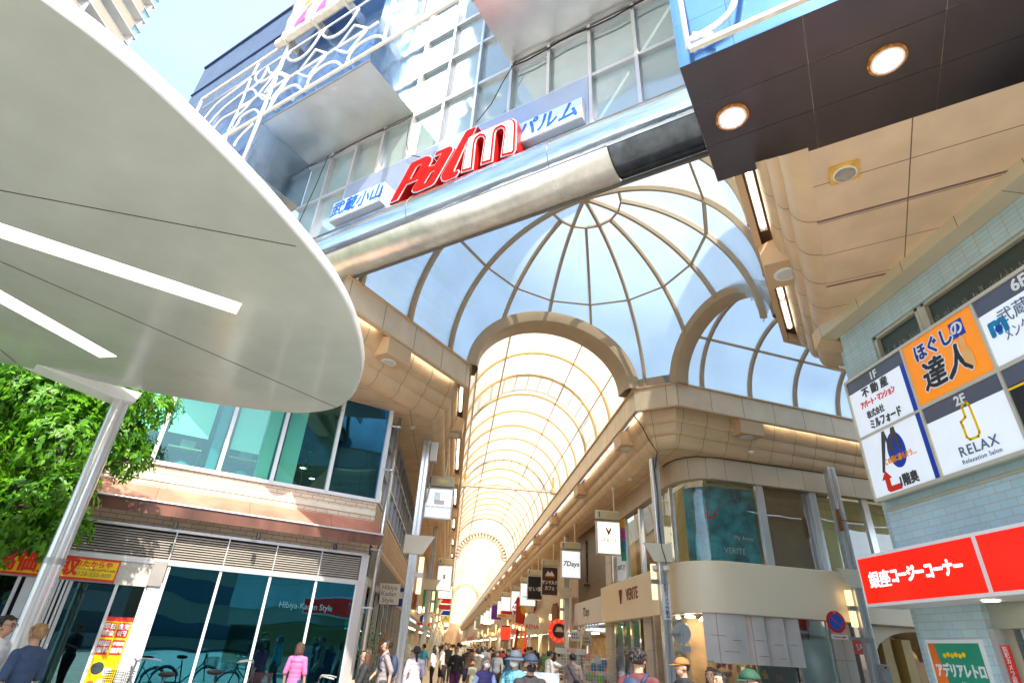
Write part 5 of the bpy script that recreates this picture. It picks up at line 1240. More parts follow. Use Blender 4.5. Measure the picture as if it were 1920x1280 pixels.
# poster + stickers
po = thing("retro_poster", "green poster with an orange stripe and white katakana in a white frame", "poster", tuple(BTF(.6, .03, 1.4)))
MB().fb(BTF, .10, 1.12, .0, .035, .9, 2.07).build("frame", white_p, po, bevel=.005)
MB().fb(BTF, .15, 1.07, .036, .040, .95, 2.02).build("green_face", mat("green_poster", (.02, .30, .17), .35, var=.15, scale=1.5), po)
MB().prism([BTF(a, .041, z) for a, z in ((.15, 2.02), (.26, 2.02), (.48, .95), (.15, .95))], BTF.n * .003).build("orange_stripe", mat("orange_stripe", (.85, .16, .02), .4, var=.3, scale=3), po)
text("アデリアレトロ", .185, BTF, .63, 1.66, .041, white_p, po, bold=.008, xs=.68); text("×", .14, BTF, .63, 1.50, .041, white_p, po); text("銀座コージーコーナー", .1, BTF, .66, 1.36, .041, white_p, po, xs=.55, bold=.003)
b = MB()
for k in range(6): b.disc(BTF(.42 + .07 * k, .041, 1.86 + .015 * (k % 2)), BTF.n, .032, n=12, th=.003)
b.build("flower_print", ylw, po)
stk = thing("camera_sticker", "red vertical sticker with white characters on the shop frame", "sticker", tuple(BTF(1.42, .0, 1.6)))
MB().fb(BTF, 1.36, 1.49, -.02, -.005, 1.45, 2.0).build("sheet", MATS["red_border"], stk); text("防犯カメラ設置", .075, BTF, 1.425, 1.74, -.004, white_p, stk, vertical=True)
MB().fb(BTF, 1.36, 1.49, -.02, -.005, 1.30, 1.42).build("lower_sheet", bf_, stk)
text("AEON", .05, BTF, 1.425, 1.36, -.004, white_p, stk)
# ---------------------------------------------------------------- arcade poles with deflector plate and lanterns
def pole_unit(name, label, x, y, h=7.7, side=1, dz=4.55, w=.26, group="steel arcade poles"):
    """side=1: lantern and plate on the +X side"""
    t = thing(name, label, "pole", (x, y, 0), group)
    MB().box(x - w / 2, x + w / 2, y - w / 2, y + w / 2, 0, h).build("shaft", steel, t, bevel=.02)
    b = MB()
    for dx, dy in ((-w / 2 - .004, 0), (w / 2 + .004, 0)): b.box(x + dx - .004, x + dx + .004, y - .02, y + .02, .1, h - .02)
    b.box(x - .02, x + .02, y - w / 2 - .008, y - w / 2, .1, h - .02); b.build("groove_strip", steel_dull, t)
    # tapered plate
    m = MB(); z = dz; yf = y - w / 2 - .06
    m.prism([V(x - side * .30, yf, z + .27), V(x + side * .62, yf, z + .27), V(x + side * .30, yf, z - .27), V(x - side * .30, yf, z - .27)], V(0, .05, 0))
    m.build("deflector_plate", cream_p, t, bevel=.004)
    lx = x + side * (w / 2 + .16); l = MB()
    l.box(lx - .07, lx + .07, y - .07, y + .07, z - .78, z - .34); l.box(lx - .07, lx + .07, y - .07, y + .07, z - 1.38, z - .94)
    lo = MB().box(min(x, lx + side * .08), max(x, lx + side * .08), y - .06, y + .06, z - .92, z - .80).build("lantern_bracket", steel_dull, t)
    l.build("lantern_glass", mat("lantern_glass", (.8, .7, .5), .2, emit=(1, .70, .32), estr=.45), lo)
    MB().sph((lx, y, z - .62), .045, 8, 6).sph((lx, y, z - 1.14), .045, 8, 6).build("bulb", lantern_m, lo)
    return t
near = {0: "nearest tall mirror-steel pole on the left, in front of the glass corner building", 1: "second steel pole in the left row behind the nearest one"}
for k in range(8):
    y = 18.5 + 16.2 * k
    pole_unit("arcade_pole", near.get(k, "steel pole number %s along the left shop row deep in the arcade" % ("third", "fourth", "fifth", "sixth", "seventh", "eighth")[k - 2] if k > 1 else ""), -1.30, y, side=1, dz=4.3 if k == 0 else 4.55)
nearr = {0: "steel pole with security cameras in front of the jeweller's curved corner", 1: "second steel pole of the right row beside the plain white shop sign"}
for k in range(8):
    y = 18.45 + 16.2 * k
    pole_unit("arcade_pole", nearr.get(k, "steel pole number %s along the right shop row deep in the arcade" % ("third", "fourth", "fifth", "sixth", "seventh", "eighth")[k - 2] if k > 1 else ""), 6.62, y, side=-1)
# extras on the camera pole
P0 = V(6.62, 18.45, 0); yf = P0.y - .13
n = thing("security_camera", "white dome camera hanging left of the camera pole", "camera", (6.32, yf - .1, 4.0), "cameras on the pole")
def domecam(t, x, y, z): MB().sph((x, y, z), (.085, .085, .075), 14, 8).build("dome", mat("camera_dome", (.55, .5, .45), .15, var=.1), t, smooth=True); MB().cyl((x, y, z), (0, 0, 1), .095, .12, 18).build("housing", white_p, t, bevel=.005)
domecam(n, 6.32, yf - .1, 4.02)
n2 = thing("security_camera", "white dome camera hanging on the front of the camera pole", "camera", (6.66, yf - .16, 4.0), "cameras on the pole"); domecam(n2, 6.66, yf - .16, 4.02)
fr_ = YF(yf)
ps = thing("pole_sign", "narrow vertical white sign strapped to the pole with a column of black characters", "sign", (6.62, yf, 2.9))
MB().fb(fr_, 6.52, 6.76, .004, .03, 2.62, 3.62).build("plate", white_p, ps); text("防犯カメラ作動中", .135, fr_, 6.64, 3.12, .031, drk, ps, vertical=True, bold=.002)
cable([V(6.55, yf - .02, 7.6), V(6.60, yf - .05, 6.4), V(6.57, yf - .03, 5.4), V(6.60, yf - .06, 4.7), V(6.70, yf - .1, 4.25)], "cable", black_m, n2, .014)
# mirror sign back (round) on the pole
rsb = thing("round_sign", "grey back of a round road sign strapped to the camera pole", "sign", (7.0, yf - .1, 2.1))
MB().disc((6.98, yf - .16, 2.28), (0, 1, 0), .28, n=36, th=.01).build("disc", mat("sign_back_grey", (.52, .53, .54), .4, .3), rsb)
MB().box(6.86, 7.22, yf - .16, yf - .15, 1.78, 1.95).build("lower_plate", MATS["sign_back_grey"], rsb, bevel=.004)
MB().tube([V(6.96, yf - .18, 1.75), V(6.96, yf - .18, 2.5)], .022, 8).box(6.6, 6.98, yf - .19, yf - .14, 2.2, 2.26).build("bracket", steel_dull, rsb)
# street pole on the right with no-parking sign
q = onz(1553, 878, 7.7)
SX, SY = 12.0, 17.0
q = at_dist(1553, 878, math.hypot(12.77, 18.0)); SX, SY = q.x, q.y
pole_unit("arcade_pole", "steel pole on the side street beside the no-parking sign", SX, SY, side=-1, dz=4.1, w=.28, group="steel arcade poles")
b = MB().tube([V(SX - .1, SY - .2, 5.9), V(SX + .9, SY + .1, 5.95)], .02, 6).box(SX - .17, SX - .12, SY - .25, SY - .1, 5.55, 6.25)
hk_ = thing("wall_bracket", "rusty iron bracket arm fixed to the side street pole", "bracket", (SX, SY, 5.9)); b.build("arm", rust, hk_)
npz = onpl(1567, 1165, (SX, SY - .3, 0), (0, 1, 0))
nf = Fr((0, npz.y), (1, 0)); nx, nz_ = npz.x, npz.z
ns = thing("no_parking_sign", "round blue and red no-parking sign with a red arrow plate below", "road sign", (nx, npz.y, nz_))
MB().disc((nx, npz.y, nz_), (0, -1, 0), .30, n=48, th=.012).build("disc", mat("sign_red", (.72, .02, .02), .35, var=0), ns)
MB().disc((nx, npz.y - .013, nz_), (0, -1, 0), .215, n=48, th=.004).build("blue_field", mat("sign_blue", (.0, .12, .58), .35, var=0), ns)
cs_ = math.sqrt(.5); MB().prism([V(nx + a, npz.y - .018, nz_ + z) for a, z in ((-.17, .14), (-.14, .17), (.17, -.14), (.14, -.17))], V(0, -.003, 0)).build("diagonal_bar", MATS["sign_red"], ns)
text("7-4", .07, nf, nx, nz_ + .255, .014, white_p, ns)
MB().box(nx - .24, nx + .30, npz.y - .01, npz.y, nz_ - .47, nz_ - .34).build("arrow_plate", white_p, ns, bevel=.005)
MB().prism([V(nx + a, npz.y - .012, nz_ - .405 + z) for a, z in ((-.18, -.012), (.14, -.012), (.14, -.035), (.24, 0), (.14, .035), (.14, .012), (-.18, .012))], V(0, -.004, 0)).build("arrow", MATS["sign_red"], ns)
MB().tube([V(nx + .12, npz.y + .03, nz_ - .5), V(nx + .12, npz.y + .03, nz_ + .3)], .025, 8).box(nx + .12, SX, npz.y + .01, npz.y + .05, nz_ - .46, nz_ - .38).build("bracket", steel_dull, ns)
mb_ = thing("meter_box", "small grey box with a red lamp on the side street pole", "box", (SX, SY - .25, 1.4))
MB().box(SX - .02, SX + .26, SY - .34, SY - .15, 1.25, 1.75).build("case", mat("meter_grey", (.38, .38, .36), .5), mb_, bevel=.01); MB().sph((SX + .12, SY - .35, 1.68), .035, 10, 6).build("red_lamp", red_l, mb_)

# ---------------------------------------------------------------- signs hung from the ceiling
hdr = mat("cream_header", (.62, .55, .38), .4, var=.05); pod = mat("gold_lettering", (.80, .66, .22), .3, .4, var=0); bbl = mat("header_blue", (.02, .16, .35), .4, var=0)
def hang(label, x, y, w, zt, zb, facem, emit=0, rodx=None, back=False, group="shop signs hung along the arcade"):
    t = thing("hanging_sign", label, "hanging sign", (x, y, zb), group); f = YF(y); rx = rodx if rodx is not None else x + w * .22
    MB().tube([V(rx, y, 7.7), V(rx, y, zt)], .028, 8).build("rod", cream_p, t); MB().tube([V(rx, y, 7.7), V(rx, y, 7.55)], [.085, .045], 12).build("rod_cap", cream_p, t)
    MB().fb(f, x - w / 2, x + w / 2, -.13, .13, zt - .36, zt).build("header", hdr, t, bevel=.04)
    MB().fb(f, x - w / 2 + .1, x - w / 2 + .15, .131, .136, zt - .29, zt - .07).build("header_mark", bbl, t)
    text("Palm", .21, f, x + .06, zt - .17, .131, pod, t, name="header_lettering", shear=.35, bold=.004)
    c = MB().fb(f, x - w / 2, x + w / 2, -.11, .11, zb, zt - .42).build("case", alu, t, bevel=.015)
    MB().fb(f, x - w / 2 + .05, x + w / 2 - .05, .111, .117, zb + .05, zt - .47).build("face", facem, t)
    return t, f
lit_c = mat("lit_cream_face", (.85, .80, .62), .4, var=.03, emit=(1, .92, .68), estr=.45); lit_w = mat("lit_white_face", (.8, .82, .84), .4, var=.03, emit=(.9, .95, 1), estr=.2)
t, f = hang("cream lit hanging sign with a dark red heart emblem, nearest on the right", 6.02, 22.7, .98, 6.72, 5.02, lit_c, rodx=6.3)
text("VERITE", .24, f, 6.02, 5.55, .118, dred, t, xs=.95); MB().prism([f(6.02 + a, .118, 5.88 + z) for a, z in ((-.13, .14), (-.07, .16), (0, .03), (.07, .16), (.13, .14), (0, -.16))], f.n * .004).build("heart_emblem", dred, t)
pw = thing("pennant_strip", "vertical orange, pink and teal pennant beside the cream lit hanging sign", "pennant", (6.62, 22.8, 5.0))
for i, c in enumerate(((.85, .4, .02), (.7, .08, .4), (.02, .35, .55), (.05, .4, .25))): MB().fb(YF(22.8), 6.56, 6.76, 0, .02, 6.05 - i * .4, 6.45 - i * .4).build("colour_block", mat("pennant%d" % i, c, .5, var=.1), pw)
text("サマーセール", .17, YF(22.8), 6.66, 5.65, .021, drk, pw, vertical=True)
t, f = hang("white hanging sign with slanted black lettering, second on the right", 6.08, 30.7, 1.06, 6.72, 4.92, lit_w); text("7Days", .34, f, 6.08, 5.62, .118, drk, t, shear=.2, bold=.008)
brn = mat("cafe_brown", (.06, .025, .018), .4, var=.05)
t, f = hang("dark brown hanging sign with white katakana under a crest", 6.12, 37.8, 1.06, 6.72, 4.6, brn); text("サンマルク", .27, f, 6.12, 5.35, .118, white_p, t, xs=.75, bold=.008); text("カフェ", .27, f, 6.12, 5.02, .118, white_p, t, xs=.8, bold=.008)
MB().prism([f(6.12 + a, .118, 5.88 + z) for a, z in ((-.3, -.12), (-.12, .18), (0, .02), (.12, .18), (.3, -.12))], f.n * .004).build("crest", white_p, t); MB().fb(f, 5.82, 6.42, .118, .122, 5.68, 5.72).build("crest_line", org, t)
t, f = hang("black hanging sign with white brushed characters", 5.95, 43.4, 1.1, 6.72, 4.7, kf_); text("せい家", .34, f, 5.95, 5.4, .118, white_p, t, bold=.004)
t, f = hang("plain white hanging sign with a thin grey script", 6.15, 48.9, 1.3, 6.72, 4.6, lit_w); text("maison", .3, f, 6.15, 5.3, .118, sla, t)
t, f = hang("white hanging sign with a red triangle emblem", 6.2, 56.5, 1.35, 6.72, 4.6, lit_w); text("AENA", .42, f, 6.2, 4.9, .118, red_l, t, bold=.01); MB().prism([f(6.2 + a, .118, 5.5 + z) for a, z in ((-.35, -.3), (0, .4), (.35, -.3), (.15, -.3), (0, .05), (-.15, -.3))], f.n * .004).build("emblem", mat("aena_red", (.85, .1, .02), .4, var=0), t)
more = [("white hanging sign with a red strip along its foot", 5.9, 64, lit_w, "red"), ("cream hanging sign with an orange strip along its foot", 6.1, 71, lit_c, "orange"), ("purple hanging sign deep in the right row", 5.9, 78, mat("purple_sign", (.16, .03, .42), .4), None),
        ("white hanging sign with a dark square", 6.1, 85, lit_w, "dark"), ("pale hanging sign with green lettering", 6.0, 92, lit_c, "green"), ("cream blank hanging sign far down the right row", 6.1, 99, lit_c, None), ("white hanging sign with a pink rosette", 6.0, 107, lit_w, "red"),
        ("mint hanging sign far down the right row", 6.1, 115, mat("mint_sign", (.3, .55, .4), .4), None), ("mustard hanging sign farthest of the readable ones", 6.0, 124, mat("mustard_sign", (.55, .45, .12), .4), None), ("smallest white hanging sign near the vanishing point on the right", 6.1, 134, lit_w, None)]
for lab, x, y, fm_, acc in more:
    t, f = hang(lab, x, y, 1.35, 6.72, 4.6, fm_)
    if acc in ("red", "orange"): MB().fb(f, x - .6, x + .6, .118, .124, 4.65, 4.95).build("foot_strip", red_l if acc == "red" else org, t)
    if acc == "dark": MB().fb(f, x - .3, x + .3, .118, .124, 5.1, 5.7).build("square", sla, t)
    if acc == "green": text("茶", .7, f, x, 5.4, .118, mat("green_lettering", (.05, .3, .1), .4, var=0), t, bold=.01)
# left row
q = at_dist(826, 893, 20.0)
t, f = hang("big pale grey hanging sign with a teal and brown L emblem on the left", -.75, 19.9, .98, 6.86, 5.38, lit_w, rodx=-.6)
b = MB()
for i in range(5): b.fb(f, -.90 + i * .04, -.885 + i * .04, .118, .122, 5.98, 6.28)
b.build("teal_stripe", mat("teal_stripe", (.02, .35, .5), .4, var=0), t); b = MB()
for i in range(4): b.fb(f, -.90, -.55, .118, .122, 5.88 + i * .035, 5.9 + i * .035)
b.build("brown_stripe", mat("brown_stripe", (.35, .2, .05), .4, var=0), t); text("Park City Musashikoyama", .085, f, -.74, 5.78, .118, sla, t)
left = [("white hanging sign with a tiny L emblem, second on the left", 38.0, lit_w, "l"), ("cream hanging sign with a red strip on the left", 52, lit_c, "red"), ("red hanging sign deep in the left row", 60, mat("red_sign", (.7, .03, .03), .4), None), ("white and blue hanging sign deep in the left row", 74, lit_w, "blue"), ("yellow hanging sign with a green mark near the vanishing point", 96, mat("yellow_hang", (.85, .62, .05), .4), "green"), ("pale hanging sign farthest down the left row", 120, lit_w, None)]
for lab, y, fm_, acc in left:
    t, f = hang(lab, -.55, y, .95 if y < 50 else 1.2, 6.4, 4.5, fm_)
    if acc == "l": MB().fb(f, -.62, -.5, .118, .122, 5.2, 5.45).build("emblem", MATS["brown_stripe"], t)
    if acc == "red": MB().fb(f, -1.1, .0, .118, .124, 4.6, 5.0).build("strip", red_l, t)
    if acc == "blue": MB().fb(f, -1.1, .0, .118, .124, 4.6, 5.1).build("strip", bf_, t)
    if acc == "green": text("A", .9, f, -.55, 5.1, .118, MATS["green_lettering"], t, bold=.02)

# ---------------------------------------------------------------- shops along the arcade
rr = random.Random(21)
WCOL = [(.62, .54, .42), (.50, .40, .30), (.68, .62, .54), (.42, .34, .26), (.60, .50, .36), (.66, .60, .50)]
def row_shop(side, y0, y1, wall, sign, label, txt=None, tcol=None, up_win=True, z0=2.9, z1=3.9, proj=.25, open_dark=False):
    fr = Fr((-2.3, y0), (0, 1)) if side < 0 else Fr((7.38, y1), (0, -1)); L_ = y1 - y0
    xm = -2.3 if side < 0 else 7.38
    t = thing("shop_building", label, "shop", (xm, (y0 + y1) / 2, 0), "shops lining the arcade")
    MB().fb(fr, .02, L_ - .02, -.3, 0, z1, 8.4).build("upper_wall", wall, t)
    for a in (.02, L_ - .35): MB().fb(fr, a, a + .33, -.3, .02, 0, z1).build("pilaster", wall, t)
    MB().fb(fr, .2, L_ - .2, 0, proj, z0, z1).build("sign_board", sign, t, bevel=.01)
    if txt: text(txt, .6, fr, L_ / 2, (z0 + z1) / 2, proj + .002, tcol or drk, t, name="sign_lettering", bold=.01)
    if up_win:
        n = max(1, int(L_ / 2.4))
        for i in range(n):
            c = L_ * (i + .5) / n; wf_ = MB().fb(fr, c - .8, c + .8, 0, .05, 4.9, 6.7).build("window_frame", alu, t); MB().fb(fr, c - .74, c + .74, .051, .056, 4.96, 6.64).build("pane", glassmat("upper_row_glass", (.3, .33, .3), refl=.3), wf_)
    MB().fb(fr, .3, L_ - .3, -4.2, -4.1, 0, z0).build("interior_wall", mat("row_interior%d" % rr.randrange(4), rr.choice([(.5, .32, .16), (.45, .40, .32), (.55, .35, .2), (.3, .2, .13)]), .7, var=.5, scale=2), t)
    MB().fb(fr, .02, L_ - .02, -4.3, -.3, z0 - .05, z0).build("shop_ceiling", white_p, t)
    for i in range(max(1, int(L_ / 3.0))): MB().fb(fr, .6 + i * 3.0, 2.4 + i * 3.0, -1.6, -1.4, z0 - .09, z0 - .055).build("ceiling_light", mat("row_light", (1, .9, .75), .5, var=0, emit=(1, .80, .50), estr=9), t)
    # goods racks at the threshold
    gm = mat("goods%d" % rr.randrange(6), rr.choice([(.5, .05, .05), (.1, .2, .45), (.6, .45, .1), (.5, .5, .48), (.12, .3, .15), (.55, .2, .35)]), .6, var=.9, scale=6)
    a = .6
    while a < L_ - 1.0: h = rr.uniform(.9, 1.5); MB().fb(fr, a, a + .7, -.7, -.1, .1, h).build("goods_rack", gm, t); a += rr.uniform(.9, 1.6)
    return t, fr
wl = [mat("row_wall%d" % i, c, .6, var=.08) for i, c in enumerate(WCOL)]
dkb = tilemat("dark_brown_cladding", (.14, .095, .055), (.12, .08, .048), (.04, .025, .015), 3, 1.6, .012, rough=.4, off=0, var=.08)
t, fr = row_shop(1, 28.35, 34.9, dkb, mat("blank_white_sign", (.80, .78, .80), .35, var=.02), "dark brown clad shop with a plain white signboard and a row of spot lamps", "7Days", drk, False, 2.9, 4.0, .3)
vb_ = MB(); 
for k in range(22): vb_.fb(fr, 2.2, 2.5, .0, .06, 5.0 + k * .1, 5.06 + k * .1)
vb_.build("vent_louvre", black_m, t); MB().fb(fr, 2.0, 2.8, 0, .3, 4.75, 4.85).build("vent_shelf", dkb, t)
b = MB(); 
for k in range(8): b.tube([fr(1 + k * .62, .2, 2.9), fr(1 + k * .62, .2, 2.7)], [.03, .06], 8)
b.build("spot_lamp", alu, t)
t, fr = row_shop(1, 35.0, 51.0, wl[4], mat("cream_cafe_sign", (.60, .52, .40), .45), "beige cafe building with brown timber slats and a round red badge sign", None, None, False, 2.7, 4.4, .35)
b = MB()
for k in range(5): b.fb(fr, 9.5 + k * .45, 9.8 + k * .45, .36, .5, 3.1 + .12 * (k % 3), 4.2 + .15 * (k % 2))
b.build("timber_slat", mat("timber", (.30, .15, .07), .6, var=.3), t)
names = [("orange-lit noodle shop building", "らーめん"), ("grocery shop building with white signboard", "青果"), ("narrow drugstore building", "くすり"), ("shoe shop building with brown signboard", "SHOES"), ("tea shop building with green signboard", "お茶"), ("clothing shop building with pale signboard", "BOUTIQUE"), ("last visible shop building", "薬局")]
scol = [(.7, .06, .04), (.75, .73, .68), (.7, .5, .08), (.25, .12, .06), (.06, .25, .12), (.72, .66, .56), (.6, .1, .1)]
y = 51.1
for i, (nm, tx_) in enumerate(names):
    L_ = 19.7; row_shop(1, y, y + L_, wl[i % 6], mat("row_sign%d" % i, scol[i], .4), nm + " on the right side", tx_, white_p if i in (0, 3, 4, 6) else drk, i % 2 == 0); y += L_ + .05
y = 30.1
names = [("beige tiled shop building just past the glass corner building", "Bakery"), ("pharmacy shop building with green panel", "薬"), ("book shop building with red signboard", "書店"), ("cream shop building with plain signboard", "カメラ"), ("brown shop building", "喫茶"), ("white fashion shop building", "MODE"), ("orange fast-food shop building", "丼"), ("farthest shop building", "茶")]
scol = [(.55, .48, .36), (.05, .35, .12), (.6, .06, .05), (.65, .6, .5), (.25, .15, .08), (.75, .73, .7), (.8, .3, .03), (.4, .35, .25)]
for i, (nm, tx_) in enumerate(names):
    L_ = 19.9; row_shop(-1, y, y + L_, wl[(i * 2 + 1) % 6], mat("lrow_sign%d" % i, scol[i], .4), nm + " on the left side", tx_, white_p if i in (1, 2, 4) else drk, i % 2 == 1); y += L_ + .05
for i, (ya, yb) in enumerate(((190, 230), (230.1, 275), (275.1, 320))):
    row_shop(1, ya, yb, wl[i], mat("row_sign%d" % i, scol[i], .4), "%s long shop terrace deep down the right side" % ("nearer", "middle", "farther")[i], None, None, False)
    row_shop(-1, ya, yb, wl[i + 2], mat("lrow_sign%d" % i, scol[i], .4), "%s long shop terrace deep down the left side" % ("nearer", "middle", "farther")[i], None, None, False)
# end wall of haze-warm buildings
eb = thing("end_building", "pale warm building closing the far end of the arcade", "building", (2.5, Y_END + 2, 0)); MB().box(-8, 14, Y_END + 1, Y_END + 6, 0, 11).build("wall", mat("end_wall", (.7, .5, .32), .7), eb)
# round badge sign, lantern etc.
def badge(label, x, y, z, r, ring_c, mid_c, txt=None):
    t = thing("round_sign", label, "round sign", (x, y, z)); f = YF(y)
    MB().disc((x, y, z), (0, -1, 0), r, n=40, th=.12).build("ring", ring_c, t); MB().disc((x, y - .121, z), (0, -1, 0), r * .62, n=36, th=.01).build("centre", mid_c, t)
    MB().prism([V(x + a * r, y - .133, z + b_ * r) for a, b_ in ((-.4, -.1), (-.2, .3), (.2, .3), (.4, -.1))], V(0, -.01, 0)).build("emblem", cream_p, t)
    if txt:
        for i, ch in enumerate(txt):
            an = math.pi * (.5 - (i - (len(txt) - 1) / 2) * .17); text(ch, r * .36, f, x + r * .81 * math.cos(an), z + r * .81 * math.sin(an), .125, cream_p, t, rot=an - math.pi / 2)
    MB().tube([V(x, y + .05, z), V(7.38, y + .05, z)], .03, 6).build("arm", steel_dull, t); return t
badge("round red badge sign with a brown centre beside the cafe pole", 6.35, 35.6, 2.62, .62, mat("badge_red", (.75, .04, .02), .4, emit=(1, .05, .02), estr=.2), brn, "SAINT MARC CAFE")
def pxp(x, y, Y): return onpl(x, y, (0, Y, 0), (0, 1, 0))
q = pxp(1005, 1148 + 20, 52); 
t = thing("shop_banner", "big dark red hanging banner with a gold round emblem in the right row", "banner", (6.4, 52, 3.6))
MB().prism([V(5.6, 52, 5.4), V(7.2, 52, 5.5), V(7.25, 52, 3.7), V(6.6, 52, 3.3), V(5.55, 52, 3.5)], V(0, .03, 0)).build("cloth", mat("banner_red", (.5, .03, .02), .6, var=.3), t); MB().disc((6.45, 51.99, 4.55), (0, -1, 0), .5, n=24, th=.02).build("emblem", mat("banner_gold", (.75, .45, .05), .5), t)
t = thing("red_lantern", "red cylindrical paper lantern hung at the front of a right-hand shop", "lantern", (5.7, 62, 2.2)); MB().tube([V(5.7, 62, 2.25), V(5.7, 62, 2.45), V(5.7, 62, 3.2), V(5.7, 62, 3.4)], [.42, .5, .5, .42], 20).build("paper", mat("lantern_red", (.75, .03, .02), .5, emit=(1, .05, .02), estr=.3), t, smooth='auto'); MB().tube([V(5.7, 62, 3.4), V(5.7, 62, 3.5)], .43, 20).tube([V(5.7, 62, 2.18), V(5.7, 62, 2.25)], .4, 20).build("rim", black_m, t)
t = thing("round_sign", "white oval sign with red lettering beside the cafe pole", "round sign", (6.3, 47, 3.2)); MB().disc((6.3, 47, 3.3), (0, -1, 0), .6, .75, n=32, th=.1).build("disc", white_p, t); text("AENA", .4, YF(46.9), 6.3, 3.1, .002, red_l, t, bold=.01)
t = thing("nobori_banner", "slanted red and yellow festival banners by the noodle shop", "banner", (6.6, 54, 1.2))
for i in range(4): MB().prism([V(5.9 + i * .35, 54, 3.0 - .1 * i), V(6.15 + i * .35, 54, 3.1 - .1 * i), V(5.95 + i * .35, 54, 1.2), V(5.7 + i * .35, 54, 1.2)], V(0, .02, 0)).build("cloth", (MATS["banner_red"], yel, MATS["badge_red"], org)[i], t)
lw = thing("brown_louvre_screen", "brown horizontal slat screen high on a right-hand shop", "screen", (7.0, 53, 5)); b = MB()
for k in range(12): b.box(6.7, 7.35, 52.6, 53.8, 3.9 + k * .22, 4.02 + k * .22)
b.build("slat", MATS["timber"], lw)
t = thing("blade_sign", "green blade sign on the left row of the arcade", "sign", (-1.9, 50, 3.9)); MB().box(-2.25, -1.2, 49.9, 50.1, 3.9, 5.6).build("case", mat("green_sign", (.02, .32, .08), .4), t)
t = thing("blade_sign", "red and white blade sign with a blue ring on the left row", "sign", (-1.9, 44, 2.6)); MB().box(-2.2, -1.3, 43.9, 44.1, 2.7, 3.5).build("case", white_p, t); MB().disc((-1.85, 43.89, 3.1), (0, -1, 0), .25, n=24, th=.01).build("ring", bf_, t); MB().box(-2.2, -1.3, 43.88, 43.9, 2.7, 2.85).build("strip", red_l, t)
t = thing("menu_board", "small framed food picture board on the left row", "sign", (-1.9, 30, 3)); MB().box(-2.2, -1.6, 29.9, 30.1, 3.0, 3.8).build("frame", alu, t); MB().box(-2.15, -1.65, 29.88, 29.9, 3.05, 3.75).build("picture", mat("food_print", (.5, .15, .05), .5, var=.9, scale=8), t)
# small lamps down both rows, each pole bay
lamp0 = thing("wall_lantern", "one of the tiny warm lanterns along the right row of shops", "lantern", (6.9, 42, 3.6), "warm lanterns along the shops")
MB().box(6.84, 6.96, 41.94, 42.06, 3.45, 3.75).build("glass", lantern_m, lamp0); MB().box(6.8, 7.38, 41.97, 42.03, 3.75, 3.8).build("arm", steel_dull, lamp0)
for k in range(1, 15): dup(lamp0, (6.9, 42 + k * 6.1, 3.6 + .3 * (k % 3 - 1)))
for k in range(0, 15): dup(lamp0, (-1.75, 36 + k * 6.3, 3.6 + .3 * (k % 3 - 1)), rz=math.pi, label="one of the tiny warm lanterns along the left row of shops")
# nearer things at the 7Days shop: tote bags, price tags, racks
hy = 28.9
for i, (x, w_, h_, c, lab) in enumerate(((5.95, .5, .42, (.78, .76, .78), "white flat tote bag with small print hung at the brown shop"), (6.5, .46, .52, (.62, .58, .45), "cream canvas tote bag with black motifs hung beside the white one"))):
    t = thing("tote_bag", lab, "bag", (x, hy, 2.2)); zb_ = 2.05 - .15 * i
    MB().box(x - w_ / 2, x + w_ / 2, hy - .03, hy + .03, zb_, zb_ + h_).build("body", mat("tote%d" % i, c, .8, var=.05), t, bevel=.02)
    MB().tube([V(x - .12, hy, zb_ + h_), V(x - .08, hy, zb_ + h_ + .45), V(x + .08, hy, zb_ + h_ + .45), V(x + .12, hy, zb_ + h_)], .012, 5).build("handle", MATS["tote%d" % i], t)
    b = MB()
    for k in range(7): b.box(x - .18 + .09 * (k % 4), x - .13 + .09 * (k % 4), hy - .036, hy - .031, zb_ + .1 + .14 * (k // 4), zb_ + .19 + .14 * (k // 4))
    b.build("print", drk if i else sla, t)
def rack(label, x, y, w_, h_, cols, z0=.2):
    t = thing("display_rack", label, "display rack", (x, y, 0)); b = MB()
    for k in range(int(w_ / .12) + 1): b.tube([V(x + k * .12, y, z0), V(x + k * .12, y, h_)], .006, 4)
    for k in range(int((h_ - z0) / .12) + 1): b.tube([V(x, y, z0 + k * .12), V(x + w_, y, z0 + k * .12)], .006, 4)
    b.build("wire_grid", white_p, t)
    r2 = random.Random(int(x * 10 + y))
    for k, c in enumerate(cols):
        for q_ in range(5):
            a = x + r2.random() * (w_ - .28); z = z0 + r2.random() * (h_ - z0 - .3); MB().box(a, a + .26, y + .02 + .02 * k + .003 * q_, y + .022 + .02 * k + .003 * q_, z, z + r2.uniform(.18, .3)).build("goods", mat("rackgoods_%d%d%d" % tuple(int(v * 9) for v in c), c, .6, var=.3, scale=9), t)
    return t
rack("wire rack of blue and pink towels outside the brown shop", 6.0, 27.6, 1.4, 1.6, [(.05, .2, .55), (.05, .3, .6), (.7, .35, .3), (.8, .78, .75)])
rack("wire rack of green, purple and red bags below the towels", 5.95, 26.9, 1.3, 1.0, [(.2, .65, .05), (.45, .35, .65), (.65, .05, .1), (.75, .72, .7)])
rack("rack of pastel goods with dangling tags between the shoppers and the towels", 4.4, 26.2, 1.4, 1.5, [(.75, .5, .55), (.8, .7, .5), (.4, .55, .6), (.7, .25, .3), (.75, .72, .68)])
nt_ = thing("notice_card", "strip of white cards with orange numbers above the pastel goods", "notice", (5, 26, 1.6)); MB().box(4.5, 5.8, 26.1, 26.12, 1.52, 1.74).build("card", white_p, nt_); text("¥ 207", .17, YF(26.1), 5.2, 1.63, .002, org, nt_, bold=.004)
wb = thing("white_board", "low white-framed board standing behind the man in the black cap", "board", (1.8, 9.6, 0))
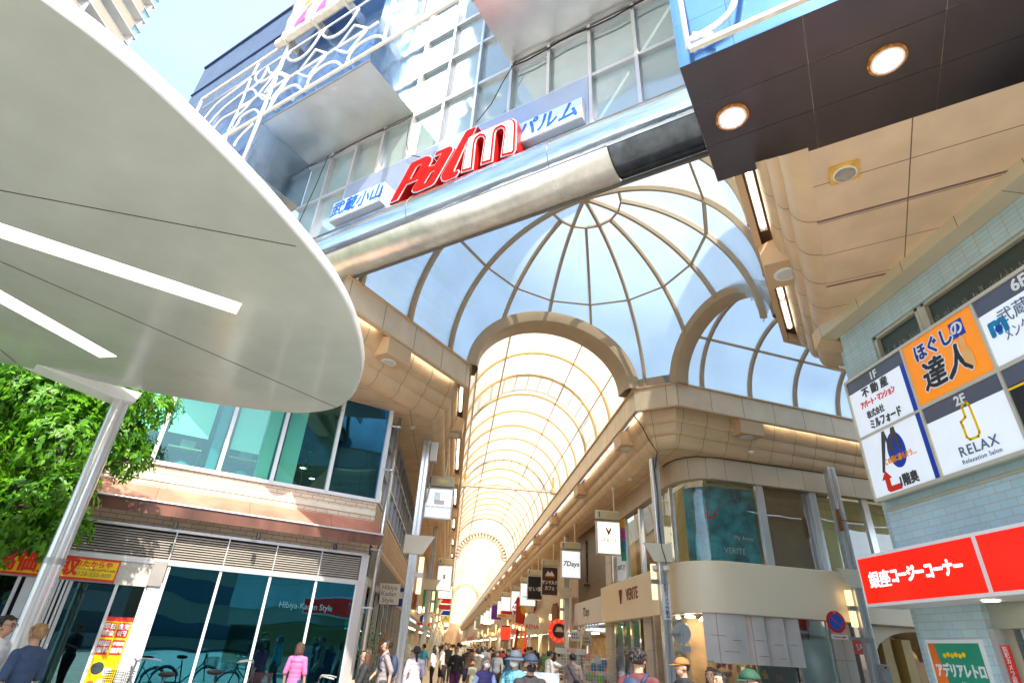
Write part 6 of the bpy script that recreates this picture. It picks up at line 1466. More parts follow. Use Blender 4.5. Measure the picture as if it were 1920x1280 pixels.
q0 = at_dist(982, 1262, 10.2); q1 = at_dist(1040, 1266, 10.2)
f = Fr((q0.x, q0.y), (q1.x - q0.x, q1.y - q0.y)); l_ = (q1 - q0).length * 1.15
MB().fb(f, 0, l_, 0, .04, .35, q0.z + .03).build("frame", mat("pale_blue_frame", (.62, .75, .80), .4), wb, bevel=.008); MB().fb(f, .04, l_ - .04, .041, .045, .4, q0.z - .02).build("face", white_p, wb); MB().fb(f, .05, .1, 0, .04, 0, .35).fb(f, l_ - .1, l_ - .05, 0, .04, 0, .35).build("leg", alu, wb)
# ---------------------------------------------------------------- people
SKIN = mat("skin", (.52, .30, .20), .5, var=.05); SKIN2 = mat("skin_tan", (.45, .25, .16), .5, var=.05)
HAIR = mat("black_hair", (.015, .012, .012), .45, var=.3, scale=30, bump=.4, bscale=80); HAIRB = mat("brown_hair", (.07, .03, .02), .45, var=.3, scale=30, bump=.4, bscale=80); HAIRG = mat("grey_hair", (.18, .17, .16), .5, var=.3, scale=30)
MASK = mat("white_mask", (.75, .76, .78), .8, var=.03); MASKB = mat("black_mask", (.02, .02, .024), .8, var=.1)
def cap_(m, p, q, r0, r1, n=12):
    """tapered capsule"""
    p, q = Vector(p), Vector(q); d = q - p; L = d.length
    if L < 1e-5: return m.sph(p, r0, n, 8)
    d.normalize(); pts = []; rs = []
    for k in range(4): a = math.pi / 2 * k / 4; pts.append(p - d * r0 * math.cos(a)); rs.append(max(.001, r0 * math.sin(a)))
    pts.append(p); rs.append(r0); pts.append(q); rs.append(r1)
    for k in range(1, 5): a = math.pi / 2 * k / 4; pts.append(q + d * r1 * math.sin(a)); rs.append(max(.001, r1 * math.cos(a)))
    return m.tube(pts, rs, n)
ARMS = {  # elbow, wrist relative to shoulder, for the right side (x mirrored)
 'down': ((.06, -.02, -.27), (.07, .05, -.51)), 'phone': ((.05, .02, -.27), (-.08, .22, -.20)), 'fwd': ((.06, .08, -.25), (.0, .30, -.30)),
 'reach': ((.05, .24, -.06), (.04, .47, -.02)), 'swing': ((.05, -.12, -.24), (.06, -.10, -.49)), 'swingf': ((.05, .10, -.25), (.04, .26, -.42)), 'bars': ((.08, .12, -.22), (.02, .36, -.32))}
def person(label, loc, rz, h=1.65, vox=.012, skin=SKIN, hair=HAIR, hairstyle='short', top=(.5, .5, .5), sleeve=.5, bottom=(.05, .05, .06), shorts=False, arms=('down', 'down'), step=.06, lean=0.0,
           mask=None, hat=None, hatcol=None, group=None, headturn=0.0, bag=None, female=False, long_top=False, collar=None, glasses=False, name="person", topmat=None, rootcopy=None, backpack=None, sleevecol=None):
    t = thing(name, label, "person", (0, 0, 0), group)
    s = h / 1.70; wd = .90 if female else 1.0
    def P(x, y, z): return V(x * s, (y + lean * max(0, z - .9)) * s, z * s)
    pel = P(0, 0, .95); chest = P(0, 0, 1.27); neck = P(0, -.01, 1.44); hd = P(0, .02, 1.585)
    B = MB(); r = lambda v: v * s
    # trunk
    for z, rx, ry in ((.93, .155, .115), (1.03, .140, .10), (1.13, .138, .10), (1.23, .155, .108), (1.33, .165, .105), (1.39, .135, .085)):
        c = P(0, 0, z); B.sph(c, (rx * s * (1.04 if female and z < 1 else wd), ry * s, (.13 if z < 1.3 else .075) * s), 16, 10)
    cap_(B, P(0, -.01, 1.40), P(0, .005, 1.50), r(.055), r(.052))
    # head, jaw, nose, ears
    hm = []
    H_ = MB()
    B.sph(hd + V(0, -.005, .012) * s, (.076 * s, .094 * s, .100 * s), 18, 14); B.sph(hd + V(0, .022, -.052) * s, (.056 * s, .062 * s, .058 * s), 14, 10)
    cap_(B, hd + V(0, .088, .012) * s, hd + V(0, .104, -.018) * s, r(.010), r(.013), 8)
    for sx in (-1, 1): B.sph(hd + V(sx * .078, -.005, -.01) * s, (.012 * s, .022 * s, .032 * s), 10, 8)
    sh = []; T = MB(); L = MB()
    infl = .016 * s
    for z, rx, ry in ((.93, .155, .115), (1.03, .140, .105), (1.13, .142, .105), (1.23, .155, .110), (1.33, .165, .107), (1.385, .130, .085)):
        if z < .9: continue
        T.sph(P(0, 0, z), (rx * s * wd + infl, ry * s + infl, (.15 if z < 1.3 else .085) * s), 18, 12)
    if long_top:
        for z in (.62, .72, .82, .90): T.sph(P(0, 0, z), ((.185 + (.95 - z) * .12) * s, (.145 + (.95 - z) * .1) * s, .16 * s), 18, 12)
    else: T.sph(P(0, 0, .90), (.158 * s + infl, .12 * s + infl, .07 * s), 18, 10)
    for i, sx in enumerate((1, -1)):
        S = P(sx * .185 * wd, -.005, 1.365); (e, w_) = ARMS[arms[i]]
        E = S + V(sx * e[0], e[1], e[2]) * s; W_ = S + V(sx * w_[0], w_[1], w_[2]) * s
        cap_(B, S, E, r(.047), r(.037)); cap_(B, E, W_, r(.036), r(.025))
        cap_(T, P(sx * .12, -.005, 1.37), S, r(.062), r(.060))
        k = min(1, sleeve * 2); cap_(T, S, S.lerp(E, k), r(.062), r(.056))
        if sleevecol:
            q = MB(); cap_(q, S, E, r(.058), r(.050)); cap_(q, E, W_, r(.050), r(.042)); q.build('sleeve', mat('sleeve_blue', sleevecol, .8), t, smooth=True)
        if sleeve > .5: k = (sleeve - .5) * 2; cap_(T, E, E.lerp(W_, k), r(.052), r(.043))
        # hand: palm, thumb, four curled fingers
        d = (W_ - E).normalized(); side = V(sx, 0, 0) - d * d.x * sx
        side = side.normalized(); nrm = d.cross(side).normalized()
        pc_ = W_ + d * r(.045); cap_(B, W_, W_ + d * r(.075), r(.024), r(.030), 10)
        for f in range(4):
            o = side * r((f - 1.5) * .017) ; fl = (.030, .034, .032, .025)[f]
            b0 = W_ + d * r(.085) + o; b1 = b0 + d * r(fl) - nrm * r(.010) * -1; b2 = b1 + d * r(fl * .6) + nrm * r(.022)
            cap_(B, b0, b1, r(.0095), r(.009), 8); cap_(B, b1, b2, r(.009), r(.0075), 8)
        tb0 = W_ + d * r(.03) - side * r(.026); tb1 = tb0 + d * r(.035) - side * r(.018) + nrm * r(.012); cap_(B, tb0, tb1, r(.011), r(.009), 8)
        # legs
        hp_ = P(sx * .088, 0, .90); st = step * (1 if sx > 0 else -1)
        kn = P(sx * .092, .02 + st * .6, .50); an = P(sx * .085, -.02 + st, .085); an.y = (-.02 + st) * s; kn.y = (.02 + st * .6) * s
        cap_(B, hp_, kn, r(.083), r(.055)); cap_(B, kn, an, r(.053), r(.036)); cap_(B, an + V(0, -.02, -.045) * s, an + V(0, .14, -.05) * s, r(.038), r(.032))
        cap_(L, hp_, kn, r(.100), r(.072))
        if not shorts: cap_(L, kn, an + V(0, 0, .03) * s, r(.070), r(.055))
        sm_ = MB(); cap_(sm_, an + V(0, -.03, -.04) * s, an + V(0, .15, -.048) * s, r(.045), r(.040)); sm_.build("shoe", mat("shoe_dark", (.06, .06, .07), .5), t, smooth=True)
    L.sph(P(0, 0, .92), (.165 * s, .128 * s, .10 * s), 16, 10)
    body = B.build("body", skin, t, remesh=vox * .75, sm=2)
    tm = topmat or mat("cloth_%d_%d_%d" % tuple(int(v * 99) for v in top), top, .8, var=.14, scale=10, bump=.9, bscale=9)
    lm = mat("cloth_%d_%d_%d" % tuple(int(v * 99) for v in bottom), bottom, .8, var=.12, scale=14, bump=.3, bscale=18)
    T.build("shirt", tm, t, remesh=vox, sm=3); L.build("shorts" if shorts else "trousers", lm, t, remesh=vox, sm=3)
    if collar: MB().tube([neck + V(.062 * math.cos(a * .5236), .062 * math.sin(a * .5236), -.025) * s for a in range(13)], r(.014), 8).build("collar", mat("collar_%d" % int(sum(collar) * 99), collar, .8), t, smooth=True)
    # face
    F = MB()
    for sx in (-1, 1): F.sph(hd + V(sx * .030, .083, .012) * s, (.011 * s, .006 * s, .006 * s), 10, 6)
    F.build("eye", black_m, t, smooth=True)
    b = MB()
    for sx in (-1, 1): b.tube([hd + V(sx * .016, .092, .032) * s, hd + V(sx * .046, .082, .034) * s], r(.004), 5)
    b.build("eyebrow", hair, t)
    if mask: MB().sph(hd + V(0, .038, -.038) * s, (.066 * s, .074 * s, .058 * s), 18, 12, keep=lambda d: d.y > 0.0).build("face_mask", mask, t, smooth=True)
    else: MB().sph(hd + V(0, .084, -.052) * s, (.022 * s, .010 * s, .006 * s), 10, 6).build("mouth", mat("lips", (.35, .12, .10), .5, var=0), t, smooth=True)
    if glasses:
        g = MB()
        for sx in (-1, 1): g.tube([hd + V(sx * .032 + .024 * math.cos(a * .63), .098, .010 + .018 * math.sin(a * .63)) * s for a in range(11)], r(.0035), 5); g.tube([hd + V(sx * .056, .096, .014) * s, hd + V(sx * .082, .0, .012) * s], r(.003), 5)
        g.build("glasses", black_m, t)
    # hair
    if hairstyle:
        seed = Vector((loc[0] * 3, loc[1] * 3, 1)); hb = MB(); c = hd + V(0, -.016, .020) * s
        hb.sph(c, (.084 * s, .099 * s, .098 * s), 26, 18, keep=lambda d: not (d.y > .030 * s and d.z < .045 * s) and d.z > -.062 * s and not (abs(d.x) > .065 * s and d.z < .0 and d.y > -.02 * s))
        for i, v in enumerate(hb.v): hb.v[i] = c + (v - c) * (1 + .10 * noise.noise((v + seed) * 30) + .06 * noise.noise((v + seed) * 75))
        r3 = random.Random(int(loc[0] * 91 + loc[1] * 17))
        for i in range(0 if hat else 90 if vox < .015 else 0):
            d = V(r3.gauss(0, 1), r3.gauss(-.25, .8), abs(r3.gauss(.5, .7)) - .25).normalized()
            if d.y > .25 and d.z < .45: continue
            q0_ = c + V(d.x * .082, d.y * .097, d.z * .094) * s; tg = (V(0, 0, -1) - d * -d.z + V(r3.uniform(-.6, .6), r3.uniform(-.6, .6), 0)).normalized()
            cap_(hb, q0_, q0_ + (d * .010 + tg * r3.uniform(.018, .034)) * s, r(.0085), r(.002), 5)
        if hairstyle in ('long', 'pony', 'bob'):
            ln = {'long': .30, 'pony': .0, 'bob': .12}[hairstyle]
            if ln:
                for i in range(15):
                    a = math.pi * (1.0 + i / 14); rx = .078; p = hd + V(rx * math.cos(a), -.01 + .088 * math.sin(a), .02) * s
                    cap_(hb, p, p + V(.012 * math.cos(a), -.02, -ln - .03 * math.sin(i * 2.1)) * s, r(.024), r(.014), 8)
            else:
                cap_(hb, hd + V(0, -.10, .02) * s, hd + V(0, -.13, -.06) * s, r(.035), r(.034), 10); cap_(hb, hd + V(0, -.13, -.06) * s, hd + V(.02, -.11, -.26) * s, r(.034), r(.012), 10)
        hb.build("hair", hair, t, smooth=True, solid=.008)
    if hat:
        hc = hatcol; hm_ = mat("hat_%d_%d_%d" % tuple(int(v * 99) for v in hc), hc, .75, var=.1, scale=20, bump=.3, bscale=50); c = hd + V(0, -.008, .035) * s; b = MB()
        b.sph(c, (.096 * s, .112 * s, (.092 if hat == 'cap' else .10) * s), 26, 14, keep=lambda d: d.z > -.004)
        if hat == 'cap':
            pts = [c + V(.085 * math.cos(a), .085 * math.sin(a) + .02, .0) * s for a in [math.pi * k / 12 for k in range(13)]]; out = [c + V(.080 * math.cos(a), .20 * math.sin(a) + .015, -.018 * math.sin(a)) * s for a in [math.pi * k / 12 for k in range(13)]]
            ho = b.build("cap", hm_, t, smooth=True, solid=.005); q = MB()
            for i in range(12): q.poly([pts[i], pts[i + 1], out[i + 1], out[i]])
            q.build("cap_brim", hm_, ho, smooth=True, solid=.005)
        else:
            ho = b.build("hat_crown", hm_, t, smooth=True, solid=.005); q = MB(); N = 28; bw_ = .085
            a0_ = [c + V(.094 * math.cos(2 * math.pi * k / N), .110 * math.sin(2 * math.pi * k / N), 0) * s for k in range(N)]; a1_ = [c + V((.094 + bw_) * math.cos(2 * math.pi * k / N), (.110 + bw_) * math.sin(2 * math.pi * k / N), -.035) * s for k in range(N)]
            for i in range(N): j = (i + 1) % N; q.poly([a0_[i], a0_[j], a1_[j], a1_[i]])
            q.build("hat_brim", hm_, ho, smooth=True, solid=.005)
    if bag == 'crossbody':
        bm_ = mat("black_bag", (.02, .02, .022), .5, var=.2); q = MB(); q.tube([P(-.13, -.10, 1.40), P(-.02, -.145, 1.20), P(.12, -.14, 1.02), P(.17, -.04, .95)], .014 * s, 6).tube([P(-.13, -.10, 1.40), P(-.15, .0, 1.42), P(-.10, .10, 1.35), P(.17, -.04, .95)], .014 * s, 6)
        bo = MB().sph(P(.12, -.17, 1.02), (.09 * s, .05 * s, .06 * s), 12, 8).build("bag", bm_, t, smooth=True); q.build("strap", bm_, bo)
    if bag in ('shoulder', 'tote'):
        bm_ = mat("shoulder_bag_%s" % bag, (.60, .55, .46) if bag == 'tote' else (.04, .06, .09), .6, var=.1); bo = MB().box(-.30 * s, -.20 * s, -.14 * s, .14 * s, .80 * s, 1.05 * s).build("bag", bm_, t, bevel=.02); MB().tube([P(-.25, -.10, 1.04), P(-.2, -.02, 1.43), P(-.25, .10, 1.04)], .010, 6).build("strap", bm_, bo)
    if backpack:
        bp_ = mat("backpack_cloth", backpack, .7, var=.15); bo = MB().sph(P(0, -.19, 1.20), (.15 * s, .10 * s, .22 * s), 16, 12).build("backpack", bp_, t, smooth=True)
        for sx in (-1, 1): MB().tube([P(sx * .09, -.12, 1.36), P(sx * .11, -.02, 1.445), P(sx * .115, .11, 1.34), P(sx * .12, .12, 1.15), P(sx * .11, -.10, 1.05)], .022 * s, 8).build("backpack_strap", bp_, bo, smooth=True)
    t.location = loc; t.rotation_euler = (0, 0, rz)
    return t
def at_px(x, y, d): p = at_dist(x, y, d); return (p.x, p.y, 0)
TOC = math.pi          # facing the camera
person("person in a black cap, black mask and black T-shirt walking toward the camera", at_px(995, 1231, 8.0), TOC + .12, 1.585, .009, SKIN, HAIR, 'short', (.02, .02, .024), .45, mask=MASKB, hat='cap', hatcol=(.02, .035, .07), female=True, arms=('swing', 'swingf'))
text("A", .05, Fr((1.06, 7.80), (1, 0)), 0, -5, 0, white_p, None, name="spare") if False else None
person("person with short black hair, dark red shirt and navy backpack, seen from behind", at_px(1195, 1217, 7.4), -.75, 1.715, .009, SKIN, HAIR, 'short', (.11, .025, .03), .5, arms=('down', 'swing'), collar=(.12, .025, .03), backpack=(.02, .035, .09), bottom=(.06, .07, .10))
person("person in an orange cap and black T-shirt walking left", at_px(1279, 1232, 9.1), math.pi / 2 + .15, 1.64, .010, SKIN, HAIR, 'short', (.02, .022, .03), .5, hat='cap', hatcol=(.36, .15, .04), arms=('swingf', 'swing'))
person("person in a dark green cap close to the bottom edge", at_px(1405, 1255, 6.4), math.pi / 2 + .5, 1.575, .010, SKIN, HAIRB, 'short', (.12, .16, .22), .5, hat='cap', hatcol=(.01, .06, .035))
person("person with loose brown hair seen behind the dark-haired one", at_px(1333, 1251, 10), 2.4, 1.53, .011, SKIN, HAIRB, 'long', (.42, .36, .30), .6, female=True)
person("person with short dark hair standing before the display window", at_px(1348, 1257, 9), 2.0, 1.50, .011, SKIN, HAIR, 'bob', (.20, .20, .24), .6, female=True)
person("person in a wide blue-grey bucket hat, white mask and blue patterned shirt", at_px(968, 1217, 9.4), TOC - .5, 1.60, .010, SKIN, HAIRG, 'bob', (.06, .25, .38), .8, mask=MASK, hat='bucket', hatcol=(.07, .095, .14), female=True,
       topmat=mat("blue_pattern_cloth", (.10, .33, .45), .8, var=.9, scale=26), bag='tote')
person("elderly person with grey hair, white mask and purple vest over light blue sleeves", at_px(912, 1231, 12), TOC + .4, 1.47, .010, SKIN, HAIRG, 'bob', (.045, .035, .16), .05, sleevecol=(.30, .42, .70), mask=MASK, female=True, arms=('swing', 'swingf'))
vs = MB()
person("person in a cream T-shirt looking down at a phone by the pastel goods", at_px(1028, 1219, 19.7), -1.3, 1.62, .012, SKIN, HAIR, 'short', (.74, .68, .60), .5, arms=('phone', 'phone'), lean=.08, bottom=(.10, .10, .10))
person("person with long black hair in a white top reaching across the goods", at_px(1039, 1223, 19.9), -1.45, 1.58, .012, SKIN, HAIR, 'long', (.76, .74, .72), .35, arms=('reach', 'fwd'), female=True, bottom=(.35, .42, .5))
person("person in a taupe T-shirt with a black crossbody bag, seen from behind", at_px(1074, 1226, 16.8), -.35, 1.59, .011, SKIN, HAIR, 'short', (.27, .20, .17), .5, bag='crossbody', arms=('phone', 'fwd'), bottom=(.22, .2, .18))
person("person in a long lavender shirt and black bucket hat with a ponytail", at_px(783, 1211, 14.8), .1, 1.56, .010, SKIN, HAIR, 'pony', (.52, .48, .60), 1.0, hat='bucket', hatcol=(.02, .022, .03), long_top=True, female=True, arms=('fwd', 'down'))
person("person with short dark hair and a grey-brown shirt walking left by the first pole", at_px(728, 1199, 13.8), math.pi / 2 + .2, 1.66, .010, SKIN, HAIR, 'short', (.27, .23, .24), .6, arms=('swingf', 'swing'), backpack=(.05, .04, .05))
person("person with long dark brown hair and a black top walking left", at_px(690, 1217, 11.8), math.pi / 2 + .1, 1.49, .010, SKIN, HAIRB, 'long', (.02, .02, .028), .6, female=True, arms=('bars', 'fwd'))
person("person in a bright pink T-shirt and navy trousers facing the flower shop window", at_px(565, 1205, 13.9), -.15, 1.52, .010, SKIN, HAIRB, 'bob', (.62, .14, .34), .55, arms=('down', 'down'), bottom=(.02, .03, .09), female=True)
person("person in a white shirt and glasses at the far left edge by the post", at_px(12, 1164, 9.6), -math.pi / 2, 1.69, .011, SKIN2, HAIR, 'short', (.70, .74, .78), .6, glasses=True)
person("person with light brown short hair and a dark denim shirt by the canopy post", at_px(76, 1176, 9.4), math.pi / 2 - .4, 1.62, .011, SKIN2, mat("light_brown_hair", (.30, .18, .08), .5, var=.3, scale=30), 'short', (.03, .06, .13), .45, female=True, arms=('phone', 'down'))
# crowd down the arcade
crowd = [("white T-shirt and black trousers on the left", -.5, 26.5, 1.50, (.76, .72, .68), (.02, .02, .02), False, 'long', None, 1.2, MASK, None), ("white T-shirt and black shorts looking at a phone", -.15, 26.8, 1.60, (.78, .76, .74), (.02, .02, .022), True, 'short', None, -1.2, None, None),
 ("black jacket with a yellow arm stripe", .35, 22.0, 1.56, (.025, .022, .022), (.10, .02, .10), False, 'short', None, 3.0, None, 'stripe'), ("brown shirt and cream bucket hat, from behind", .85, 24.6, 1.64, (.09, .055, .04), (.03, .04, .07), True, None, (.62, .56, .42), .1, None, None),
 ("child in a cream T-shirt and orange hat", 1.02, 23.6, 1.12, (.70, .68, .52), (.62, .58, .42), True, None, (.75, .32, .05), .2, None, None), ("white blouse and black hair, right of the child", 1.35, 26.2, 1.58, (.76, .72, .66), (.05, .05, .06), False, 'bob', None, .3, None, None),
 ("pale blue shirt and grey hair", 1.75, 28.5, 1.66, (.45, .60, .75), (.1, .1, .1), False, 'short', None, -.6, None, None), ("dark teal shirt carrying something brown, white mask", 2.45, 24.9, 1.58, (.02, .08, .14), (.02, .02, .03), False, 'short', None, 2.9, MASK, None),
 ("grey long sleeves with a white mask", 1.98, 24.6, 1.52, (.34, .33, .34), (.03, .03, .04), False, 'bob', None, 3.1, MASK, 'shoulder'), ("turquoise vest near the second left pole", -.95, 27.5, 1.60, (.05, .30, .42), (.1, .1, .12), False, 'short', None, 1.0, None, None),
 ("peach top half hidden behind the first pole", -1.6, 22.5, 1.55, (.80, .50, .36), (.1, .1, .12), False, 'bob', None, .5, None, None), ("black T-shirt, centre of the crowd", .1, 31.0, 1.66, (.02, .02, .02), (.05, .05, .06), False, 'short', None, 3.2, None, None),
 ("yellow T-shirt deep in the crowd", .35, 38.0, 1.64, (.75, .55, .10), (.1, .1, .12), False, 'short', None, .2, None, None), ("rust-coloured top beside the brown shirt", 1.35, 30.2, 1.58, (.50, .18, .05), (.1, .08, .06), False, 'long', None, 2.8, None, None),
 ("dark red top under the red lantern", 2.9, 33.5, 1.60, (.35, .03, .03), (.05, .05, .06), False, 'bob', (.6, .5, .36), 3.0, MASK, None), ("olive shirt walking away, middle of the street", .75, 34.5, 1.68, (.16, .15, .06), (.05, .05, .08), False, 'short', None, .1, None, None),
 ("white shirt walking away, tallest in the middle", .55, 29.3, 1.74, (.74, .70, .62), (.04, .04, .05), False, 'short', None, .0, None, None), ("navy polo on the right side", 3.5, 30.5, 1.66, (.03, .05, .14), (.2, .18, .15), False, 'short', None, 2.9, None, None)]
proto = []
for (lab, x, y, h_, tc, bc, sh_, hs, hc, rz, mk, ex) in crowd:
    p = person("person in " + lab if not lab.startswith("child") else lab, (x, y, 0), rz, h_, .018, SKIN, HAIR if 'grey' not in lab else HAIRG, hs or 'short', tc, .5 if 'sleeve' not in lab and 'jacket' not in lab else 1.0, bottom=bc, shorts=sh_, arms=random.Random(int(y * 7)).choice([('down', 'down'), ('phone', 'down'), ('swing', 'swingf'), ('fwd', 'down')]), mask=mk, hat='bucket' if hc else None, hatcol=hc, group="people in the arcade crowd", bag='shoulder' if ex == 'shoulder' else None)
    if ex == 'stripe': MB().tube([V(.235, .0, 1.28), V(.25, .04, 1.10)], .03, 8).tube([V(.235, .0, 1.28), V(.19, .0, 1.36)], .03, 8).build("yellow_stripe", mat("stripe_yellow", (.85, .55, .02), .7), bpy.data.objects.new("x", None)) if False else None
    proto.append(p)
rr = random.Random(77); clothes = [mat("far_cloth%d" % i, c, .8, var=.1) for i, c in enumerate([(.72, .68, .62), (.03, .03, .035), (.25, .10, .05), (.35, .33, .32), (.05, .10, .22), (.65, .35, .25), (.55, .50, .38), (.12, .12, .08)])]
adj = ["white", "black", "brown", "grey", "navy", "salmon", "sand", "dark olive"]
pos = []
for k in range(76):
    y = 29.5 + k * .92 + rr.uniform(0, 1); x = rr.uniform(-1.0, 5.6)
    src = proto[rr.choice([0, 1, 3, 5, 6, 7, 8, 11, 12, 13, 15, 16])]; ci = rr.randrange(8)
    c = dup(src, (x, y, 0), rr.choice([0, 0, math.pi, math.pi, .4, -.5]) + rr.uniform(-.2, .2), label="distant person in a %s top and %s trousers, %s part of the %s crowd" % (adj[ci], adj[(ci * 3 + 1) % 8], "left" if x < 1.2 else "middle" if x < 3.4 else "right", "nearer" if y < 55 else "middle-distance" if y < 78 else "farthest"), group="distant people in the arcade")
    for ch in c.children:
        if ch.name.startswith("shirt"): ch.material_slots[0].link = 'OBJECT'; ch.material_slots[0].material = clothes[ci]
        if ch.name.startswith(("trousers", "shorts")): ch.material_slots[0].link = 'OBJECT'; ch.material_slots[0].material = clothes[(ci * 3 + 1) % 8]

# ---------------------------------------------------------------- street tree
def leafmat(name, c1, c2):
    m, n, b = _new(name); b.inputs["Roughness"].default_value = .42; b.inputs["Specular IOR Level"].default_value = .5
    oi = n.nodes.new("ShaderNodeTexCoord"); nz = n.nodes.new("ShaderNodeTexNoise"); nz.inputs["Scale"].default_value = 4.5; nz.inputs["Detail"].default_value = 8; n.links.new(oi.outputs["Object"], nz.inputs["Vector"])
    rp = n.nodes.new("ShaderNodeValToRGB"); rp.color_ramp.elements[0].position = .35; rp.color_ramp.elements[1].position = .65; rp.color_ramp.elements[0].color = c4(c1); rp.color_ramp.elements[1].color = c4(c2)
    n.links.new(nz.outputs[0], rp.inputs[0]); n.links.new(rp.outputs[0], b.inputs["Base Color"])
    tl = n.nodes.new("ShaderNodeBsdfTranslucent"); n.links.new(rp.outputs[0], tl.inputs[0]); mx = n.nodes.new("ShaderNodeMixShader"); mx.inputs[0].default_value = .5
    out = [x for x in n.nodes if x.type == 'OUTPUT_MATERIAL'][0]; n.links.new(b.outputs[0], mx.inputs[1]); n.links.new(tl.outputs[0], mx.inputs[2]); n.links.new(mx.outputs[0], out.inputs[0]); return m
leaf = leafmat("glossy_leaf", (.03, .15, .008), (.20, .50, .02))
def tree(label, base, clumps, nleaf, lsz, seed, limbs=True, nm="street_tree"):
    t = thing(nm, label, "tree", base); r2 = random.Random(seed); b0 = Vector(base)
    tm = mat("bark", (.10, .07, .05), .9, var=.3, scale=12, bump=.6, bscale=20)
    top = Vector((sum(c[0][i] for c in clumps) / len(clumps) for i in range(3)))
    mid = V(b0.x * .8 + top.x * .2, b0.y * .8 + top.y * .2, (b0.z + top.z) * .42)
    MB().tube([b0, b0.lerp(mid, .5) + V(.05, .03, 0), mid, mid.lerp(top, .5)], [.17, .14, .12, .07], 10).build("trunk", tm, t, smooth=True)
    for c, r_ in clumps:
        c = Vector(c); a = mid.lerp(top, r2.uniform(0, .5)); m_ = a.lerp(c, .5) + V(r2.uniform(-.1, .1), r2.uniform(-.1, .1), .12); MB().tube([a, m_, c, c + (c - m_) * .35], [.06, .04, .022, .008], 7).build("limb", tm, t, smooth=True)
    L = MB()
    for c, r_ in clumps:
        c = Vector(c); n = int(nleaf * (r_ ** 2))
        for k in range(n // 6):   # a sprig of ~6 leaves at one twig tip
            d = V(r2.gauss(0, 1), r2.gauss(0, 1), r2.gauss(0, .85)).normalized(); q = c + d * r_ * r2.uniform(.55, 1.08) * (1 + .25 * noise.noise(d * 2.3 + c)); up = (d + V(0, 0, .5)).normalized()
            for j in range(6):
                an = j * 1.05 + r2.random(); a = up.cross(V(math.cos(an), math.sin(an), .2)).normalized(); dirn = (a + up * r2.uniform(-.2, .5) + V(0, 0, -.25)).normalized(); w_ = dirn.cross(up).normalized()
                l_ = lsz * r2.uniform(.7, 1.2); ww = l_ * .19
                p0 = q; p1 = q + dirn * l_ * .45 + w_ * ww; p2 = q + dirn * l_ + V(0, 0, -.012); p3 = q + dirn * l_ * .45 - w_ * ww
                b = len(L.v); L.v += [p0, p1, p2, p3]; L.f += [(b, b + 1, b + 2), (b, b + 2, b + 3)]
    L.build("crown", leaf, t)
    return t
def tq(x, y, d): p = at_dist(x, y, d); return (p.x, p.y, p.z)
cl = [(tq(20, 750, 13.5), 1.0), (tq(110, 740, 13.0), .95), (tq(210, 740, 13.0), .8), (tq(290, 762, 13.2), .50), (tq(120, 820, 12.6), .85), (tq(225, 815, 13), .62), (tq(10, 870, 13.5), .75), (tq(60, 940, 12.6), .70), (tq(130, 915, 12.4), .5), (tq(245, 860, 13), .42),
      (tq(20, 985, 12.8), .55), (tq(95, 1000, 12.4), .42), (tq(150, 985, 12.4), .28), (tq(-120, 850, 13.2), 1.3), (tq(-160, 980, 13), 1.0), (tq(-60, 700, 13.5), 1.2), (tq(160, 690, 13.4), 1.0), (tq(60, 660, 13.4), 1.2)]
bb = at_dist(-160, 1160, 13.0)
tree("broad evergreen street tree with glossy leaves behind the canopy post", (bb.x, bb.y, 0), cl, 3700, .13, 5)
# flower shop greenery beside the corner
def bush(label, c, r_, n, seed, m_=leaf, nm="potted_plant", pot=True):
    t = thing(nm, label, "plant", (c[0], c[1], 0)); r2 = random.Random(seed); L = MB()
    for k in range(n):
        d = V(r2.gauss(0, 1), r2.gauss(0, 1), r2.gauss(0, 1.2)).normalized(); q = Vector(c) + V(d.x * r_[0], d.y * r_[0], d.z * r_[1]) * r2.uniform(.3, 1); a = V(r2.uniform(-1, 1), r2.uniform(-1, 1), r2.uniform(-.3, 1)).normalized(); w_ = a.cross(V(.3, .2, 1)).normalized() * .018; a *= .09
        L.poly([q, q + a * .5 + w_, q + a, q + a * .5 - w_])
    L.build("foliage", m_, t)
    MB().tube([V(c[0], c[1], .0), V(c[0], c[1], .35)], [.14, .18], 16).build("pot", mat("terracotta", (.35, .16, .08), .8), t)
    MB().tube([V(c[0], c[1], .3), V(c[0], c[1], c[2])], .015, 6).build("stem", mat("bark", (.1, .07, .05)), t); return t
bush("leafy green plant in a pot at the flower shop corner", (-2.0, 16.3, 1.5), (.30, .55), 260, 1); bush("yellow-green bushy plant low beside the drainpipe", (-1.95, 16.9, .8), (.3, .35), 220, 2)
bush("orange and brown dried flower arrangement outside the flower shop", (-1.75, 17.9, 1.45), (.28, .45), 260, 3, mat("orange_petals", (.65, .25, .03), .6, var=.8, scale=9)); bush("red and orange flowers in buckets by the first pole", (-1.6, 17.6, .7), (.35, .25), 260, 4, mat("red_petals", (.6, .06, .04), .6, var=.7, scale=9))

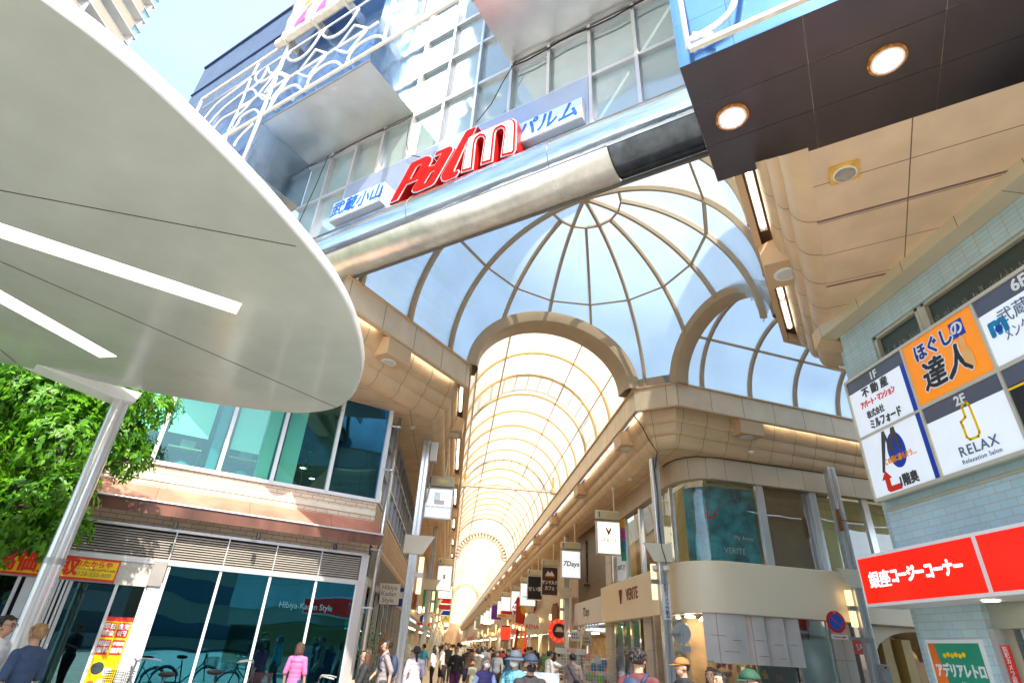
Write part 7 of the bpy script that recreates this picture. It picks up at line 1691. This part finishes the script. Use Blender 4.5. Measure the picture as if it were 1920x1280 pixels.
# ---------------------------------------------------------------- bicycles
def bicycle(label, loc, rz, basket_c, frame_c):
    t = thing("bicycle", label, "bicycle", (0, 0, 0), "bicycles parked at the shop window"); fm_ = mat("bike_%d" % int(sum(frame_c) * 99), frame_c, .3, .4); bm_ = mat("basket_%d" % int(sum(basket_c) * 99), basket_c, .5, .2)
    for x in (-.52, .52):
        wh = MB().tube([V(x + .31 * math.cos(a * math.pi / 16), 0, .33 + .31 * math.sin(a * math.pi / 16)) for a in range(33)], .018, 8).build("wheel", black_m, t, smooth=True); s_ = MB()
        for a in range(14): s_.tube([V(x, 0, .33), V(x + .3 * math.cos(a * .449), 0, .33 + .3 * math.sin(a * .449))], .0018, 4)
        s_.build("spokes", alu, wh)
        MB().tube([V(x + .345 * math.cos(R(a)), 0, .33 + .345 * math.sin(R(a))) for a in range(20, 170, 15)], .022, 6).build("mudguard", alu, t)
    MB().tube([V(-.52, 0, .33), V(-.1, 0, .30), V(.35, 0, .72), V(.42, 0, .95)], .018, 8).tube([V(-.1, 0, .30), V(-.2, 0, .80)], .016, 8).tube([V(-.52, 0, .33), V(-.18, 0, .68)], .01, 6).tube([V(.52, 0, .33), V(.38, 0, .80), V(.36, 0, 1.02)], .016, 8).build("frame", fm_, t, smooth=True)
    MB().tube([V(.36, 0, 1.02), V(.34, .1, 1.06), V(.22, .27, 1.05), V(.10, .28, 1.03)], .012, 8).tube([V(.36, 0, 1.02), V(.34, -.1, 1.06), V(.22, -.27, 1.05), V(.10, -.28, 1.03)], .012, 8).build("handlebar", alu, t, smooth=True)
    MB().sph((-.22, 0, .86), (.14, .10, .045), 14, 8).build("saddle", black_m, t, smooth=True)
    b = MB()
    for k in range(8):
        z = .62 + k * .035; w_ = .13 + k * .006; b.tube([V(.42, -w_, z), V(.72, -w_, z), V(.72, w_, z), V(.42, w_, z), V(.42, -w_, z)], .004, 4)
    for k in range(7):
        y_ = -.13 + k * .043; b.tube([V(.72, y_, .62), V(.73, y_ * 1.35, .87)], .004, 4); b.tube([V(.42, y_, .62), V(.41, y_ * 1.35, .87)], .004, 4)
    b.build("basket", bm_, t); t.location = loc; t.rotation_euler = (0, 0, rz); return t
q = at_px(300, 1225, 12.2); bicycle("bicycle with a black wire basket parked at the shop window", (q[0], q[1], .12), 3.0, (.03, .03, .03), (.4, .4, .42))
q = at_px(402, 1235, 12.4); bicycle("bicycle with a big brown rear basket parked beside the other one", (q[0] + .3, q[1], .16), .25, (.12, .05, .04), (.05, .05, .06))
q = at_px(640, 1240, 11.4); bicycle("dark bicycle pushed along by the long-haired walker", (q[0], q[1] + .3, 0), math.pi + .1, (.03, .03, .04), (.03, .03, .035))

# ---------------------------------------------------------------- across the plaza, behind the viewpoint (unseen buildings and trees, added for the reflections)
bk = [(-34, -8, 11, (.45, .42, .38), "pale office block across the plaza behind the viewpoint"), (-6, 16, 15, (.30, .33, .36), "grey station building across the plaza behind the viewpoint"), (18, 38, 9, (.5, .36, .28), "brick shop building across the plaza behind the viewpoint")]
for x0, x1, h_, c, lab in bk:
    t = thing("reflection_building", lab, "building", ((x0 + x1) / 2, -30, 0), "buildings across the plaza"); MB().box(x0, x1, -40, -30, 0, h_).build("wall", mat("plaza_wall%d" % x0, c, .7, var=.1), t)
    for zz in range(1, int(h_ / 3.2) + 1):
        wb_ = MB().box(x0 + 1, x1 - 1, -30, -29.95, zz * 3.2 - 2.2, zz * 3.2 - .6).build("window_band", mat("plaza_glass", (.08, .12, .16), .08, .2), t)
for i, (x, y) in enumerate(((-12, -19), (-5, -20), (3, -19.5))):
    tree(["left", "middle", "right"][i] + " one of three plaza trees behind the viewpoint", (x, y, 0), [((x, y, 4.2), 1.6), ((x + 1, y, 3.6), 1.1), ((x - 1, y + .3, 3.7), 1.2)], 500, .26, 30 + i, nm="reflection_tree")
# ---------------------------------------------------------------- small things that a real place has
wt_ = thing("power_cable", "black cable running along the top of the jeweller's cornice to the camera pole", "cable", (6.6, 18.4, 7.6))
pts = [V(5.62, 17.3, 8.8), V(5.95, 17.4, 8.4), V(6.15, 17.5, 8.05), V(6.5, 17.7, 7.68), V(6.6, 18.1, 7.66), V(6.6, 18.25, 7.3)]
MB().tube(pts, .018, 6).build("drop", black_m, wt_)
pp_ = [V(p.x + .0, p.y, 7.675) + V(-.17, -.17, 0) for p in vplan[1:6]] + [VSF(.2, .18, 7.675), VSF(2.2, .18, 7.675), VSF(6.4, .17, 7.675)]
MB().tube(pp_, .016, 6).build("run", black_m, wt_)
jb = thing("junction_box", "small pale junction box and bent conduit at the head of the nearest left pole", "box", (-1.1, 18.3, 7.3)); MB().box(-1.14, -.92, 18.25, 18.45, 6.95, 7.6).build("case", white_p, jb, bevel=.01); MB().tube([V(-1.03, 18.35, 6.95), V(-1.05, 18.35, 6.0), V(-1.1, 18.35, 5.6)], .03, 8).build("conduit", cream_p, jb, smooth=True)
for i, (x, y, lab) in enumerate(((6.6, 21.2, "small round detector on the ceiling above the jeweller side wall"), (-1.75, 17.2, "small round detector on the ceiling beside the glass corner building"), (9.4, 16.9, "small round detector on the ceiling over the side street"))):
    t = thing("smoke_detector", lab, "detector", (x, y, 7.68), "ceiling detectors"); MB().cyl((x, y, 7.64), (0, 0, 1), .09, .06, 18).build("base", cream_p, t); MB().sph((x, y, 7.64), (.05, .05, .03), 12, 6).build("sensor", white_p, t)
# overflow: support rods of hanging sign row / fixing screws on the canopy seams
b = MB()
for a, c in (((0, 357), (555, 462)), ((0, 490), (645, 770))):
    p, q = onz(*a, CZ - .003), onz(*c, CZ - .003); d = (q - p); n = V(-d.y, d.x, 0).normalized(); k = int(d.length / .35)
    for i in range(k):
        for sg_ in (-1, 1): b.disc(p + d * (i + .5) / k + n * .035 * sg_, (0, 0, 1), .006, n=8, th=.003)
b.build("seam_screw", steel_dull, cn)
# pennants seen only as strips in the right row
t = thing("vertical_pennant", "thin vertical yellow, magenta and blue pennant between the tiled building and the jeweller", "pennant", (0, 0, 0))
q = onpl(1664, 963, (0, 15.5, 0), (0, 1, 0)); f = YF(15.5); t.location = (q.x, 15.5, q.z)
for i, c in enumerate(((.85, .5, .02), (.7, .08, .4), (.02, .35, .55), (.05, .4, .25))): MB().fb(f, q.x - .07, q.x + .07, 0, .02, q.z - .2 - i * .26, q.z + .06 - i * .26).build("colour_block", MATS["pennant%d" % i], t)
